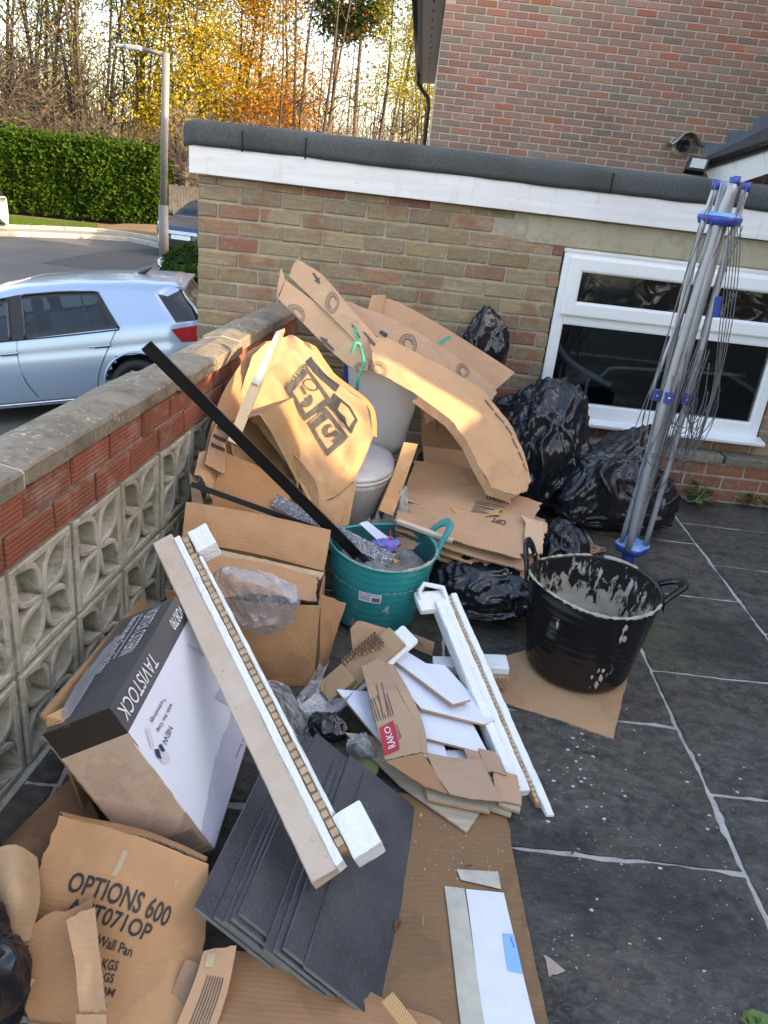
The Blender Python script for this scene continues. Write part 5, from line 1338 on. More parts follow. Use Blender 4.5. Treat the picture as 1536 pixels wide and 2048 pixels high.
for a0, z0_, n_, sp_ in ((-1.30, .29, 9, .014), (-1.42, .10, 5, .012), (-1.52, .05, 3, .012)):
    B = MB()
    for k in range(n_):
        a, z = a0+rs.gauss(0, sp_*3.2), max(.02, min(.32, z0_+rs.gauss(0, sp_*1.5))); s0 = rs.uniform(.002, .010); c_ = pt(.180+.045*(z/.34)**.85, z, a); d = V((math.cos(a), math.sin(a), 0)); e = V((-d.y, d.x, 0)); m = 8
        ring_ = [c_+d*.001+e*s0*math.cos(2*math.pi*q/m)*rs.uniform(.5, 1)+V((0, 0, 1))*s0*1.9*math.sin(2*math.pi*q/m)*rs.uniform(.6, 1.2) for q in range(m)]
        B.add(ring_+[c_+d*.0045], [(q, (q+1) % m, m) for q in range(m)])
    o = B.build('plaster_splash', M['plaster'], tb, True); o['kind'] = 'stuff'
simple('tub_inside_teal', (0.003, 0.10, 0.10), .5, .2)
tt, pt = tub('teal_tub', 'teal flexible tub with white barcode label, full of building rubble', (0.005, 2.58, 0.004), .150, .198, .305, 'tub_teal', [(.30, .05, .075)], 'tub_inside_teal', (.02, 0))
rim_crust(tt, pt, .198, .305, [(-2.5, -1.2, .003), (-1.2, -.35, .006), (-.3, .1, .005)], 5)
# label on the teal tub
sfl = Surf([[pt(.155+.045*(z/.305)**.85*1.02, z, a) for a in (-1.93, -1.78, -1.63, -1.48)] for z in (.205, .185, .165)])
lb = press('label', sfl, rq(0, 0, 1, 1), quad_grid(6), 'label_white', tt, .004)
press_many('lettering', sfl, [(rq(.05, .22, .95, .10), text_mesh('30L TUB MADE IN UK', .01))]+[(rq(.04, .34+.1*i, .5, .37+.1*i), quad_grid(2)) for i in range(5)]+[(rq(.60+.035*i, .38, .615+.035*i+(.012 if i % 3 else 0), .85), quad_grid(1)) for i in range(10)], 'ink', tt, .0052)
# --- what is in the teal tub and leaning there
def bar_thing(name, label, A, B, wv, wd, th, mat, cat, uvm=False, group=None, seg=1):
    mw = frame(A, B-A, wv); L = (B-A).length; bm = bmesh.new(); add_box(bm, (0, -wd/2, -th/2), (L, wd/2, th/2), mw, min(th*.2, .0015)); o = bobj(name, bm, M[mat])
    if uvm:
        ul = o.data.uv_layers.new(name='UVMap'); inv = mw.inverted()
        for l in o.data.loops: q = inv @ o.data.vertices[l.vertex_index].co; ul.data[l.index].uv = (q.x, q.y)
    return tag(o, label, cat, group)
# long black trim: an angle section
A, B = W(292, 690, 2.28), W(716, 1112, 2.52)
blk = thing('black_trim', 'long black metal trim leaning from the teal tub up over the garden wall', 'trim', B)
wv = V((.75, .25, .5)); mw = frame(A, B-A, wv); L = (B-A).length
bm = bmesh.new(); add_box(bm, (0, -.016, -.0015), (L, .016, .0015), mw); bobj('web', bm, M['black_trim'], blk)
bm = bmesh.new(); add_box(bm, (0, .016, -.010), (L, .019, .010), mw); add_box(bm, (0, -.019, -.010), (L, -.016, .010), mw); bobj('flange', bm, M['black_trim'], blk)
bar_thing('black_trim', 'thin black strip lying behind the brown box flap', W(382, 968, 2.52), W(640, 1060, 2.56), V((.2, .4, 1)), .020, .008, 'black_trim', 'trim')
for i, (a, b, w_) in enumerate((((668, 1062, 2.60), (762, 1150, 2.46), .022), ((658, 1080, 2.58), (720, 1150, 2.46), .016), ((700, 1075, 2.62), (790, 1150, 2.47), .018), ((655, 1102, 2.56), (730, 1148, 2.46), .012))):
    bar_thing('plastic_trim', 'short black trim offcut standing in the teal tub', W(*a), W(*b), V((.6, .2, .8)), w_, .010, 'black_trim', 'trim', group='trim offcuts in the tub')
bar_thing('mosaic_strip', 'grey border tile strip with white squiggle pattern sticking out of the teal tub', W(548, 1000, 2.62), W(785, 1122, 2.50), V((.2, .45, .9)), .050, .008, 'mosaic', 'tile', True)
o, _ = sheet('white_offcut', NY([(718, 1046, 2.62), (735, 1042, 2.62)], [(760, 1085, 2.56), (776, 1075, 2.56)]), None, 'label_white', None, .008, (6, 8), False, .002, 9, 81); tag(o, 'broken white plastic piece in the teal tub beside the border tile', 'plastic')
bm = bmesh.new(); bmesh.ops.create_icosphere(bm, subdivisions=4, radius=1.0)
c = W(772, 1092, 2.56)
for v in bm.verts:
    d = v.co.normalized(); k = 1+.5*n3(d, 2.2, 3)+.35*(1-abs(n3(d, 5, 1))*2); v.co = c+V((d.x*.042*k, d.y*.035*k, d.z*.026*k))
simple('purple_cloth', (0.16, 0.14, 0.42), .8, .25, 30, .5, 60)
tag(bobj('purple_sponge', bm, M['purple_cloth'], None, True), 'crumpled purple cloth in the teal tub', 'cloth')
simple('red_string', (0.35, 0.02, 0.03), .6); simple('orange_bit', (0.75, 0.33, 0.02), .5)
tag(tube('red_cord', [W(780, 1060, 2.56), W(781, 1080, 2.55), W(784, 1100, 2.55), W(786, 1112, 2.53)], .003, M['red_string']), 'thin red cord sticking up from the purple cloth', 'cord')
tag(mobj('orange_chip', [W(786, 1116, 2.49), W(799, 1121, 2.48), W(788, 1127, 2.48), W(789, 1117, 2.5)], [(0, 1, 2), (0, 3, 1), (0, 2, 3), (1, 3, 2)], M['orange_bit']), 'small orange chip at the rim inside the teal tub', 'chip')
o, _ = sheet('paper_scrap', NY([(793, 1072, 2.60), (820, 1080, 2.58), (842, 1085, 2.57)], [(790, 1110, 2.52), (812, 1100, 2.52), (828, 1098, 2.53)]), (0.16, 0.12, 0.095), 'card', None, .002, (14, 12), True, .010, 16, 82, .06); tag(o, 'crumpled dark brown paper inside the teal tub by the handle', 'paper')
# rubble filling the tub, one mass
def heap(name, label, fpos, ru, rv, hz_, seed, mat, cat, n=40, fine=1.0):
    vs, fs = [], []; c = V(fpos)
    for j in range(n+1):
        for i in range(n+1):
            x, y = (i/n*2-1), (j/n*2-1); r = math.sqrt(x*x+y*y); e = max(0, 1-r**3)
            z = hz_*e*(.75+.5*n3((x, y, seed), 1.6)+.25*n3((x, y, seed), 5)+fine*.22*n3((x, y, seed), 12)+fine*.1*n3((x, y, seed), 28))
            vs.append(c+V((x*ru, y*rv, z-.02*(1 if r > .97 else 0))))
    for j in range(n):
        for i in range(n):
            if ((i+.5)/n*2-1)**2+((j+.5)/n*2-1)**2 < 1: fs.append((j*(n+1)+i, j*(n+1)+i+1, (j+1)*(n+1)+i+1, (j+1)*(n+1)+i))
    o = mobj(name, vs, fs, M[mat], None, True); tag(o, label, cat); return o
simple('rubble', (0.20, 0.19, 0.18), .9, .4, 14, .6, 60)
heap('rubble', 'grey rubble filling the teal tub', (.01, 2.58, .225), .185, .185, .06, 4, 'rubble', 'rubble', 44)
heap('plaster_heap', 'lumpy dried sandy plaster heap behind the teal tub', (.04, 2.86, .0), .20, .085, .40, 2, 'plaster', 'plaster', 56)

# ================================================================ TOILET
tl = thing('toilet', 'white ceramic toilet pan with closed lid and tall tapered cistern under cardboard', 'toilet', (-.10, 3.25, 0))
def oval(cx, cy, rx, ry, z, n=40, sq=2.3, back=None):
    out = []
    for k in range(n):
        a = 2*math.pi*k/n; ca, sa = math.cos(a), math.sin(a)
        x = math.copysign(abs(ca)**(2/sq), ca)*rx; y = math.copysign(abs(sa)**(2/sq), sa)*ry
        out.append(V((cx+x, cy+y, z)))
    return out
def loft(name, rr, mat, parent, capa=True, capb=True):
    n = len(rr[0]); vs = [p for q in rr for p in q]; fs = [(i*n+k, i*n+(k+1) % n, (i+1)*n+(k+1) % n, (i+1)*n+k) for i in range(len(rr)-1) for k in range(n)]
    if capa: fs.append(tuple(range(n-1, -1, -1)))
    if capb: fs.append(tuple((len(rr)-1)*n+k for k in range(n)))
    return mobj(name, vs, fs, M[mat], parent, True)
tc = W(762, 830, 3.52); 
loft('cistern', [oval(tc.x-.01, 3.52, .112, .085, .36, sq=2.2), oval(tc.x-.005, 3.52, .135, .095, .42, sq=2.25), oval(tc.x, 3.52, .160, .105, .60, sq=2.25), oval(tc.x+.004, 3.52, .180, .112, .745, sq=2.25), oval(tc.x+.005, 3.52, .183, .114, .765, sq=2.25)], 'ceramic', tl)
loft('cistern_lid', [oval(tc.x+.005, 3.515, .190, .120, .767, sq=2.25), oval(tc.x+.005, 3.515, .190, .120, .782, sq=2.25), oval(tc.x+.005, 3.515, .180, .112, .790, sq=2.25)], 'ceramic', tl)
pc = W(700, 950, 3.12); pcx = pc.x
loft('pan', [oval(pcx, 3.28, .11, .20, .0), oval(pcx, 3.27, .11, .20, .12), oval(pcx, 3.22, .145, .235, .26), oval(pcx, 3.19, .175, .25, .36), oval(pcx, 3.18, .182, .255, .385)], 'ceramic', tl)
seat = loft('seat', [oval(pcx, 3.18, .186, .258, .387), oval(pcx, 3.18, .188, .260, .398), oval(pcx, 3.18, .184, .256, .403)], 'ceramic', tl)
loft('lid', [oval(pcx, 3.18, .184, .256, .406), oval(pcx, 3.18, .188, .260, .415), oval(pcx, 3.18, .180, .252, .425), oval(pcx, 3.19, .14, .20, .431), oval(pcx, 3.19, .05, .08, .433)], 'ceramic', tl)
simple('box_blue', (0.02, 0.06, 0.30), .5)
o = box('blue_carton', (-.26, 3.52, .45), (-.17, 3.62, .76), M['box_blue'], None, bevel=.004); tag(o, 'sliver of a blue carton between the toilet cistern and brown box', 'box')

# ================================================================ CARDBOARD AT THE WALL AND ON TOP
# flattened cartons leaning along the garden wall
o, _ = sheet('cardboard_sheet', NY([(500, 700, 3.15), (540, 680, 3.3), (566, 700, 3.35)], [(440, 800, 2.85), (470, 800, 2.9), (520, 820, 3.0)], [(395, 950, 2.62), (430, 980, 2.62), (470, 1000, 2.65)]), (0.30, 0.185, 0.10), 'card', None, .005, None, True, .010, 5, 91, .02)
tag(o, 'crumpled brown cardboard jammed along the ridged brick wall', 'cardboard')
o, sz = sheet('cardboard_sheet', NY([(478, 772, 3.0), (512, 760, 3.05)], [(430, 850, 2.75), (458, 862, 2.8)], [(408, 930, 2.6), (450, 950, 2.62)]), (0.37, 0.245, 0.155), 'card', None, .005, (12, 30), True, .008, 7, 92, .02)
tag(o, 'cardboard strip with black bar print along the garden wall', 'cardboard')
press_many('printed_bars', sz, [(rq(.1, .05+.11*i, .9, .09+.11*i), quad_grid(4)) for i in range(7)], 'ink', o, .003)
o, _ = sheet('cardboard_sheet', NY([(556, 662, 3.12), (569, 656, 3.13)], [(500, 770, 2.86), (520, 775, 2.86)], [(455, 880, 2.62), (475, 890, 2.62)]), (0.55, 0.42, 0.30), 'card', None, .012, (6, 30), True, .002, 7, 93)
tag(o, 'thick edge of a standing board with shiny tape beside the crushed carton', 'cardboard')
press('tape', Surf(NY([(553, 664, 3.11), (564, 660, 3.11)], [(503, 765, 2.86), (518, 772, 2.86)]), False), rq(0, 0, 1, 1), quad_grid(4), 'tape_pale', o, .003)
o, _ = sheet('cardboard_flap', NY([(398, 905, 2.66), (432, 895, 2.7), (440, 915, 2.7)], [(388, 950, 2.58), (405, 955, 2.58), (425, 1000, 2.56)]), (0.44, 0.30, 0.19), 'card', None, .005, None, True, .004, 7, 94, .01)
tag(o, 'folded carton corner against the screen blocks', 'cardboard')
o, _ = sheet('cardboard_sheet', NY([(378, 945, 2.60), (392, 955, 2.60)], [(385, 1010, 2.50), (408, 1008, 2.52)]), (0.22, 0.17, 0.12), 'card', None, .004, None, False, .002, 7, 96); tag(o, 'dull end flap of the folded carton by the screen blocks', 'cardboard')
o, _ = sheet('cardboard_sheet', NY([(440, 900, 2.72), (520, 930, 2.74), (590, 960, 2.78)], [(430, 960, 2.62), (510, 990, 2.62), (580, 1010, 2.66)], [(420, 1040, 2.50), (500, 1050, 2.52), (590, 1060, 2.56)]), (0.36, 0.215, 0.105), 'card', None, .005, None, True, .010, 4, 95, .015)
tag(o, 'bare brown cardboard panel behind the open box flap', 'cardboard')
# crushed carton with printed symbols
cc5 = thing('crushed_carton', 'crushed brown carton printed with umbrella symbol and number 5, sunlit', 'box', (-.3, 2.9, 0))
o5, s5_ = sheet('front_panel', NY([(503, 712, 3.08), (535, 684, 3.20), (578, 668, 3.26), (618, 686, 3.22)], [(486, 770, 2.98), (545, 742, 3.06), (606, 734, 3.08), (656, 752, 3.08)], [(515, 850, 2.88), (590, 842, 2.92), (664, 826, 2.96), (732, 808, 3.00)], [(590, 950, 2.78), (640, 935, 2.82), (697, 912, 2.86), (746, 872, 2.92)], [(622, 1010, 2.70), (655, 1000, 2.74), (690, 985, 2.78), (716, 952, 2.84)]),
              (0.47, 0.315, 0.175), 'card', cc5, .005, (48, 52), False, .017, 4.2, 101)
sheet('lower_flap', NY([(600, 985, 2.72), (660, 1000, 2.72), (715, 960, 2.80)], [(600, 1040, 2.68), (660, 1050, 2.68), (705, 1010, 2.76)], [(560, 1100, 2.62), (640, 1110, 2.64), (690, 1085, 2.70)]), (0.46, 0.31, 0.175), 'card', cc5, .005, (28, 24), True, .008, 4, 102)
sheet('side_flap', NY([(486, 770, 2.975), (470, 835, 2.86), (520, 828, 2.85)], [(515, 850, 2.875), (545, 860, 2.84), (560, 880, 2.82)], [(592, 952, 2.775), (612, 960, 2.755), (630, 962, 2.74)], [(618, 1030, 2.69), (624, 1030, 2.68), (632, 1030, 2.68)]), (0.45, 0.30, 0.17), 'card', cc5, .005, (22, 30), True, .003, 5, 103)
sheet('right_flap', NY([(618, 686, 3.23), (632, 692, 3.32)], [(656, 752, 3.09), (672, 750, 3.22)], [(732, 808, 3.01), (744, 808, 3.14)], [(746, 872, 2.93), (755, 874, 3.06)]), (0.33, 0.21, 0.11), 'card', cc5, .005, None, True, .004, 5, 104)
# open end of the carton: a bent hexagonal mouth with depth
mouth = [(462, 862), (468, 842), (520, 830), (542, 862), (594, 962), (588, 1010), (548, 952), (492, 948), (468, 905)]
r0 = [W(x, y, 2.74) for x, y in mouth]; r1 = [W(x+6, y-6, 2.80) for x, y in mouth]; cen = sum(r0, V())/len(r0)
r2 = [V((p.x+.10*(0)+(.06), p.y+.30, p.z+.03))*1 for p in r0]; r2 = [cen+V((.12, .33, .06))+(p-cen)*.75 for p in r0]
n = len(r0); vs = r0+r2; fs = [(i, (i+1) % n, n+(i+1) % n, n+i) for i in range(n)]+[tuple(n+i for i in range(n))]
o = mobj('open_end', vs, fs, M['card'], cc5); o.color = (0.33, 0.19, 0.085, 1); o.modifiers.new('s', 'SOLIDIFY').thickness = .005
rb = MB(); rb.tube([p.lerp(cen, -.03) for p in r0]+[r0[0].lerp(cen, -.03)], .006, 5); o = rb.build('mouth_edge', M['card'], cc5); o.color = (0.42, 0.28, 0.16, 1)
P5 = lambda nm, pts, shape, mat, lift=.003: press(nm, s5_, UQ(s5_, *pts), shape, mat, o5, lift)
def frame_shape(t=.13):
    o_ = [(0, 0), (1, 0), (1, 1), (0, 1)]; vv = []; ff = []
    n = 5
    for (x0, y0, x1, y1) in ((0, 0, 1, t), (0, 1-t*1.9, 1, 1), (0, t, t, 1-t*1.9), (1-t, t, 1, 1-t*1.9)):
        b = len(vv); vv += [(x0+(x1-x0)*i/n, y0+(y1-y0)*j/n) for j in range(n+1) for i in range(n+1)]; ff += [(b+j*(n+1)+i, b+j*(n+1)+i+1, b+(j+1)*(n+1)+i+1, b+(j+1)*(n+1)+i) for j in range(n) for i in range(n)]
    return vv, ff
simple('ink_soft', (0.075, 0.062, 0.048), .7, .3, 30)
Q1 = [(663, 805), (613, 838), (572, 772), (606, 728)]          # umbrella square (bottom is away from the heading)
P5('printed_symbol', [(610, 843), (665, 804), (612, 725), (570, 778)], frame_shape(), 'ink_soft')
P5('printed_symbol', [(655, 915), (697, 876), (650, 815), (615, 846)], frame_shape(), 'ink_soft')
P5('printed_symbol', [(703, 870), (716, 842), (668, 786), (655, 812)], frame_shape(), 'ink')
P5('printed_symbol', [(672, 784), (680, 770), (622, 712), (612, 722)], quad_grid(6), 'ink')
um = [(0.08, .5)]+[(.5+.42*math.cos(a), .42-.40*math.sin(a)) for a in [math.pi*k/12 for k in range(13)][::-1]]+[(.82, .5), (.68, .40), (.55, .52), (.48, .52), (.42, .40), (.28, .48), (.2, .38)]
P5('printed_symbol', [(608, 826), (634, 802), (612, 772), (590, 795)], poly2(um), 'ink_soft', .004)
P5('printed_symbol', [(611, 792), (614, 790), (604, 771), (601, 773)], quad_grid(3), 'ink_soft', .004)
P5('printed_symbol', [(615, 782), (640, 782), (628, 758), (603, 762)], arc_ring(.46, .55, 0, 6.283, 24), 'ink', .004)
press('lettering', s5_, UQ(s5_, (611, 737), (578, 772), (572, 766), (604, 729)), text_mesh('Quick & Easy'), 'tape_tan', o5, .0045)
press('lettering', s5_, UQ(s5_, (646, 828), (622, 850), (619, 846), (642, 823)), text_mesh('Year Guarantee'), 'tape_tan', o5, .0045)
press('lettering', s5_, UQ(s5_, (679, 875), (654, 883), (650, 848), (675, 846)) if False else UQ(s5_, (657.6, 845.6), (641, 863), (670, 890), (687, 873)), text_mesh('5', .03), 'ink_soft', o5, .0045)
P5('printed_symbol', [(690, 852), (698, 846), (668, 812), (664, 820)], poly2([(0, .2), (.4, 0), (1, .3), (.8, .6), (1, 1), (.5, .8), (.2, 1), (.3, .6)]), 'ink', .004)
P5('tape', [(694, 1040), (704, 1036), (676, 986), (664, 990)], quad_grid(4), 'tape_tan', .004) if False else None

# long arrow carton and drape over the toilet
lc = thing('long_carton', 'long brown carton with arrows and ring stamps lying across the toilet cistern', 'box', (-.15, 3.5, .7))
oL, sL = sheet('left_panel', NY([(556, 597, 3.80), (572, 560, 3.88)], [(600, 640, 3.66), (640, 612, 3.74)], [(650, 690, 3.50), (690, 655, 3.58)], [(706, 738, 3.34), (728, 712, 3.40)], [(735, 742, 3.28), (738, 722, 3.32)]), (0.45, 0.315, 0.20), 'card', lc, .005, (16, 40), True, .004, 4, 111)
oR, sR = sheet('right_panel', NY([(578, 552, 3.92), (592, 522, 3.98), (612, 528, 4.0)], [(618, 590, 3.80), (640, 555, 3.88), (650, 560, 3.9)], [(670, 640, 3.62), (690, 610, 3.70), (698, 620, 3.7)], [(715, 690, 3.46), (730, 655, 3.52), (742, 668, 3.52)], [(735, 738, 3.34), (762, 700, 3.40), (780, 700, 3.42)]), (0.43, 0.305, 0.20), 'card', lc, .005, (20, 40), True, .004, 4, 112)
def arrow(): return [(0, .3), (.55, .3), (.55, 0), (1, .5), (.55, 1), (.55, .7), (0, .7)], [(0, 1, 5, 6), (1, 2, 3), (1, 3, 5), (3, 4, 5)]
press('printed_arrow', sL, UQ(sL, (668, 700), (632, 675), (648, 668), (668, 692)) if False else UQ(sL, (664, 706), (632, 678), (646, 668), (670, 694)), arrow(), 'ink_soft', oL, .0025)
press('printed_arrow', sR, UQ(sR, (622, 550), (634, 572), (646, 566), (630, 544)), arrow(), 'ink_soft', oR, .0025)
press('printed_arrow', sR, UQ(sR, (715, 676), (700, 648), (704, 644), (724, 676)), arrow(), 'ink_soft', oR, .0025)
def stamp(sf, px, py, r, parent, mat='ink_faded', a=0.0, k=.85):
    q = UQ(sf, (px-r*k, py+r), (px+r*k, py+r), (px+r*k, py-r), (px-r*k, py-r)); it = [(q, arc_ring(.46, .49, 0, 6.283, 30)), (q, arc_ring(.22, .28, 0, 4.4, 18))]
    for i in range(18): b = i*.349; it.append((q, arc_ring(.33, .41, b, b+.16, 2)))
    return press_many('printed_stamp', sf, it, mat, parent, .0028)
stamp(sL, 588, 632, 23, oL); stamp(sR, 663, 608, 20, oR, k=.7); stamp(sL, 718, 738, 14, oL)
sheet('end_flap', NY([(552, 600, 3.80), (556, 565, 3.86)], [(572, 560, 3.88), (562, 532, 3.93)]), (0.40, 0.31, 0.23), 'card', lc, .004, (8, 8), False, .006, 9, 113, .08)
DN = NY([(733, 668, 3.42), (742, 705, 3.34), (748, 742, 3.22)], [(775, 676, 3.44), (800, 730, 3.30), (830, 786, 3.14)], [(870, 722, 3.42), (888, 780, 3.26), (900, 838, 3.08)], [(968, 778, 3.38), (955, 830, 3.20), (932, 880, 3.04)], [(1018, 842, 3.28), (996, 890, 3.12), (955, 928, 2.98)], [(1048, 905, 3.16), (1025, 948, 3.04), (982, 974, 2.94)], [(1063, 962, 3.04), (1054, 984, 2.98), (1032, 992, 2.92)])
oD, sD = sheet('cardboard_sheet', DN, (0.45, 0.305, 0.18), 'card', None, .005, (20, 60), False, .007, 5, 121, .012)
sheet('folded_edge', [[r[2], r[2]+V((-.012, -.004, -.035))] for r in DN[1:]], (0.36, 0.24, 0.145), 'card', oD, .004, (5, 50), False, .004, 6, 125, .05)
press_many('printed_lines', sD, [([(.12, .52+.07*k), (.16, .52+.07*k), (.13, .58+.07*k), (.10, .58+.07*k)], quad_grid(3)) for k in range(6)], 'ink_faded', oD, .0025)
tag(oD, 'long curved cardboard sheet draping from the toilet cistern down to the carton stack', 'cardboard')
press('printed_arrow', sD, UQ(sD, (748, 692), (724, 660), (732, 662), (752, 688)), quad_grid(3), 'ink_soft', oD, .0025)
stamp(sD, 752, 745, 22, oD)
oE, sE = sheet('cardboard_sheet', NY([(700, 640, 3.72), (690, 600, 3.86)], [(780, 690, 3.60), (790, 640, 3.76)], [(860, 740, 3.52), (880, 690, 3.66)], [(930, 780, 3.46), (975, 760, 3.56)], [(985, 800, 3.40), (995, 785, 3.46)]), (0.40, 0.28, 0.185), 'card', None, .005, (16, 44), True, .008, 5, 122, .02)
tag(oE, 'stamped cardboard sheet with torn lower edge under the plain sheet', 'cardboard')
for (x, y, r) in ((815, 690, 22), (925, 740, 16)): stamp(sE, x, y, r, oE, 'ink_soft')
press('printed_bar', sE, UQ(sE, (758, 668), (772, 676), (776, 670), (762, 662)), quad_grid(2), 'ink', oE, .003)
oF, sF = sheet('cardboard_sheet', NY([(744, 590, 4.22), (730, 640, 4.02)], [(800, 606, 4.18), (790, 665, 3.96)], [(900, 662, 4.05), (880, 720, 3.82)], [(1030, 745, 3.84), (985, 785, 3.64)]), (0.41, 0.275, 0.175), 'card', None, .005, (14, 40), True, .003, 4, 123)
tag(oF, 'plain flat cardboard sheet with a green tape strip leaning towards the garage wall', 'cardboard')
press('green_tape', sF, UQ(sF, (860, 698), (864, 703), (903, 676), (898, 672)), quad_grid(4), 'tape_green', oF, .002)
sheet('folded_end', NY([(744, 590, 4.23), (733, 632, 4.05)], [(772, 590, 4.22), (762, 632, 4.04)]), (0.40, 0.25, 0.14), 'card', oF, .004, (8, 8), False, .003, 5, 124)
# green strap
gs = [W(708, 655, 3.42), W(714, 678, 3.36), W(722, 700, 3.33), W(728, 725, 3.30), W(722, 742, 3.26), W(716, 758, 3.24), W(714, 780, 3.24)]
def ribbon(name, pts, wd, mat, label, cat, parent=None):
    path = spline(pts, 30); vs = []; fs = []
    for i, p in enumerate(path):
        tan = (path[min(i+1, 30)]-path[max(i-1, 0)]).normalized(); b = tan.cross(V((0.2, -1, .3))).normalized()
        vs += [p+b*wd, p-b*wd]
    fs = [(2*i, 2*i+1, 2*i+3, 2*i+2) for i in range(30)]
    o = mobj(name, vs, fs, M[mat], parent, True); o.modifiers.new('s', 'SOLIDIFY').thickness = .0015
    return tag(o, label, cat) if label else o
ribbon('green_strap', gs, .0065, 'tape_green', 'torn green strapping tape dangling in front of the toilet cistern', 'strap')
ribbon('green_strap', [W(722, 690, 3.32), W(712, 686, 3.31), W(706, 696, 3.30), W(702, 706, 3.30)], .007, 'tape_green', 'short torn end of green strapping on the arrow carton', 'strap')
# cartons inside the hollow and narrow panel
o, _ = sheet('cardboard_strip', NY([(808, 884, 3.02), (836, 888, 3.02)], [(786, 950, 2.90), (812, 958, 2.92)], [(757, 1020, 2.80), (786, 1032, 2.82)]), (0.46, 0.30, 0.155), 'card', None, .012, (6, 24), True, .002, 5, 131); tag(o, 'narrow golden cardboard panel standing beside the toilet pan', 'cardboard')
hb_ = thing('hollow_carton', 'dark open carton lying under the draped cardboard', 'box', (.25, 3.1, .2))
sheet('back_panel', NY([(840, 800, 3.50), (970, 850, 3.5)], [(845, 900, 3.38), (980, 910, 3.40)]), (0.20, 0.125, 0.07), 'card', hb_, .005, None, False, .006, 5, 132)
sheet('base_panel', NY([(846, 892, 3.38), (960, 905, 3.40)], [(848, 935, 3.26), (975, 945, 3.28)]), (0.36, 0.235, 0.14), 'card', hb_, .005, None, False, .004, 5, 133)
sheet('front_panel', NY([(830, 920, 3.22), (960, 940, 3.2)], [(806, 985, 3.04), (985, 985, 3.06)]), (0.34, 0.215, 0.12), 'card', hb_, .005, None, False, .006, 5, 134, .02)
sheet('torn_liner', NY([(842, 800, 3.36), (862, 790, 3.36), (880, 830, 3.36)], [(850, 850, 3.30), (868, 845, 3.28), (876, 870, 3.3)]), (0.30, 0.20, 0.12), 'card', hb_, .003, (12, 12), True, .012, 14, 135, .08)
# stack of flattened cartons on the black bag
stk = [([(803, 975, 3.08), (930, 962, 3.14), (1086, 1004, 3.00)], [(795, 1012, 2.90), (930, 1018, 2.90), (1064, 1062, 2.80)], [(788, 1042, 2.74), (915, 1083, 2.70), (1046, 1122, 2.64)], 0, 'top flattened carton of the stack on the black bag, stamped OPT'),
       ([(810, 985, 3.06), (930, 980, 3.12), (1094, 1032, 2.96)], [(798, 1025, 2.88), (930, 1035, 2.88), (1080, 1080, 2.78)], [(790, 1050, 2.73), (915, 1096, 2.68), (1056, 1136, 2.62)], .014, 'flattened carton directly under the stamped one, torn white edge'),
       ([(810, 995, 3.06), (940, 990, 3.12), (1096, 1050, 2.95)], [(800, 1040, 2.86), (930, 1050, 2.86), (1086, 1100, 2.76)], [(792, 1052, 2.74), (900, 1100, 2.68), (1066, 1150, 2.60)], .028, 'lower flattened carton of the stack with frayed layers'),
       ([(800, 1000, 3.02), (940, 1000, 3.08), (1080, 1060, 2.94)], [(796, 1045, 2.86), (930, 1060, 2.86), (1070, 1110, 2.76)], [(790, 1056, 2.74), (880, 1100, 2.69), (1046, 1146, 2.60)], .042, 'bottom flattened carton of the stack resting on the black bag')]
for i, (a, b, c, dz, lb) in enumerate(stk):
    net = NY(a, b, c); net = [[p-V((0, 0, dz)) for p in r] for r in net]
    o, s_ = sheet('flat_carton', net, CARD[(i*2+3) % 6], 'card', None, .006, (30, 24), True, .006, 5, 141+i, 0, (.02, .05, .02, .015)); tag(o, lb, 'cardboard', 'flattened cartons on the bag')
    if i == 0:
        oS = o
        it = [(UQ(s_, (976+6*k, 986+k*1.6), (978.5+6*k+(k % 3), 986+k*1.6), (974+6*k+(k % 3), 998+k*1.6), (971.5+6*k, 998+k*1.6)), quad_grid(1)) for k in range(8)]
        for r in range(7): it.append((UQ(s_, (952-r*1.6, 1003+r*3.1), (1010-r*2-(r % 3)*6, 1015+r*3.1), (1010-r*2-(r % 3)*6, 1016.5+r*3.1), (952-r*1.6, 1004.5+r*3.1)), quad_grid(2)))
        press_many('lettering', s_, it, 'ink_faded', o, .0025)
        press('lettering', s_, UQ(s_, (1013, 1043), (985, 1036), (982, 1046), (1010, 1053)), text_mesh('OPT', .02), 'ink', o, .0028)
        o2, _ = sheet('torn_ply', NY([(800, 990, 2.99), (850, 1000, 2.98), (890, 1008, 2.98)], [(806, 1000, 2.93), (850, 1012, 2.92), (880, 1018, 2.92)]), (0.46, 0.34, 0.23), 'card', o, .003, (16, 8), True, .006, 9, 149, .1)
        sheet('torn_ply', NY([(900, 1014, 2.90), (950, 1020, 2.90), (1008, 1016, 2.90)], [(905, 1040, 2.84), (950, 1036, 2.85), (1004, 1030, 2.86)]), (0.47, 0.30, 0.14), 'card', o, .002, (18, 8), True, .010, 14, 150, .2)
o, _ = sheet('cardboard_scrap', NY([(1050, 1050, 2.80), (1090, 1040, 2.84)], [(1046, 1110, 2.66), (1086, 1110, 2.68)]), (0.46, 0.36, 0.27), 'card', None, .008, (10, 14), True, .006, 9, 151, .06); tag(o, 'pale torn cardboard layers hanging beside the black tub handle', 'cardboard')
o, _ = sheet('cardboard_scrap', NY([(1040, 1030, 2.86), (1094, 1046, 2.84)], [(1050, 1046, 2.82), (1096, 1062, 2.80)], [(1052, 1060, 2.80), (1090, 1068, 2.79)]), (0.50, 0.37, 0.25), 'card', None, .006, (12, 10), True, .008, 12, 152, .05); tag(o, 'buckled corrugated cardboard edge at the corner of the carton stack', 'cardboard')
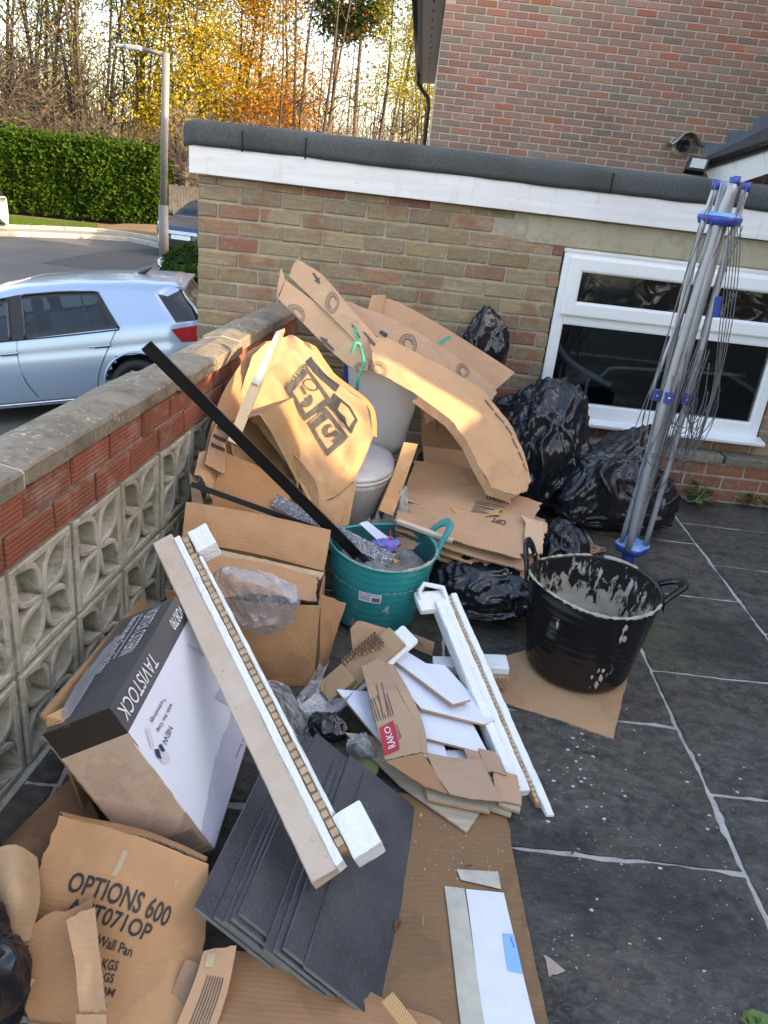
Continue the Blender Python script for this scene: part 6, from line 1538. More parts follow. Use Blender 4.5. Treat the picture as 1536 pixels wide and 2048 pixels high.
bar_thing('cardboard_tube', 'pinkish rolled cardboard edge across the front of the carton stack', W(794, 1042, 2.72), W(905, 1082, 2.64), V((0, 1, .2)), .020, .016, 'eps_board', 'cardboard')
o, sp_ = sheet('patterned_paper', NZ([(1118, 1048, .01), (1150, 1060, .012), (1170, 1078, .01)], [(1130, 1085, .012), (1165, 1092, .02), (1215, 1100, .01)], [(1130, 1115, .012), (1165, 1112, .018), (1190, 1106, .01)]), (0.38, 0.255, 0.165), 'card', None, .002, (20, 16), True, .008, 9, 153, .04)
tag(o, 'torn brown wrapping paper with small square print between the bags', 'paper')
press_many('printed_squares', sp_, [(rq(.18+.17*i, .30+.17*j, .27+.17*i, .39+.17*j), frame_shape(.25)) for i in range(5) for j in range(3)], 'ink_faded', o, .002)
o, _ = sheet('paper_scrap', NZ([(1148, 1066, .03), (1172, 1082, .02)], [(1142, 1072, .03), (1166, 1088, .02)]), None, 'label_white', None, .001, (5, 5), False, .002, 9, 154, .05); tag(o, 'white paper strip on the patterned wrapping paper', 'paper')

# ================================================================ BIN BAGS
bag('bin_bag', 'tall stuffed black bin bag under the window beside the draped cardboard', (.80, 3.92, 0), .215, .24, .58, 2, ears=[(.45, .1, .85, .10), (-.3, .3, .8, .09)], group='black bin bags')
bag('bin_bag', 'squat black bin bag behind the folded clothes airer', (1.16, 3.80, 0), .26, .23, .40, 3, ears=[(.5, .5, .75, .16), (-.6, -.5, -.3, .06), (.9, -.3, -.3, .10)], group='black bin bags')
bag('bin_bag', 'small knotted black bag against the buff bricks above the cardboard', (W(970, 700, 4.25).x, 4.25, .62), .12, .10, .30, 7, ears=[(-.1, 0, 1, .05)], sub=5, group='black bin bags')
bag('bin_bag', 'black bin bag under the stack of flattened cartons', (.46, 2.80, 0), .24, .25, .25, 4, group='black bin bags')
bag('bin_bag', 'small dark bag wedged between the carton stack and the patterned paper', (.80, 3.12, 0), .10, .15, .24, 6, sub=5, group='black bin bags')
bag('bin_bag', 'flat black bag behind the tall bag and cardboard, low against the bricks', (.55, 4.14, 0), .22, .18, .52, 9, sub=5, ears=[(.6, -.3, .7, .14)], group='black bin bags')
bag('bin_bag', 'crumpled black plastic between the toilet cistern and the dark open carton', (.34, 3.62, 0), .20, .2, .42, 10, sub=5, group='black bin bags')
bag('bin_bag', 'scrunched small black bag below the clear film by the slate tiles', (W(655, 1452, 1.86).x, 1.86, 0), .055, .05, .075, 12, sub=5, group='black bin bags')

# ================================================================ ROTARY CLOTHES AIRER, folded
simple('blue_plastic', (0.03, 0.06, 0.30), .4, .15, 12); simple('blue_light', (0.16, 0.36, 0.66), .35, .1, 12); simple('cord', (0.10, 0.10, 0.105), .55, .15, 20)
ba = G(1262, 1142, 0.0); YA = ba.y
al = thing('clothes_airer', 'folded rotary clothes airer with blue hubs and grey cords standing on the patio', 'clothes airer', ba)
aw = lambda x, y, d=0.0: W(x, y, YA+d)
simple('alu_tube', (0.36, 0.37, 0.39), .5, .12, 9, metal=.45)
def pole(nm, pts, r, mat='alu_tube', n=14): return tube(nm, spline([aw(*p) for p in pts], 24), r, M[mat], al, n)
pole('pole', [(1258, 1095), (1330, 830), (1405, 540), (1452, 362)], .0185)
pole('socket', [(1247, 1150), (1262, 1090)], .030, 'blue_plastic')
pole('arm', [(1243, 1084, -.02), (1310, 850, -.03), (1385, 520, -.03), (1432, 372, -.02)], .0125)
pole('arm', [(1256, 1100, -.06), (1330, 800, -.075), (1425, 480, -.06), (1466, 368, -.05)], .0165)
pole('arm', [(1291, 1090, -.03), (1372, 810, -.05), (1450, 520, -.04), (1492, 376, -.03)], .0125)
pole('arm', [(1272, 1075, .06), (1350, 800, .06), (1430, 520, .05), (1472, 366, .05)], .0125)
pole('strut', [(1340, 800, -.07), (1400, 600, -.075), (1432, 470, -.06)], .008); pole('strut', [(1300, 790, -.04), (1370, 600, -.05), (1400, 455, -.05)], .008); pole('strut', [(1370, 795, -.055), (1420, 640, -.05), (1458, 470, -.05)], .008)
for x, y, d in ((1432, 366, -.02), (1466, 360, -.05), (1493, 370, -.03), (1473, 358, .05)):
    p0, p1 = aw(x-2, y+14, d), aw(x+2, y-6, d); tube('end_cap', [p0, p1], .0145, M['blue_plastic'], al, 12)
def hub(nm, px, py, rad, th, mat1, mat2, d=0.0):
    c = aw(px, py, d); n = 48; rr = []
    for z, k, in ((-th, .9), (-th*.4, 1.0), (0, 1.0), (th*.35, .86), (th*.4, .4)):
        rr.append([c+V((math.cos(2*math.pi*i/n)*rad*k*(1+.10*math.cos(8*math.pi*i/n)), math.sin(2*math.pi*i/n)*rad*k*(1+.10*math.cos(8*math.pi*i/n)), z)) for i in range(n)])
    o = loft(nm, rr[:3], mat2, al); loft(nm+'_cap', rr[2:], mat1, o, False, True); return o
hub('top_hub', 1441, 432, .078, .034, 'blue_light', 'blue_plastic', -.01); hub('base_hub', 1265, 1088, .072, .034, 'blue_light', 'blue_plastic', -.005)
for x, y, d in ((1313, 790, -.04), (1336, 795, -.085), (1371, 798, -.06)):
    c = aw(x, y, d); mw = frame(c, aw(x+10, y-40, d)-c, V((1, 0, 0))); bm = bmesh.new(); add_box(bm, (-.024, -.017, -.014), (.024, .017, .014), mw, .004, 2); b_ = bobj('arm_bracket', bm, M['blue_plastic'], al)
    v, f = lathe([(0, .002), (.004, .0015), (.005, 0)], 10); simple('rivet', (.6, .6, .6), .3, metal=.8) if 'rivet' not in M else None
    mobj('rivet', [c+V((0, -.0165, 0))+V((q.x, -q.z, q.y)) for q in v], f, M['rivet'], b_, True)
c = aw(1434, 614, -.06); mw = frame(c, aw(1438, 590, -.06)-c, V((1, 0, 0))); bm = bmesh.new(); add_box(bm, (-.04, -.013, -.008), (.04, .013, .008), mw, .003); add_box(bm, (-.041, -.0015, -.010), (.041, .0015, .0095), mw); bobj('line_tensioner', bm, M['blue_plastic'], al)
rc = random.Random(5)
def cordp(pts, nm='cord', r=.0021): return tube(nm, spline([aw(*p) for p in pts], 36), r, M['cord'], al, 5)
for k in range(9):      # cords running down beside the arms
    x0 = 1402+k*10.5; xb = 1275+k*13+rc.uniform(-6, 6); d = -.09+.012*k
    cordp([(x0, 440+k*1.5, d), (x0-50+rc.uniform(-8, 8), 600, d), (xb+rc.uniform(-6, 14), 840, d), (xb-10+rc.uniform(-8, 8), 930+rc.uniform(-20, 30), d)])
for k in range(16):     # slack loops hanging at the bottom
    cx = 1300+rc.uniform(-20, 85); yb = rc.uniform(850, 1010); wd = rc.uniform(16, 42); d = rc.uniform(-.10, .02); tilt = rc.uniform(-14, 18)
    top = yb-rc.uniform(120, 260); sh = (yb-top)*.26
    cordp([(cx-wd*.35+sh, top, d), (cx-wd+sh*.5, yb-60, d), (cx-wd*.7, yb-18, d), (cx, yb, d), (cx+wd*.8, yb-24+tilt*.3, d), (cx+wd+sh*.4, yb-80+tilt, d), (cx+wd*.5+sh, top+20, d)])
for k in range(5):
    x0 = 1455+k*6; cordp([(x0+2, 442, -.06), (x0, 520, -.07), (x0-14, 640, -.08), (x0-30-4*k, 780, -.09), (x0-60-8*k, 860+10*k, -.09), (x0-90, 800, -.08), (x0-60, 700, -.075)])
for k in range(6):
    a = (1432, 1466, 1493)[k % 3]; cordp([(a+rc.uniform(-4, 6), 366, -.03), (a-14+rc.uniform(-8, 10), 400, -.06), (a-26+rc.uniform(-8, 8), 440, -.07)], r=.002)
cordp([(1290, 918, -.06), (1304, 908, -.09), (1318, 912, -.09), (1318, 920, -.06)]); cordp([(1289, 922, -.06), (1304, 913, -.09), (1318, 917, -.09), (1319, 924, -.06)])

# ================================================================ SMALL PLANTS, CRUMBS AND SPLASHES
def leafm(name, a, b):
    t = NT(name); f = t.noise(5, None, 3); c = t.mix(t.ramp(f, [(.3, 0), (.7, 1)]), a, b); t.fin(c, .55)
    t.b.inputs['Subsurface Weight'].default_value = 0; M[name] = t.m
leafm('leaf_weed', (0.05, 0.11, 0.02), (0.11, 0.17, 0.035))
def weed(label, c, n, r, seed):
    t = thing('weed', label, 'plant', c); rr = random.Random(seed); B = MB(); St = MB(); c = V(c)
    for i in range(n):
        a = rr.uniform(0, 6.28); d = V((math.cos(a), math.sin(a)*.7, 0)); h = rr.uniform(.3, 1)*r; tip = c+d*r*rr.uniform(.4, 1)+V((0, 0, h)); St.tube([c, c.lerp(tip, .6)+V((0, 0, .01)), tip], .0012, 4)
        s = rr.uniform(.012, .026); u = (d+V((0, 0, rr.uniform(-.4, .3)))).normalized(); v = u.cross(V((0, 0, 1))).normalized(); nn = 8
        pts = [tip+u*s*math.cos(2*math.pi*k/nn)*1.2+v*s*math.sin(2*math.pi*k/nn)*(1+.2*math.cos(4*math.pi*k/nn))+V((0, 0, .004*math.cos(3*k))) for k in range(nn)]
        B.add(pts+[tip+V((0, 0, -.004))], [(k, (k+1) % nn, nn) for k in range(nn)])
    B.build('leaves', M['leaf_weed'], t, True); St.build('stems', M['leaf_weed'], t, True)
weed('leafy green weed at the foot of the red plinth near the airer', G(1393, 1006, 0), 26, .09, 1)
weed('straggly weed with brown leaves at the plinth, right of the leafy one', G(1490, 1015, 0), 14, .08, 2)
weed('dark weed growing in the corner between plinth and paving', G(1545, 1020, 0), 16, .08, 3)
weed('small green plant growing behind the clothes airer', G(1345, 990, 0), 18, .13, 4)
weed('tuft of weed in the paving beside the floor cardboard', G(1512, 2046, 0), 12, .012, 5)
cr_ = random.Random(9); B = MB(); ov = [(0, 0, 0)]
def crumb(p, s):
    q = [p+V((cr_.uniform(-1, 1), cr_.uniform(-1, 1), 0))*s for _ in range(3)]; B.add(q+[p+V((0, 0, s*.9))], [(0, 1, 3), (1, 2, 3), (2, 0, 3), (0, 2, 1)])
for i in range(520):
    x, y = cr_.uniform(1040, 1536), cr_.uniform(1350, 2048) if i % 3 else cr_.uniform(1050, 1450)
    crumb(G(x, y, .0015), cr_.choice((.0008, .0010, .0014, .0024)))
for i in range(60): x, y = cr_.uniform(800, 1010), cr_.uniform(1640, 1760); crumb(G(x, y, .020), cr_.choice((.0015, .002, .0035)))
tag(B.build('foam_crumbs', M['polystyrene'], None), 'white crumbs of foam and plaster scattered over the paving', 'crumbs', kind='stuff')
simple('plaster_dry', (0.50, 0.48, 0.44), .9, .12, 40); B = MB()
for i in range(110):       # dried splashes
    if i < 60: p = G(cr_.gauss(1130, 60), cr_.gauss(1540, 90), .0012)
    else: p = G(cr_.uniform(1080, 1500), cr_.uniform(1400, 1950), .0012)
    if p.x < .52: continue
    s = cr_.choice((.0018, .0025, .004, .006)); n = 9; v = [p+V((math.cos(2*math.pi*k/n)*s*cr_.uniform(.6, 1.3), math.sin(2*math.pi*k/n)*s*cr_.uniform(.4, 1), .0003)) for k in range(n)]; B.add(v, [tuple(range(n))])
tag(B.build('plaster_splashes', M['plaster_dry'], None), 'dried plaster drips spattered on the dark paving', 'splashes', kind='stuff')
leafm('leaf_brown', (0.10, 0.035, 0.015), (0.18, 0.07, 0.03)); leafm('leaf_yellow', (0.45, 0.33, 0.02), (0.55, 0.42, 0.04))
def fallen(label, p, s, mat, a):
    d = V((math.cos(a), math.sin(a), 0)); e = V((-d.y, d.x, 0)); pts = [p+d*s*x+e*s*y+V((0, 0, abs(y)*s*.5+.002)) for x, y in ((-1, 0), (-.4, .35), (.2, .42), (1, 0), (.2, -.4), (-.4, -.34))]
    o = mobj('fallen_leaf', pts+[p+V((0, 0, .001))], [(k, (k+1) % 6, 6) for k in range(6)], M[mat]); tag(o, label, 'leaf')
fallen('curled brown leaf on the floor cardboard above the tape', G(938, 1733, .025), .012, 'leaf_brown', .3); fallen('dark red brown leaf scrap beside the slate tile edge', G(795, 1850, .025), .018, 'leaf_brown', 1.2)
fallen('small yellow leaf at the tip of the plywood offcut', G(842, 1632, .025), .010, 'leaf_yellow', 1.4); fallen('brown leaf in the pale paving joint', G(1145, 1706, .004), .010, 'leaf_brown', .9)

# ================================================================ STREET AND DISTANCE
RZ = -1.0
PHI, EPS = R(10), R(9.4)
CH = W(200, 692, 8.2)                                  # rear door handle of the parked hatchback
CD = V((math.cos(PHI)*math.cos(EPS), math.sin(PHI)*math.cos(EPS), math.sin(EPS)))   # towards its tail
CS = V((math.sin(PHI), -math.cos(PHI), 0)); CUP = CD.cross(-CS); CUP = CUP if CUP.z > 0 else -CUP
def CL(x, y, z): return CH + CD*(1.13-x) + CUP*(z-.80) + CS*(y-.885)     # x from the tail forwards, y to the side we see, z up
def mk_road(name, a, b):
    t = NT(name); f = t.noise(.35, None, 5, .6); g = t.noise(60, None, 4, .7)
    c = t.mix(t.ramp(f, [(.35, 0), (.65, 1)]), a, b); c = t.mix(t.ramp(g, [(.4, 0), (.7, .5)]), c, [x*1.5 for x in b])
    M[name] = t.fin(c, .85, t.bump(g, .4, .01), .3)
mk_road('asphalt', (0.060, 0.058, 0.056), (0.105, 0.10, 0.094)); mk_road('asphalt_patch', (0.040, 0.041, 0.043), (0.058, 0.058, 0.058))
mk_road('footway', (0.15, 0.135, 0.115), (0.21, 0.19, 0.16)); mk_road('soil', (0.09, 0.06, 0.035), (0.15, 0.10, 0.055))
pl0 = CL(1.5, 0, 0); n0 = CUP
def roadz(x, y):
    zp = pl0.z - ((x-pl0.x)*n0.x+(y-pl0.y)*n0.y)/n0.z
    k = min(1, max(0, (y-10.2)/3.2)); k = k*k*(3-2*k)
    return zp*(1-k)+RZ*k
vs, fs = [], []; nx, ny = 60, 70
for j in range(ny+1):
    for i in range(nx+1):
        x = -40+i*(52/nx) if True else 0; y = -2+j*(30/ny); vs.append(V((x, y, max(-3.2, roadz(x, y)))))
fs = [(j*(nx+1)+i, j*(nx+1)+i+1, (j+1)*(nx+1)+i+1, (j+1)*(nx+1)+i) for j in range(ny) for i in range(nx) if -40+(i)*(52/nx) < -1.25 or -2+j*(30/ny) > 8.9]
o = mobj('road', vs, fs, M['asphalt'], None, True); tag(o, 'grey asphalt cul-de-sac beyond the garden wall', 'road', kind='structure')
gz = RZ-.10
o = box('ground', (-300, 22, gz-.2), (300, 400, gz), M['soil']); tag(o, 'leaf littered ground under the trees', 'ground', kind='structure')
def sl_poly(name, pts, z, mat, h, label=None, cat=None, kind='structure', parent=None):
    q = [G(x, y, z) for x, y in pts]; n = len(q); vs = [V((p.x, p.y, z-h)) for p in q]+q
    o = mobj(name, vs, [tuple(range(n, 2*n))]+[(i, (i+1) % n, n+(i+1) % n, n+i) for i in range(n)], M[mat], parent)
    return tag(o, label, cat, kind=kind)
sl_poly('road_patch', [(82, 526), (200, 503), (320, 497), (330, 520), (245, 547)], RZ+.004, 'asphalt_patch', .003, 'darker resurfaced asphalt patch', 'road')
KZ = RZ+.11
lower = [(-80, 461), (60, 464), (160, 468), (257, 474), (300, 482), (330, 490)]
upper = [(-80, 446), (60, 450), (193, 456), (260, 464), (330, 476)]
sl_poly('pavement', lower+list(reversed(upper)), KZ, 'footway', .25, 'narrow footway between kerb and verge', 'pavement')
def kerb_run(name, pts, wd, hz_, label):
    path = [G(x, y, hz_) for x, y in pts]; k = thing(name, label, 'kerb', (path[0].x, path[0].y, RZ)); k['kind'] = 'structure'
    for a, b in zip(path, path[1:]):
        n = max(1, int((b-a).length/.9))
        for i in range(n):
            p, q = a.lerp(b, i/n), a.lerp(b, (i+1)/n-.012/ (b-a).length); mw = frame(p, q-p, V((0, 0, 1)).cross(q-p)); bm = bmesh.new(); add_box(bm, (0, -wd/2, -.3), ((q-p).length, wd/2, 0), mw, .02); bobj('kerb_stone', bm, M['kerb'], k)
kerb_run('kerb', lower, .14, KZ+.012, 'pale concrete kerb along the sunlit road edge'); kerb_run('verge_edging', upper, .10, KZ+.10, 'stone edging between footway and grass verge')
GZ = KZ+.09
leafm('grass', (0.07, 0.13, 0.015), (0.13, 0.19, 0.025)); leafm('moss', (0.13, 0.12, 0.02), (0.18, 0.16, 0.03))
gr = sl_poly('grass_verge', [(-80, 446), (60, 450), (193, 456), (195, 451), (100, 438), (-80, 424)], GZ, 'grass', .3, 'bright sunlit grass verge in front of the hedge', 'grass')
gb = MB(); rg = random.Random(3)
for i in range(7000):
    a, b = rg.random(), rg.random(); px = -60+255*a; yt = 426+(px+60)*.098; yb = 447+(px+60)*.036; p = G(px, yt+(yb-yt)*b, GZ)
    h = rg.uniform(.04, .10); d = V((rg.uniform(-1, 1), rg.uniform(-1, 1), 0))*.03; gb.add([p+V((-.012, 0, 0)), p+V((.012, 0, 0)), p+d+V((0, 0, h))], [(0, 1, 2)])
tag(gb.build('grass_blades', M['grass'], None), 'short grass blades on the sunlit verge', 'grass', kind='stuff')
sl_poly('bare_bank', [(195, 451), (193, 456), (260, 464), (330, 476), (420, 482), (420, 452), (345, 450), (250, 447)], GZ-.02, 'soil', .3, 'shaded bare soil under the hedge end', 'ground')

# ---- foliage tools
def leaf_mat(name, a, b, trans=.35):
    t = NT(name); f = t.noise(1.4, None, 3); h = t.noise(9, None, 2)
    c = t.mix(t.ramp(f, [(.3, 0), (.7, 1)]), a, b); c = t.mix(t.ramp(h, [(.35, 0), (.75, .6)]), c, [x*.55 for x in a])
    d = t.n('ShaderNodeBsdfDiffuse'); tr = t.n('ShaderNodeBsdfTranslucent'); t.l(c, d.inputs[0]); t.l(c, tr.inputs[0])
    mx = t.n('ShaderNodeMixShader'); mx.inputs[0].default_value = trans; t.l(d.outputs[0], mx.inputs[1]); t.l(tr.outputs[0], mx.inputs[2]); t.l(mx.outputs[0], t.out.inputs[0]); M[name] = t.m
leaf_mat('hedge_leaf', (0.016, 0.045, 0.007), (0.055, 0.095, 0.014), .2); leaf_mat('leaf_gold', (0.30, 0.23, 0.018), (0.42, 0.31, 0.03)); leaf_mat('leaf_lime', (0.20, 0.19, 0.03), (0.32, 0.28, 0.05)); leaf_mat('leaf_orange', (0.42, 0.15, 0.015), (0.50, 0.24, 0.02))
leaf_mat('leaf_olive', (0.14, 0.13, 0.025), (0.24, 0.19, 0.035)); leaf_mat('needle', (0.03, 0.055, 0.02), (0.07, 0.09, 0.03)); leaf_mat('leaf_rust', (0.28, 0.10, 0.04), (0.35, 0.16, 0.05)); leaf_mat('shrub_leaf', (0.025, 0.06, 0.015), (0.06, 0.10, 0.022), .2)
def bark(name, a, b):
    t = NT(name); f = t.noise(1, t.map(t.pos(), (6, 6, 1.2)), 4); M[name] = t.fin(t.mix(t.ramp(f, [(.3, 0), (.7, 1)]), a, b), .9)
bark('bark_dark', (0.020, 0.016, 0.012), (0.050, 0.040, 0.031)); bark('bark_pale', (0.07, 0.056, 0.045), (0.13, 0.105, 0.085)); bark('bark_red', (0.09, 0.055, 0.038), (0.16, 0.10, 0.07))
def leafquad(B, p, s, rr):
    u = V((rr.uniform(-1, 1), rr.uniform(-1, 1), rr.uniform(-.7, .7))).normalized(); v = u.orthogonal(); v = (v*math.cos(a := rr.uniform(0, 6.28))+u.cross(v)*math.sin(a)).normalized()
    b = len(B.v); B.v += [p-u*s, p+v*s*.55, p+u*s, p-v*s*.55]; B.f.append((b, b+1, b+2, b+3))
# ---- hedge
def hedge(label, P0, P1, depth, height, n, seed, mat='hedge_leaf', name='hedge', ls=.06, round_=.12):
    t = thing(name, label, 'hedge', P0); L = (P1-P0).length; d = (P1-P0).normalized(); b = V((-d.y, d.x, 0)); rr = random.Random(seed); B = MB(); nx, nz = max(4, int(L/.35)), max(4, int(height/.3))
    def surf(u, face, w_):
        x = u*L
        k = .26*noise.noise(V((x*.7, w_*2, seed)))+.12*noise.noise(V((x*2.2, w_*6, seed)))+(.10*abs(noise.noise(V((x*9, 3, seed)))) if face == 1 else 0)
        if face == 0: p = P0+d*x+V((0, 0, w_*height))+b*(-k+round_*max(0, w_-.8)*5*.6)
        elif face == 1: p = P0+d*x+b*(w_*depth)+V((0, 0, height+k*1.1))
        else: p = P1+b*(u*depth)+d*(k-round_*max(0, w_-.8)*3)+V((0, 0, w_*height))
        return p
    for i in range(n):
        f = rr.random(); u, w_ = rr.random(), rr.random(); face = 0 if f < .66 else 1 if f < .86 else 2
        p = surf(u, face, w_) + V((rr.gauss(0, .07), rr.gauss(0, .07), rr.gauss(0, .07)+(rr.expovariate(9) if rr.random() < .12 else 0))); leafquad(B, p, ls*rr.uniform(.6, 1.4), rr)
    B.build('foliage', M[mat], t)
    C = MB(); mw = frame(P0+b*.18, d, b); bm = bmesh.new(); add_box(bm, (.1, 0, 0), (L-.16, depth-.2, height-.14), mw); simple('hedge_core', (0.012, 0.02, 0.006), 1) if 'hedge_core' not in M else None; bobj('dark_core', bm, M['hedge_core'], t)  # solid near-black box fills the hedge behind its leaf shell
    return t
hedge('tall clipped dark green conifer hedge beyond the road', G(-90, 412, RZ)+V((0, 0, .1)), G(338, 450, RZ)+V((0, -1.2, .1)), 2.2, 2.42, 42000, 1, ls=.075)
# ---- trees
def tree_proto(seed, H, trunks, spread, leafm_, nleaf, lsize, lz=(.25, 1), barkm='bark_dark', r0=.14, nbr=34, droop=.0, clump=.45, twig=3, up=.5):
    rr = random.Random(seed); Bt = MB(); Bl = MB(); tips = []
    for k in range(trunks):
        a = rr.uniform(0, 6.28); lean = spread*(.25 if trunks == 1 else rr.uniform(.4, 1)); d = V((math.cos(a), math.sin(a), 0)); n = 12; path = []
        for i in range(n+1):
            u = i/n; path.append(d*(lean*u**1.4)+V((.25*noise.noise(V((u*3, k, seed))), .25*noise.noise(V((u*3, k+9, seed))), H*u*rr.uniform(.97, 1) if i == n else H*u)))
        rad = [max(.012, r0*(1-u/n*.9)*(.8 if trunks > 1 else 1)) for u in range(n+1)]; Bt.tube(path, rad, 7)
        for j in range(nbr):
            u = rr.uniform(lz[0]*.6, .98); i = min(n-1, int(u*n)); p = path[i].lerp(path[i+1], u*n-i); a2 = rr.uniform(0, 6.28); L = spread*(.5+.7*rr.random())*(1.15-u*.75)
            dd = V((math.cos(a2), math.sin(a2), up+rr.uniform(-.25, .45)-droop)); pts = [p]
            for s in range(1, 6): pts.append(p+dd*L*s/5+V((noise.noise(V((s*.8, j, seed))), noise.noise(V((s*.8, j+5, seed))), -droop*(s/5)**2*1.5+.3*noise.noise(V((s, j, 2)))))*L*.22)
            Bt.tube(pts, [max(.006, r0*.33*(1-u*.7)*(1-s/5.5)) for s in range(6)], 4)
            for q in range(twig):
                s = rr.randint(2, 5); tp = pts[s]; t2 = tp+V((rr.uniform(-1, 1), rr.uniform(-1, 1), rr.uniform(-.2, .9)-droop))*L*.42; mid = tp.lerp(t2, .5)+V((rr.uniform(-1, 1), rr.uniform(-1, 1), rr.uniform(-1, 1)))*.08
                Bt.tube([tp, mid, t2], [.009, .007, .004], 3); tips += [t2, mid, tp.lerp(t2, .75)]
                for q2 in range(2):
                    t3 = mid.lerp(t2, rr.random())+V((rr.uniform(-1, 1), rr.uniform(-1, 1), rr.uniform(-.3, .8)-droop))*L*.22; Bt.tube([mid.lerp(t2, .3), t3], [.006, .003], 3); tips.append(t3)
    tips = [t for t in tips if lz[0]*H <= t.z <= lz[1]*H*1.1] or tips
    for i in range(nleaf):
        p = rr.choice(tips)+V((rr.gauss(0, clump), rr.gauss(0, clump), rr.gauss(0, clump*.8))); leafquad(Bl, p, lsize*rr.uniform(.6, 1.4), rr)
    mt = bpy.data.meshes.new('trunk'); mt.from_pydata([tuple(v) for v in Bt.v], [], Bt.f); mt.materials.append(M[barkm]); mt.update()
    mt.polygons.foreach_set('use_smooth', [True]*len(mt.polygons))
    ml = bpy.data.meshes.new('crown'); ml.from_pydata([tuple(v) for v in Bl.v], [], Bl.f); ml.materials.append(M[leafm_]); ml.update()
    return mt, ml
def plant(pr, label, loc, rz, sc, group, name='tree', cat='tree'):
    t = thing(name, label, cat, loc, group); t.rotation_euler = (0, 0, rz); t.scale = (sc[0], sc[0], sc[1])
    for nm, me in (('trunk', pr[0]), ('crown', pr[1])):
        o = bpy.data.objects.new(nm, me); COL.objects.link(o); o.parent = t
    return t
PR = {'multi': tree_proto(1, 12, 5, 2.2, 'leaf_olive', 3500, .055, (.25, 1), r0=.13, nbr=26, twig=4, up=.9),
      'bare': tree_proto(2, 12, 2, 1.8, 'leaf_rust', 700, .06, (.1, 1), r0=.12, nbr=36, twig=4, up=.7),
      'gold': tree_proto(3, 11, 2, 2.4, 'leaf_gold', 10000, .062, (.28, 1), r0=.13, nbr=34, twig=3, up=.35),
      'orange': tree_proto(4, 11, 1, 2.6, 'leaf_orange', 12000, .062, (.30, 1), r0=.14, nbr=46, twig=3, up=.25),
      'pine': tree_proto(5, 14, 1, 1.9, 'needle', 9000, .09, (.55, 1), 'bark_red', .13, 30, .0, .35, 3, .25),
      'birch': tree_proto(6, 13, 1, 1.7, 'leaf_lime', 6000, .055, (.42, 1), 'bark_dark', .11, 44, .12, .3, 4, .5),
      'thin': tree_proto(7, 12, 1, 1.3, 'leaf_olive', 1600, .06, (.4, 1), 'bark_dark', .075, 34, .0, .3, 3, .6),
      'oliveleaf': tree_proto(8, 12, 2, 2.2, 'leaf_lime', 9000, .06, (.35, 1), r0=.12, nbr=34, twig=3, up=.5)}
def at_px(px, Y): p = W(px, 300, Y); return V((p.x, Y, gz))
TL = [('multi', 12, 33, 'multi-stemmed nearly bare tree behind the left end of the hedge'), ('oliveleaf', -30, 36, 'olive leaved tree at the far end of the hedge'), ('multi', 95, 37, 'multi-stemmed tree with dark upright limbs behind the hedge'), ('multi', 165, 33.5, 'multi-stemmed tree with brown twigs behind the middle of the hedge'),
      ('bare', 60, 42, 'bare reddish twigged tree deep in the wood'), ('oliveleaf', 130, 44, 'olive leaved tree deep in the wood behind the hedge'), ('bare', 205, 35, 'bare slim tree just behind the hedge near the lamp post'), ('thin', 248, 38, 'thin straight trunk left of the lamp post'), ('multi', 285, 42, 'dark multi-stemmed tree behind the lamp post'),
      ('gold', 352, 34, 'golden yellow leaved tree right behind the lamp post'), ('gold', 300, 40, 'tall golden leaved tree left of the lamp post'), ('gold', 425, 36.5, 'golden tree with drooping leafy boughs above the garage corner'), ('orange', 505, 37, 'bright orange leaved tree above the garage roof'), ('gold', 455, 45, 'pale golden tree behind the orange one'), ('oliveleaf', 400, 46, 'olive tree deep in the wood above the garage corner'),
      ('orange', 560, 44, 'rusty orange tree behind the bright orange one'), ('bare', 470, 40, 'bare dark tree below the orange leaves'), ('bare', 590, 35, 'bare dark stemmed tree right of the orange tree'), ('thin', 560, 33, 'thin bare sapling in front of the orange tree'), ('pine', 655, 40, 'slim pine with reddish trunk and dark needles'), ('pine', 708, 38, 'pine with forked dark trunk next to the slim pine'), ('thin', 632, 45, 'thin leafy tree far behind the pines'),
      ('birch', 755, 37, 'birch with drooping yellow leaves left of the brick house'), ('thin', 690, 48, 'far thin tree between the pines'), ('birch', 800, 41, 'yellow leaved birch close to the brick house eaves'), ('thin', 830, 36, 'thin dark trunk beside the house downpipe'), ('oliveleaf', 850, 45, 'olive tree half hidden by the brick house'), ('thin', 845, 40, 'thin dark tree touching the house wall edge'), ('birch', 880, 48, 'pale birch behind the brick house corner'), ('bare', 770, 47, 'bare twiggy tree behind the birches'), ('bare', 640, 36, 'bare bushy tree low above the garage roof'), ('bare', 520, 48, 'bare tree far behind the orange leaves')]
rt_ = random.Random(12)
for k, (kd, px, Y, lb) in enumerate(TL):
    plant(PR[kd], lb, at_px(px, Y), rt_.uniform(0, 6.28), (rt_.uniform(.85, 1.1), rt_.uniform(.95, 1.2)), 'trees beyond the road')
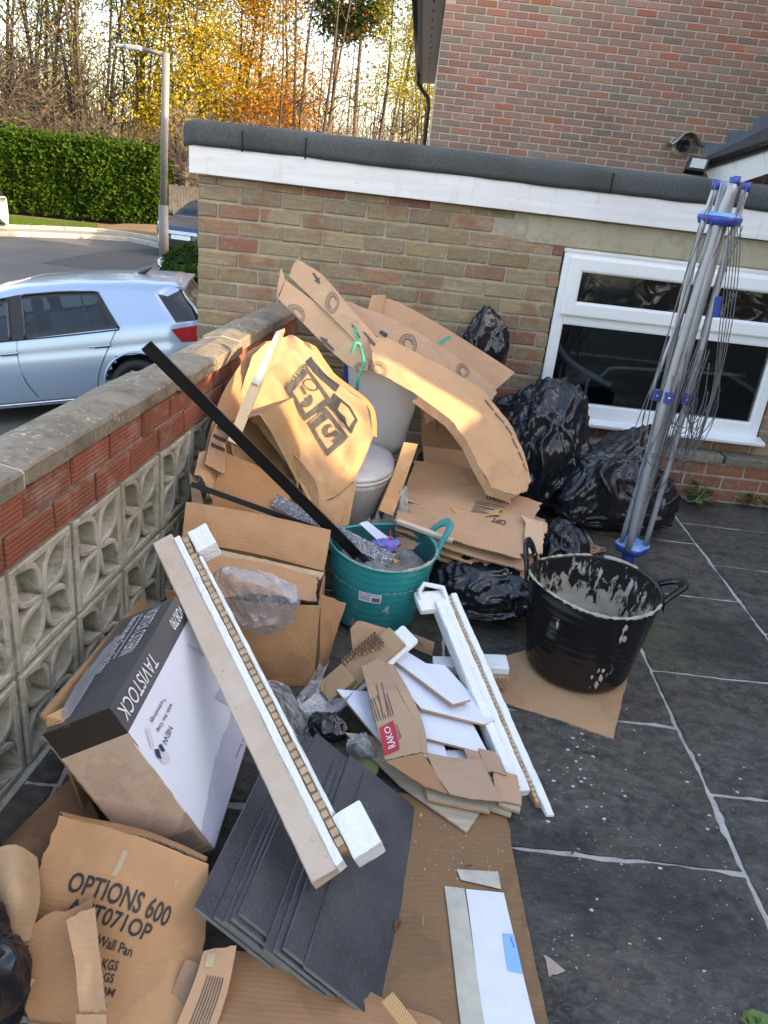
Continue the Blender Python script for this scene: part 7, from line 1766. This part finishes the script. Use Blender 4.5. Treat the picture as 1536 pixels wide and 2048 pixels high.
# bare pale shrub at the left, in front of the trees
sh = tree_proto(21, 3.6, 7, 2.6, 'leaf_rust', 260, .04, (.2, 1), 'bark_pale', .035, 22, .05, .2, 5, .4)
plant(sh, 'bare pale twigged shrub arching over the left end of the hedge', G(20, 412, RZ)+V((-.5, 1.2, .5)), .4, (1.2, 1.25), 'shrubs', 'bare_shrub', 'shrub')
plant(sh, 'second bare pale shrub standing behind the hedge further left', G(-60, 405, RZ)+V((0, 2.0, .6)), 2.2, (1.3, 1.5), 'shrubs', 'bare_shrub', 'shrub')
for k, px in enumerate((40, 110, 180, 250, 385, 440, 520, 600, 680, 760, 830)):
    plant(sh, ['brown undergrowth shrub in the wood behind the hedge', 'brown undergrowth shrub seen just above the garage roof'][px > 380], at_px(px, 31.5+(k*7 % 5)), k*1.3, (.75, .85+.1*(k % 3)), 'undergrowth', 'undergrowth_shrub', 'shrub')
plant(tree_proto(22, 3.4, 2, .9, 'leaf_rust', 30, .04, (.3, 1), 'bark_pale', .05, 12, 0, .2, 3, .6), 'small pale barked bare tree beside the garage corner', G(378, 470, RZ)+V((0, 2.4, 0)), 0, (1, 1), None, 'sapling')
# far wood: a mass of trunks and twigs that closes the view low down
rr = random.Random(33); B = MB()
for i in range(420):
    px = rr.uniform(-60, 900); Y = rr.uniform(50, 75); p = at_px(px, Y); h = rr.uniform(4, 9); B.tube([p, p+V((rr.uniform(-.4, .4), 0, h*.5)), p+V((rr.uniform(-.8, .8), 0, h))], [.09, .06, .02], 4)
    for q in range(10):
        a = p+V((0, 0, h*rr.uniform(.2, .95))); B.tube([a, a+V((rr.uniform(-1.6, 1.6), rr.uniform(-1, 1), rr.uniform(.2, 1.6)))], [.025, .008], 3)
tag(B.build('far_wood', M['bark_dark'], None), 'dim mass of distant trunks and twigs behind the trees', 'wood', kind='stuff')
# fence behind the hedge end
fn = thing('board_fence', 'weathered grey board fence between hedge and garage', 'fence', at_px(372, 30.5)); simple('old_board', (0.16, 0.15, 0.13), .9, .25, 6)
a, b = W(338, 440, 30.5), W(420, 446, 30.5); n = 14
for i in range(n):
    p = V((a.x+(b.x-a.x)*i/n, 30.5, RZ)); box('board', (p.x, 30.5, RZ-.05), (p.x+(b.x-a.x)/n*.9, 30.53, RZ+1.5+rr.uniform(-.03, .03)), M['old_board'], fn)
box('rail', (a.x, 30.54, RZ+1.1), (b.x, 30.60, RZ+1.2), M['old_board'], fn)

# ---- clipped shrubs by the garage corner
def bush(label, c, rx, ry, rz_, n, seed, ls=.05):
    t = thing('clipped_shrub', label, 'shrub', (c[0], c[1], RZ), 'shrubs by the garage'); rr = random.Random(seed); B = MB(); c = V(c)
    for i in range(n):
        d = V((rr.gauss(0, 1), rr.gauss(0, 1), rr.gauss(0, 1))).normalized(); k = 1+.18*noise.noise(d*2+V((seed, 0, 0)))+rr.gauss(0, .05); leafquad(B, c+V((d.x*rx, d.y*ry, max(-.9, d.z)*rz_))*1.0*k-c*(k-1) if False else c+V((d.x*rx*k, d.y*ry*k, d.z*rz_*k)), ls*rr.uniform(.6, 1.4), rr)
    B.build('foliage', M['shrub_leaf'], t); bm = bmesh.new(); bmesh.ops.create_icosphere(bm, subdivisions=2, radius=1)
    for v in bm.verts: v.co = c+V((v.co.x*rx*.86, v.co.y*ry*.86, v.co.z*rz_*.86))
    bobj('dark_core', bm, M['hedge_core'], t, True)  # solid near-black ball fills the shrub behind its leaves
c = W(368, 522, 16.0); bush('taller clipped green shrub in front of the dark car', (c.x+.15, 16.0, c.z-.25), .62, .5, .55, 2600, 3)
c = W(352, 555, 14.2); bush('lower mounded green shrub near the garage corner', (c.x+.15, 14.2, c.z-.45), .52, .45, .62, 2600, 4)
c = W(385, 552, 13.8); bush('brownish green shrub touching the garage corner', (c.x+.1, 13.8, c.z-.45), .42, .4, .60, 2000, 5)

# ---- street lamp
lp = G(328, 532, RZ); LY = lp.y; la = thing('street_lamp', 'grey street lamp post with a flat angled lamp head before the trees', 'street lamp', lp)
tp = W(332, 106, LY); simple('lamp_grey', (0.15, 0.14, 0.135), .55, .12, 3); simple('lamp_head', (0.30, 0.31, 0.32), .5, .08, 4)
tube('post', [lp, V((lp.x, LY, RZ+1.4))], .115, M['lamp_grey'], la, 12); tube('shaft', [V((lp.x, LY, RZ+1.38)), V((tp.x, LY, tp.z))], .085, M['lamp_grey'], la, 12)
ar = W(285, 98, LY); tube('arm', [tp+V((0, 0, -.04)), ar], .045, M['lamp_grey'], la, 8)
hd = W(233, 92, LY); mw = frame(ar, hd-ar, V((0, 1, 0))); bm = bmesh.new(); add_box(bm, (0, -.14, -.05), ((hd-ar).length*.6, .14, .05), mw, .03, 2); add_box(bm, ((hd-ar).length*.58, -.11, -.04), ((hd-ar).length, .11, .025), mw, .02, 2); bobj('lamp_head', bm, M['lamp_head'], la)
sg = thing('leaning_sign', 'white card sign with round brown emblem leaning at the lamp post foot', 'sign', W(322, 530, LY-.4))
q = [W(*p, LY-.5) for p in ((315, 519), (327, 511), (331, 528), (319, 537))]; sfg = Surf([[q[3], q[2]], [q[0], q[1]]], False); mobj('board', q, [(0, 1, 2, 3)], M['label_white'], sg).modifiers.new('s', 'SOLIDIFY').thickness = .02
simple('emblem', (0.30, 0.20, 0.12), .6, .2); press('emblem', sfg, rq(.30, .15, .8, .62), arc_ring(.16, .5, 0, 6.283, 18), 'emblem', sg, .02); press('lettering', sfg, rq(.15, .74, .85, .86), text_mesh('NOTICE'), 'ink_faded', sg, .02) if False else None

# ================================================================ CARS
def paint(name, col, metal=.6, rough=.28):
    t = NT(name); f = t.noise(900, None, 2); t.fin(t.mix(f, [x*.9 for x in col], [x*1.1 for x in col]), rough, None, .5, metal); t.b.inputs['Coat Weight'].default_value = .8; t.b.inputs['Coat Roughness'].default_value = .03; M[name] = t.m
paint('paint_silver_sky', (0.36, 0.46, 0.60), .5); paint('paint_navy', (0.012, 0.022, 0.055), .3); paint('paint_white', (0.7, 0.7, 0.7), 0)  # silver car paint is tinted blue to carry the sky reflection
mk_glass('car_glass', .02, (0.45, 0.58, 0.62)); simple('lens_red', (0.40, 0.008, 0.015), .12, .1); simple('rubber', (0.012, 0.012, 0.012), .7); simple('seat_cloth', (0.035, 0.045, 0.06), .8); simple('chrome', (.7, .7, .72), .15, metal=1.0); simple('headlamp', (.55, .58, .6), .1, .1)
simple('tail_glass', (0.008, 0.012, 0.018), .05)
def lerp_tab(tab, x):
    if x <= tab[0][0]: return tab[0][1]
    for (a, b), (c, d) in zip(tab, tab[1:]):
        if x <= c: t = (x-a)/(c-a); t = t*t*(3-2*t)*.5+t*.5; return b+(d-b)*t
    return tab[-1][1]
ROOF = [(0, .93), (.05, .99), (.14, 1.14), (.25, 1.325), (.32, 1.355), (.8, 1.415), (1.4, 1.452), (1.9, 1.45), (2.3, 1.40), (2.75, 1.22), (3.12, 1.00), (3.5, .93), (4.0, .82), (4.22, .66)]
HW = [(0, .74), (.12, .80), (.4, .865), (.9, .89), (2.8, .89), (3.6, .87), (4.0, .80), (4.22, .66)]
BELT = [(0, .965), (.9, .965), (2.0, .935), (3.0, .90), (4.25, .85)]
def car_side(x, z):
    h = lerp_tab(HW, x); bz = lerp_tab(BELT, x)
    if z < .45: return h-.045*((.45-z)/.25)**1.5
    if z < .74: return h+.012*math.sin((z-.45)/.29*math.pi)
    if z < bz: return h-.004-.03*((z-.74)/max(.02, bz-.74))**2
    return h-.034-.52*(z-bz)
def build_car(name, label, place, paintm, full_glass=True, parts=True, cat='car'):
    t = thing(name, label, cat, place(2.1, 0, 0)); xs = [i*.03 for i in range(int(4.22/.03)+1)]
    rows_low = [.20, .26, .33, .40, .47, .54, .61, .68, .735, .75, .80, .85, .90]
    vs, fs, mi = [], [], []; idx = {}
    def add(p): vs.append(p); return len(vs)-1
    for sgn in (1, -1):
        grid = []
        for x in xs:
            zr = lerp_tab(ROOF, x); bz = min(lerp_tab(BELT, x), zr-.02); col = [(z if z < bz-.02 else bz-.02-.001*(len(rows_low)-i)) for i, z in enumerate(rows_low)]; col += [bz]
            top = max(zr-.085, bz+.004); col += [bz+(top-bz)*k/9 for k in range(1, 10)]; pts = [(car_side(x, z), z) for z in col]
            ye = pts[-1][0]; pts += [(ye-.035, top+(zr-top)*.55), (ye-.10, top+(zr-top)*.85), (ye*.62, zr), (ye*.3, zr+.006), (0, zr+.008)]
            sl_ = lambda j: (.19*max(0, 1-abs(x-.9)/.45)+.17*max(0, 1-abs(x-.30)/.22))*min(1, max(0, (j-len(rows_low))/9)) if len(rows_low) <= j < len(rows_low)+10 else 0
            grid.append([add(place(x+sl_(j), y*sgn, z)) for j, (y, z) in enumerate(pts)])
        nr = len(grid[0])
        for i in range(len(xs)-1):
            for j in range(nr-1):
                x = xs[i]+.015; b = rows_low; zc = None
                # wheel arches
                def zz(j): return rows_low[j] if j < len(rows_low) else 2
                if j < len(rows_low)-1:
                    zc = (zz(j)+zz(j+1))/2
                    if (x-.80)**2+(zc-.34)**2 < .352**2 or (x-3.40)**2+(zc-.34)**2 < .352**2: continue
                m = 0; k = j-len(rows_low)         # window band: k 0..8
                if 0 <= k <= 8:
                    u = (k+.5)/9; front_lim = 3.02-u*.62; rear_lim = .90
                    if rear_lim < x < front_lim:
                        m = 1
                        if 1.90 < x < 2.03: m = 2
                        elif 1.185 < x < 1.22: m = 2
                        elif u < .07 or u > .93 or x-rear_lim < .05 or front_lim-x < .05: m = 2
                if j >= nr-6 and False: m = 0
                if j >= len(rows_low) and .04 < x < .30 and 0 <= k: m = 3   # tailgate glass
                if k > 8 and x > .23: m = 0 if m == 3 else m
                if j >= nr-4 and 2.35 < x < 3.05: m = 1            # windscreen
                f = (grid[i][j], grid[i+1][j], grid[i+1][j+1], grid[i][j+1]); fs.append(f if sgn > 0 else f[::-1]); mi.append(m)
        for g_, fl in ((grid[0], 1), (grid[-1], -1)):
            c0 = add(place(0 if fl == 1 else 4.22, 0, .2)); c1 = add(place(0 if fl == 1 else 4.24, 0, .55))
            for j in range(nr-1): fs.append((g_[j], g_[j+1], c1)); mi.append(0)
    body = mobj('body', vs, fs, [M[paintm], M['car_glass'], M['black_plastic'], M['tail_glass']], t, True, None, mi)
    if not parts: return t, body
    for wx in (.80, 3.40):
        for sgn in (1, -1):
            c = place(wx, .80*sgn, .31); ax = (place(wx, 1, .31)-place(wx, 0, .31)); e1_ = place(wx+1, 0, 0)-place(wx, 0, 0); e2_ = place(wx, 0, 1)-place(wx, 0, 0)
            pr_ = [(.20, -.10), (.30, -.10), (.31, -.06), (.31, .06), (.30, .10), (.205, .10), (.20, .06)]; N = 28
            v = [c+ax*y+(e1_*math.cos(2*math.pi*k/N)+e2_*math.sin(2*math.pi*k/N))*r for r, y in pr_ for k in range(N)]; f = [(i*N+k, i*N+(k+1) % N, (i+1)*N+(k+1) % N, (i+1)*N+k) for i in range(len(pr_)-1) for k in range(N)]
            w_ = mobj('wheel', v, f, M['rubber'], t, True)
            B = MB()
            for k in range(5):
                a = 2*math.pi*k/5; B.tube([c+ax*sgn*.07, c+ax*sgn*.06+(e1_*math.cos(a)+e2_*math.sin(a))*.20], [.045, .03], 6)
            B.build('rim', M['chrome'], w_)
    B = MB()      # arch lip
    for wx in (.80, 3.40):
        B = MB(); B.tube([place(wx+math.cos(a)*.365, car_side(wx, .6)+.004, max(.2, .34+math.sin(a)*.365)) for a in [math.pi*k/18 for k in range(19)]], .014, 6); B.build('wheel_arch', M[paintm], t, True)
        bm = bmesh.new(); p = [place(wx-.36, .80, .2), place(wx+.36, .80, .2), place(wx+.36, .80, .70), place(wx-.36, .80, .70), ]; q = [place(wx-.36, .45, .2), place(wx+.36, .45, .2), place(wx+.36, .45, .7), place(wx-.36, .45, .7)]
        mobj('wheel_housing', q, [(0, 1, 2, 3)], M['rubber'], t)
    S_ = lambda x, z, o=.003: place(x, car_side(x, z)+o, z)
    def gap(pts, r=.004, nm='panel_gap', m='dark_gap'): tube(nm, spline([S_(*p) for p in pts], 20), r, M[m], t, 5)
    gap([(1.97, .94), (2.0, .75), (1.98, .5), (1.90, .30)]); gap([(.93, .955), (1.03, .80), (1.14, .62), (1.22, .45), (1.26, .28)]); gap([(3.05, .89), (3.06, .6), (3.0, .3)]); gap([(1.24, .255), (1.9, .255), (2.9, .255)])
    gap([(.90, .952), (1.5, .935), (2.2, .925), (3.0, .90)], .008, 'window_trim', 'black_plastic')
    for ol in ([(.90, .0), (1.0, .5), (1.09, .97), (1.5, .985), (1.89, .985), (1.89, .5), (1.89, .0)], [(2.04, 0), (2.04, .98), (2.3, .985), (2.42, .96), (2.95, .05)]):
        pq = []
        for x, u in ol: bz = lerp_tab(BELT, x); tp_ = lerp_tab(ROOF, x)-.085; pq.append(S_(x, bz+(tp_-bz)*u, .006))
        tube('window_trim', spline(pq, 40, False), .013, M['black_plastic'], t, 5)
    gap([(1.3, .235), (2.0, .235), (2.9, .235)], .014, 'sill_strip', 'chrome') 
    for hx in (1.13, 2.10):
        p = [S_(hx-.115, .80, .004), S_(hx-.08, .803, .030), S_(hx+.07, .803, .030), S_(hx+.115, .80, .004)]; tube('door_handle', spline(p, 16), [.008]+[.013]*15+[.008], M[paintm], t, 8)
        o = mobj('handle_recess', [S_(hx-.10, .775, .002), S_(hx+.06, .775, .002), S_(hx+.06, .805, .002), S_(hx-.10, .805, .002)], [(0, 1, 2, 3)], M['black_plastic'], t)
    pl_ = [(.02, .74), (.27, .755), (.36, .905), (.02, .915)]
    n_ = 6; vv = [S_(pl_[0][0]+(pl_[1][0]-pl_[0][0])*i/n_ + (pl_[3][0]+(pl_[2][0]-pl_[3][0])*i/n_-(pl_[0][0]+(pl_[1][0]-pl_[0][0])*i/n_))*j/n_, pl_[0][1]+(pl_[1][1]-pl_[0][1])*i/n_ + (pl_[3][1]+(pl_[2][1]-pl_[3][1])*i/n_-(pl_[0][1]+(pl_[1][1]-pl_[0][1])*i/n_))*j/n_, .006) for j in range(n_+1) for i in range(n_+1)]
    mobj('tail_light', vv, [(j*(n_+1)+i, j*(n_+1)+i+1, (j+1)*(n_+1)+i+1, (j+1)*(n_+1)+i) for j in range(n_) for i in range(n_)], M['lens_red'], t, True)
    p = place(.62, 0, 1.40); tube('aerial', [place(.74, 0, 1.41), place(.66, 0, 1.435), place(.58, 0, 1.475)], [.03, .022, .004], M['black_plastic'], t, 6)
    mobj('spoiler', [place(.42, y, lerp_tab(ROOF, .42)-.004-.03*abs(y)) for y in (-.6, 0, .6)]+[place(.17, y, 1.315-.03*abs(y)) for y in (-.58, 0, .58)], [(0, 1, 4, 3), (1, 2, 5, 4)], M[paintm], t).modifiers.new('s', 'SOLIDIFY').thickness = .03
    for sx, sy in ((2.05, .37), (2.05, -.37), (1.15, .40), (1.15, -.40)):
        st_ = bmesh.new(); mwp = lambda v: place(sx+v.x, sy+v.y, v.z)
        add_box(st_, (-.06, -.23, .45), (.06, .23, 1.02), None, .05, 2); add_box(st_, (-.045, -.13, 1.03), (.045, .13, 1.20), None, .04, 2)
        for v in st_.verts: v.co = mwp(v.co)
        bobj('seat', st_, M['seat_cloth'], t, True)
    ib = bmesh.new(); add_box(ib, (.5, -.78, .40), (3.2, .78, .46)); add_box(ib, (2.85, -.75, .5), (3.1, .75, .93))
    for v in ib.verts: v.co = place(*v.co)
    bobj('cabin_floor', ib, M['seat_cloth'], t)
    return t, body
gf, _ = build_car('parked_car', 'silver hatchback with sky reflection tinted into its paint, parked beyond the garden wall', CL, 'paint_silver_sky')
# dark car facing us further up the road
p0 = G(352, 531, RZ+.0); DY = 21.2; fx = W(360, 500, DY).x
da = R(8)
def DL(x, y, z): # x from the tail forwards; its nose points towards us
    f = V((-math.sin(da), -math.cos(da), 0)); s = V((math.cos(da), -math.sin(da), 0)); return V((fx+.05, DY, RZ))+f*(x-4.22)+s*(-y)+V((0, 0, z))
dc, _ = build_car('parked_car', 'dark navy car with pale headlamps parked behind the lamp post', DL, 'paint_navy')
def dpatch(nm, pts, m, th=.012):
    o = mobj(nm, [DL(*p) for p in pts], [tuple(range(len(pts)))], M[m], dc); o.modifiers.new('s', 'SOLIDIFY').thickness = th; return o
for s in (1, -1):
    dpatch('headlight', [(4.12, .40*s, .70), (4.02, .76*s, .72), (3.80, .86*s, .86), (4.02, .62*s, .84)], 'headlamp', .03)
    dpatch('fog_lamp', [(4.26, .48*s, .36), (4.22, .66*s, .36), (4.22, .66*s, .46), (4.26, .48*s, .46)], 'headlamp')
    bm = bmesh.new(); add_box(bm, (2.78, .90, .96), (2.94, 1.12, 1.10), None, .03, 2)
    for v in bm.verts: v.co = DL(v.co.x, v.co.y*s, v.co.z)
    bobj('wing_mirror', bm, M['black_plastic'], dc, True)
dpatch('grille', [(4.26, -.45, .62), (4.26, .45, .62), (4.22, .42, .70), (4.22, -.42, .70)], 'chrome'); dpatch('air_intake', [(4.27, -.5, .28), (4.27, .5, .28), (4.27, .5, .50), (4.27, -.5, .50)], 'black_plastic'); dpatch('number_plate', [(4.285, -.26, .50), (4.285, .26, .50), (4.285, .26, .61), (4.285, -.26, .61)], 'label_white')
ww = G(-32, 466, RZ)
def EL(x, y, z): return ww+V((-1, .12, 0))*x+V((.12, 1, 0))*(-y)+V((0, 0, z))
build_car('parked_car', 'white car whose tail just shows at the kerb by the verge', lambda x, y, z: ww+V((.35+ -x, .1*x-y, z)), 'paint_white', parts=False)
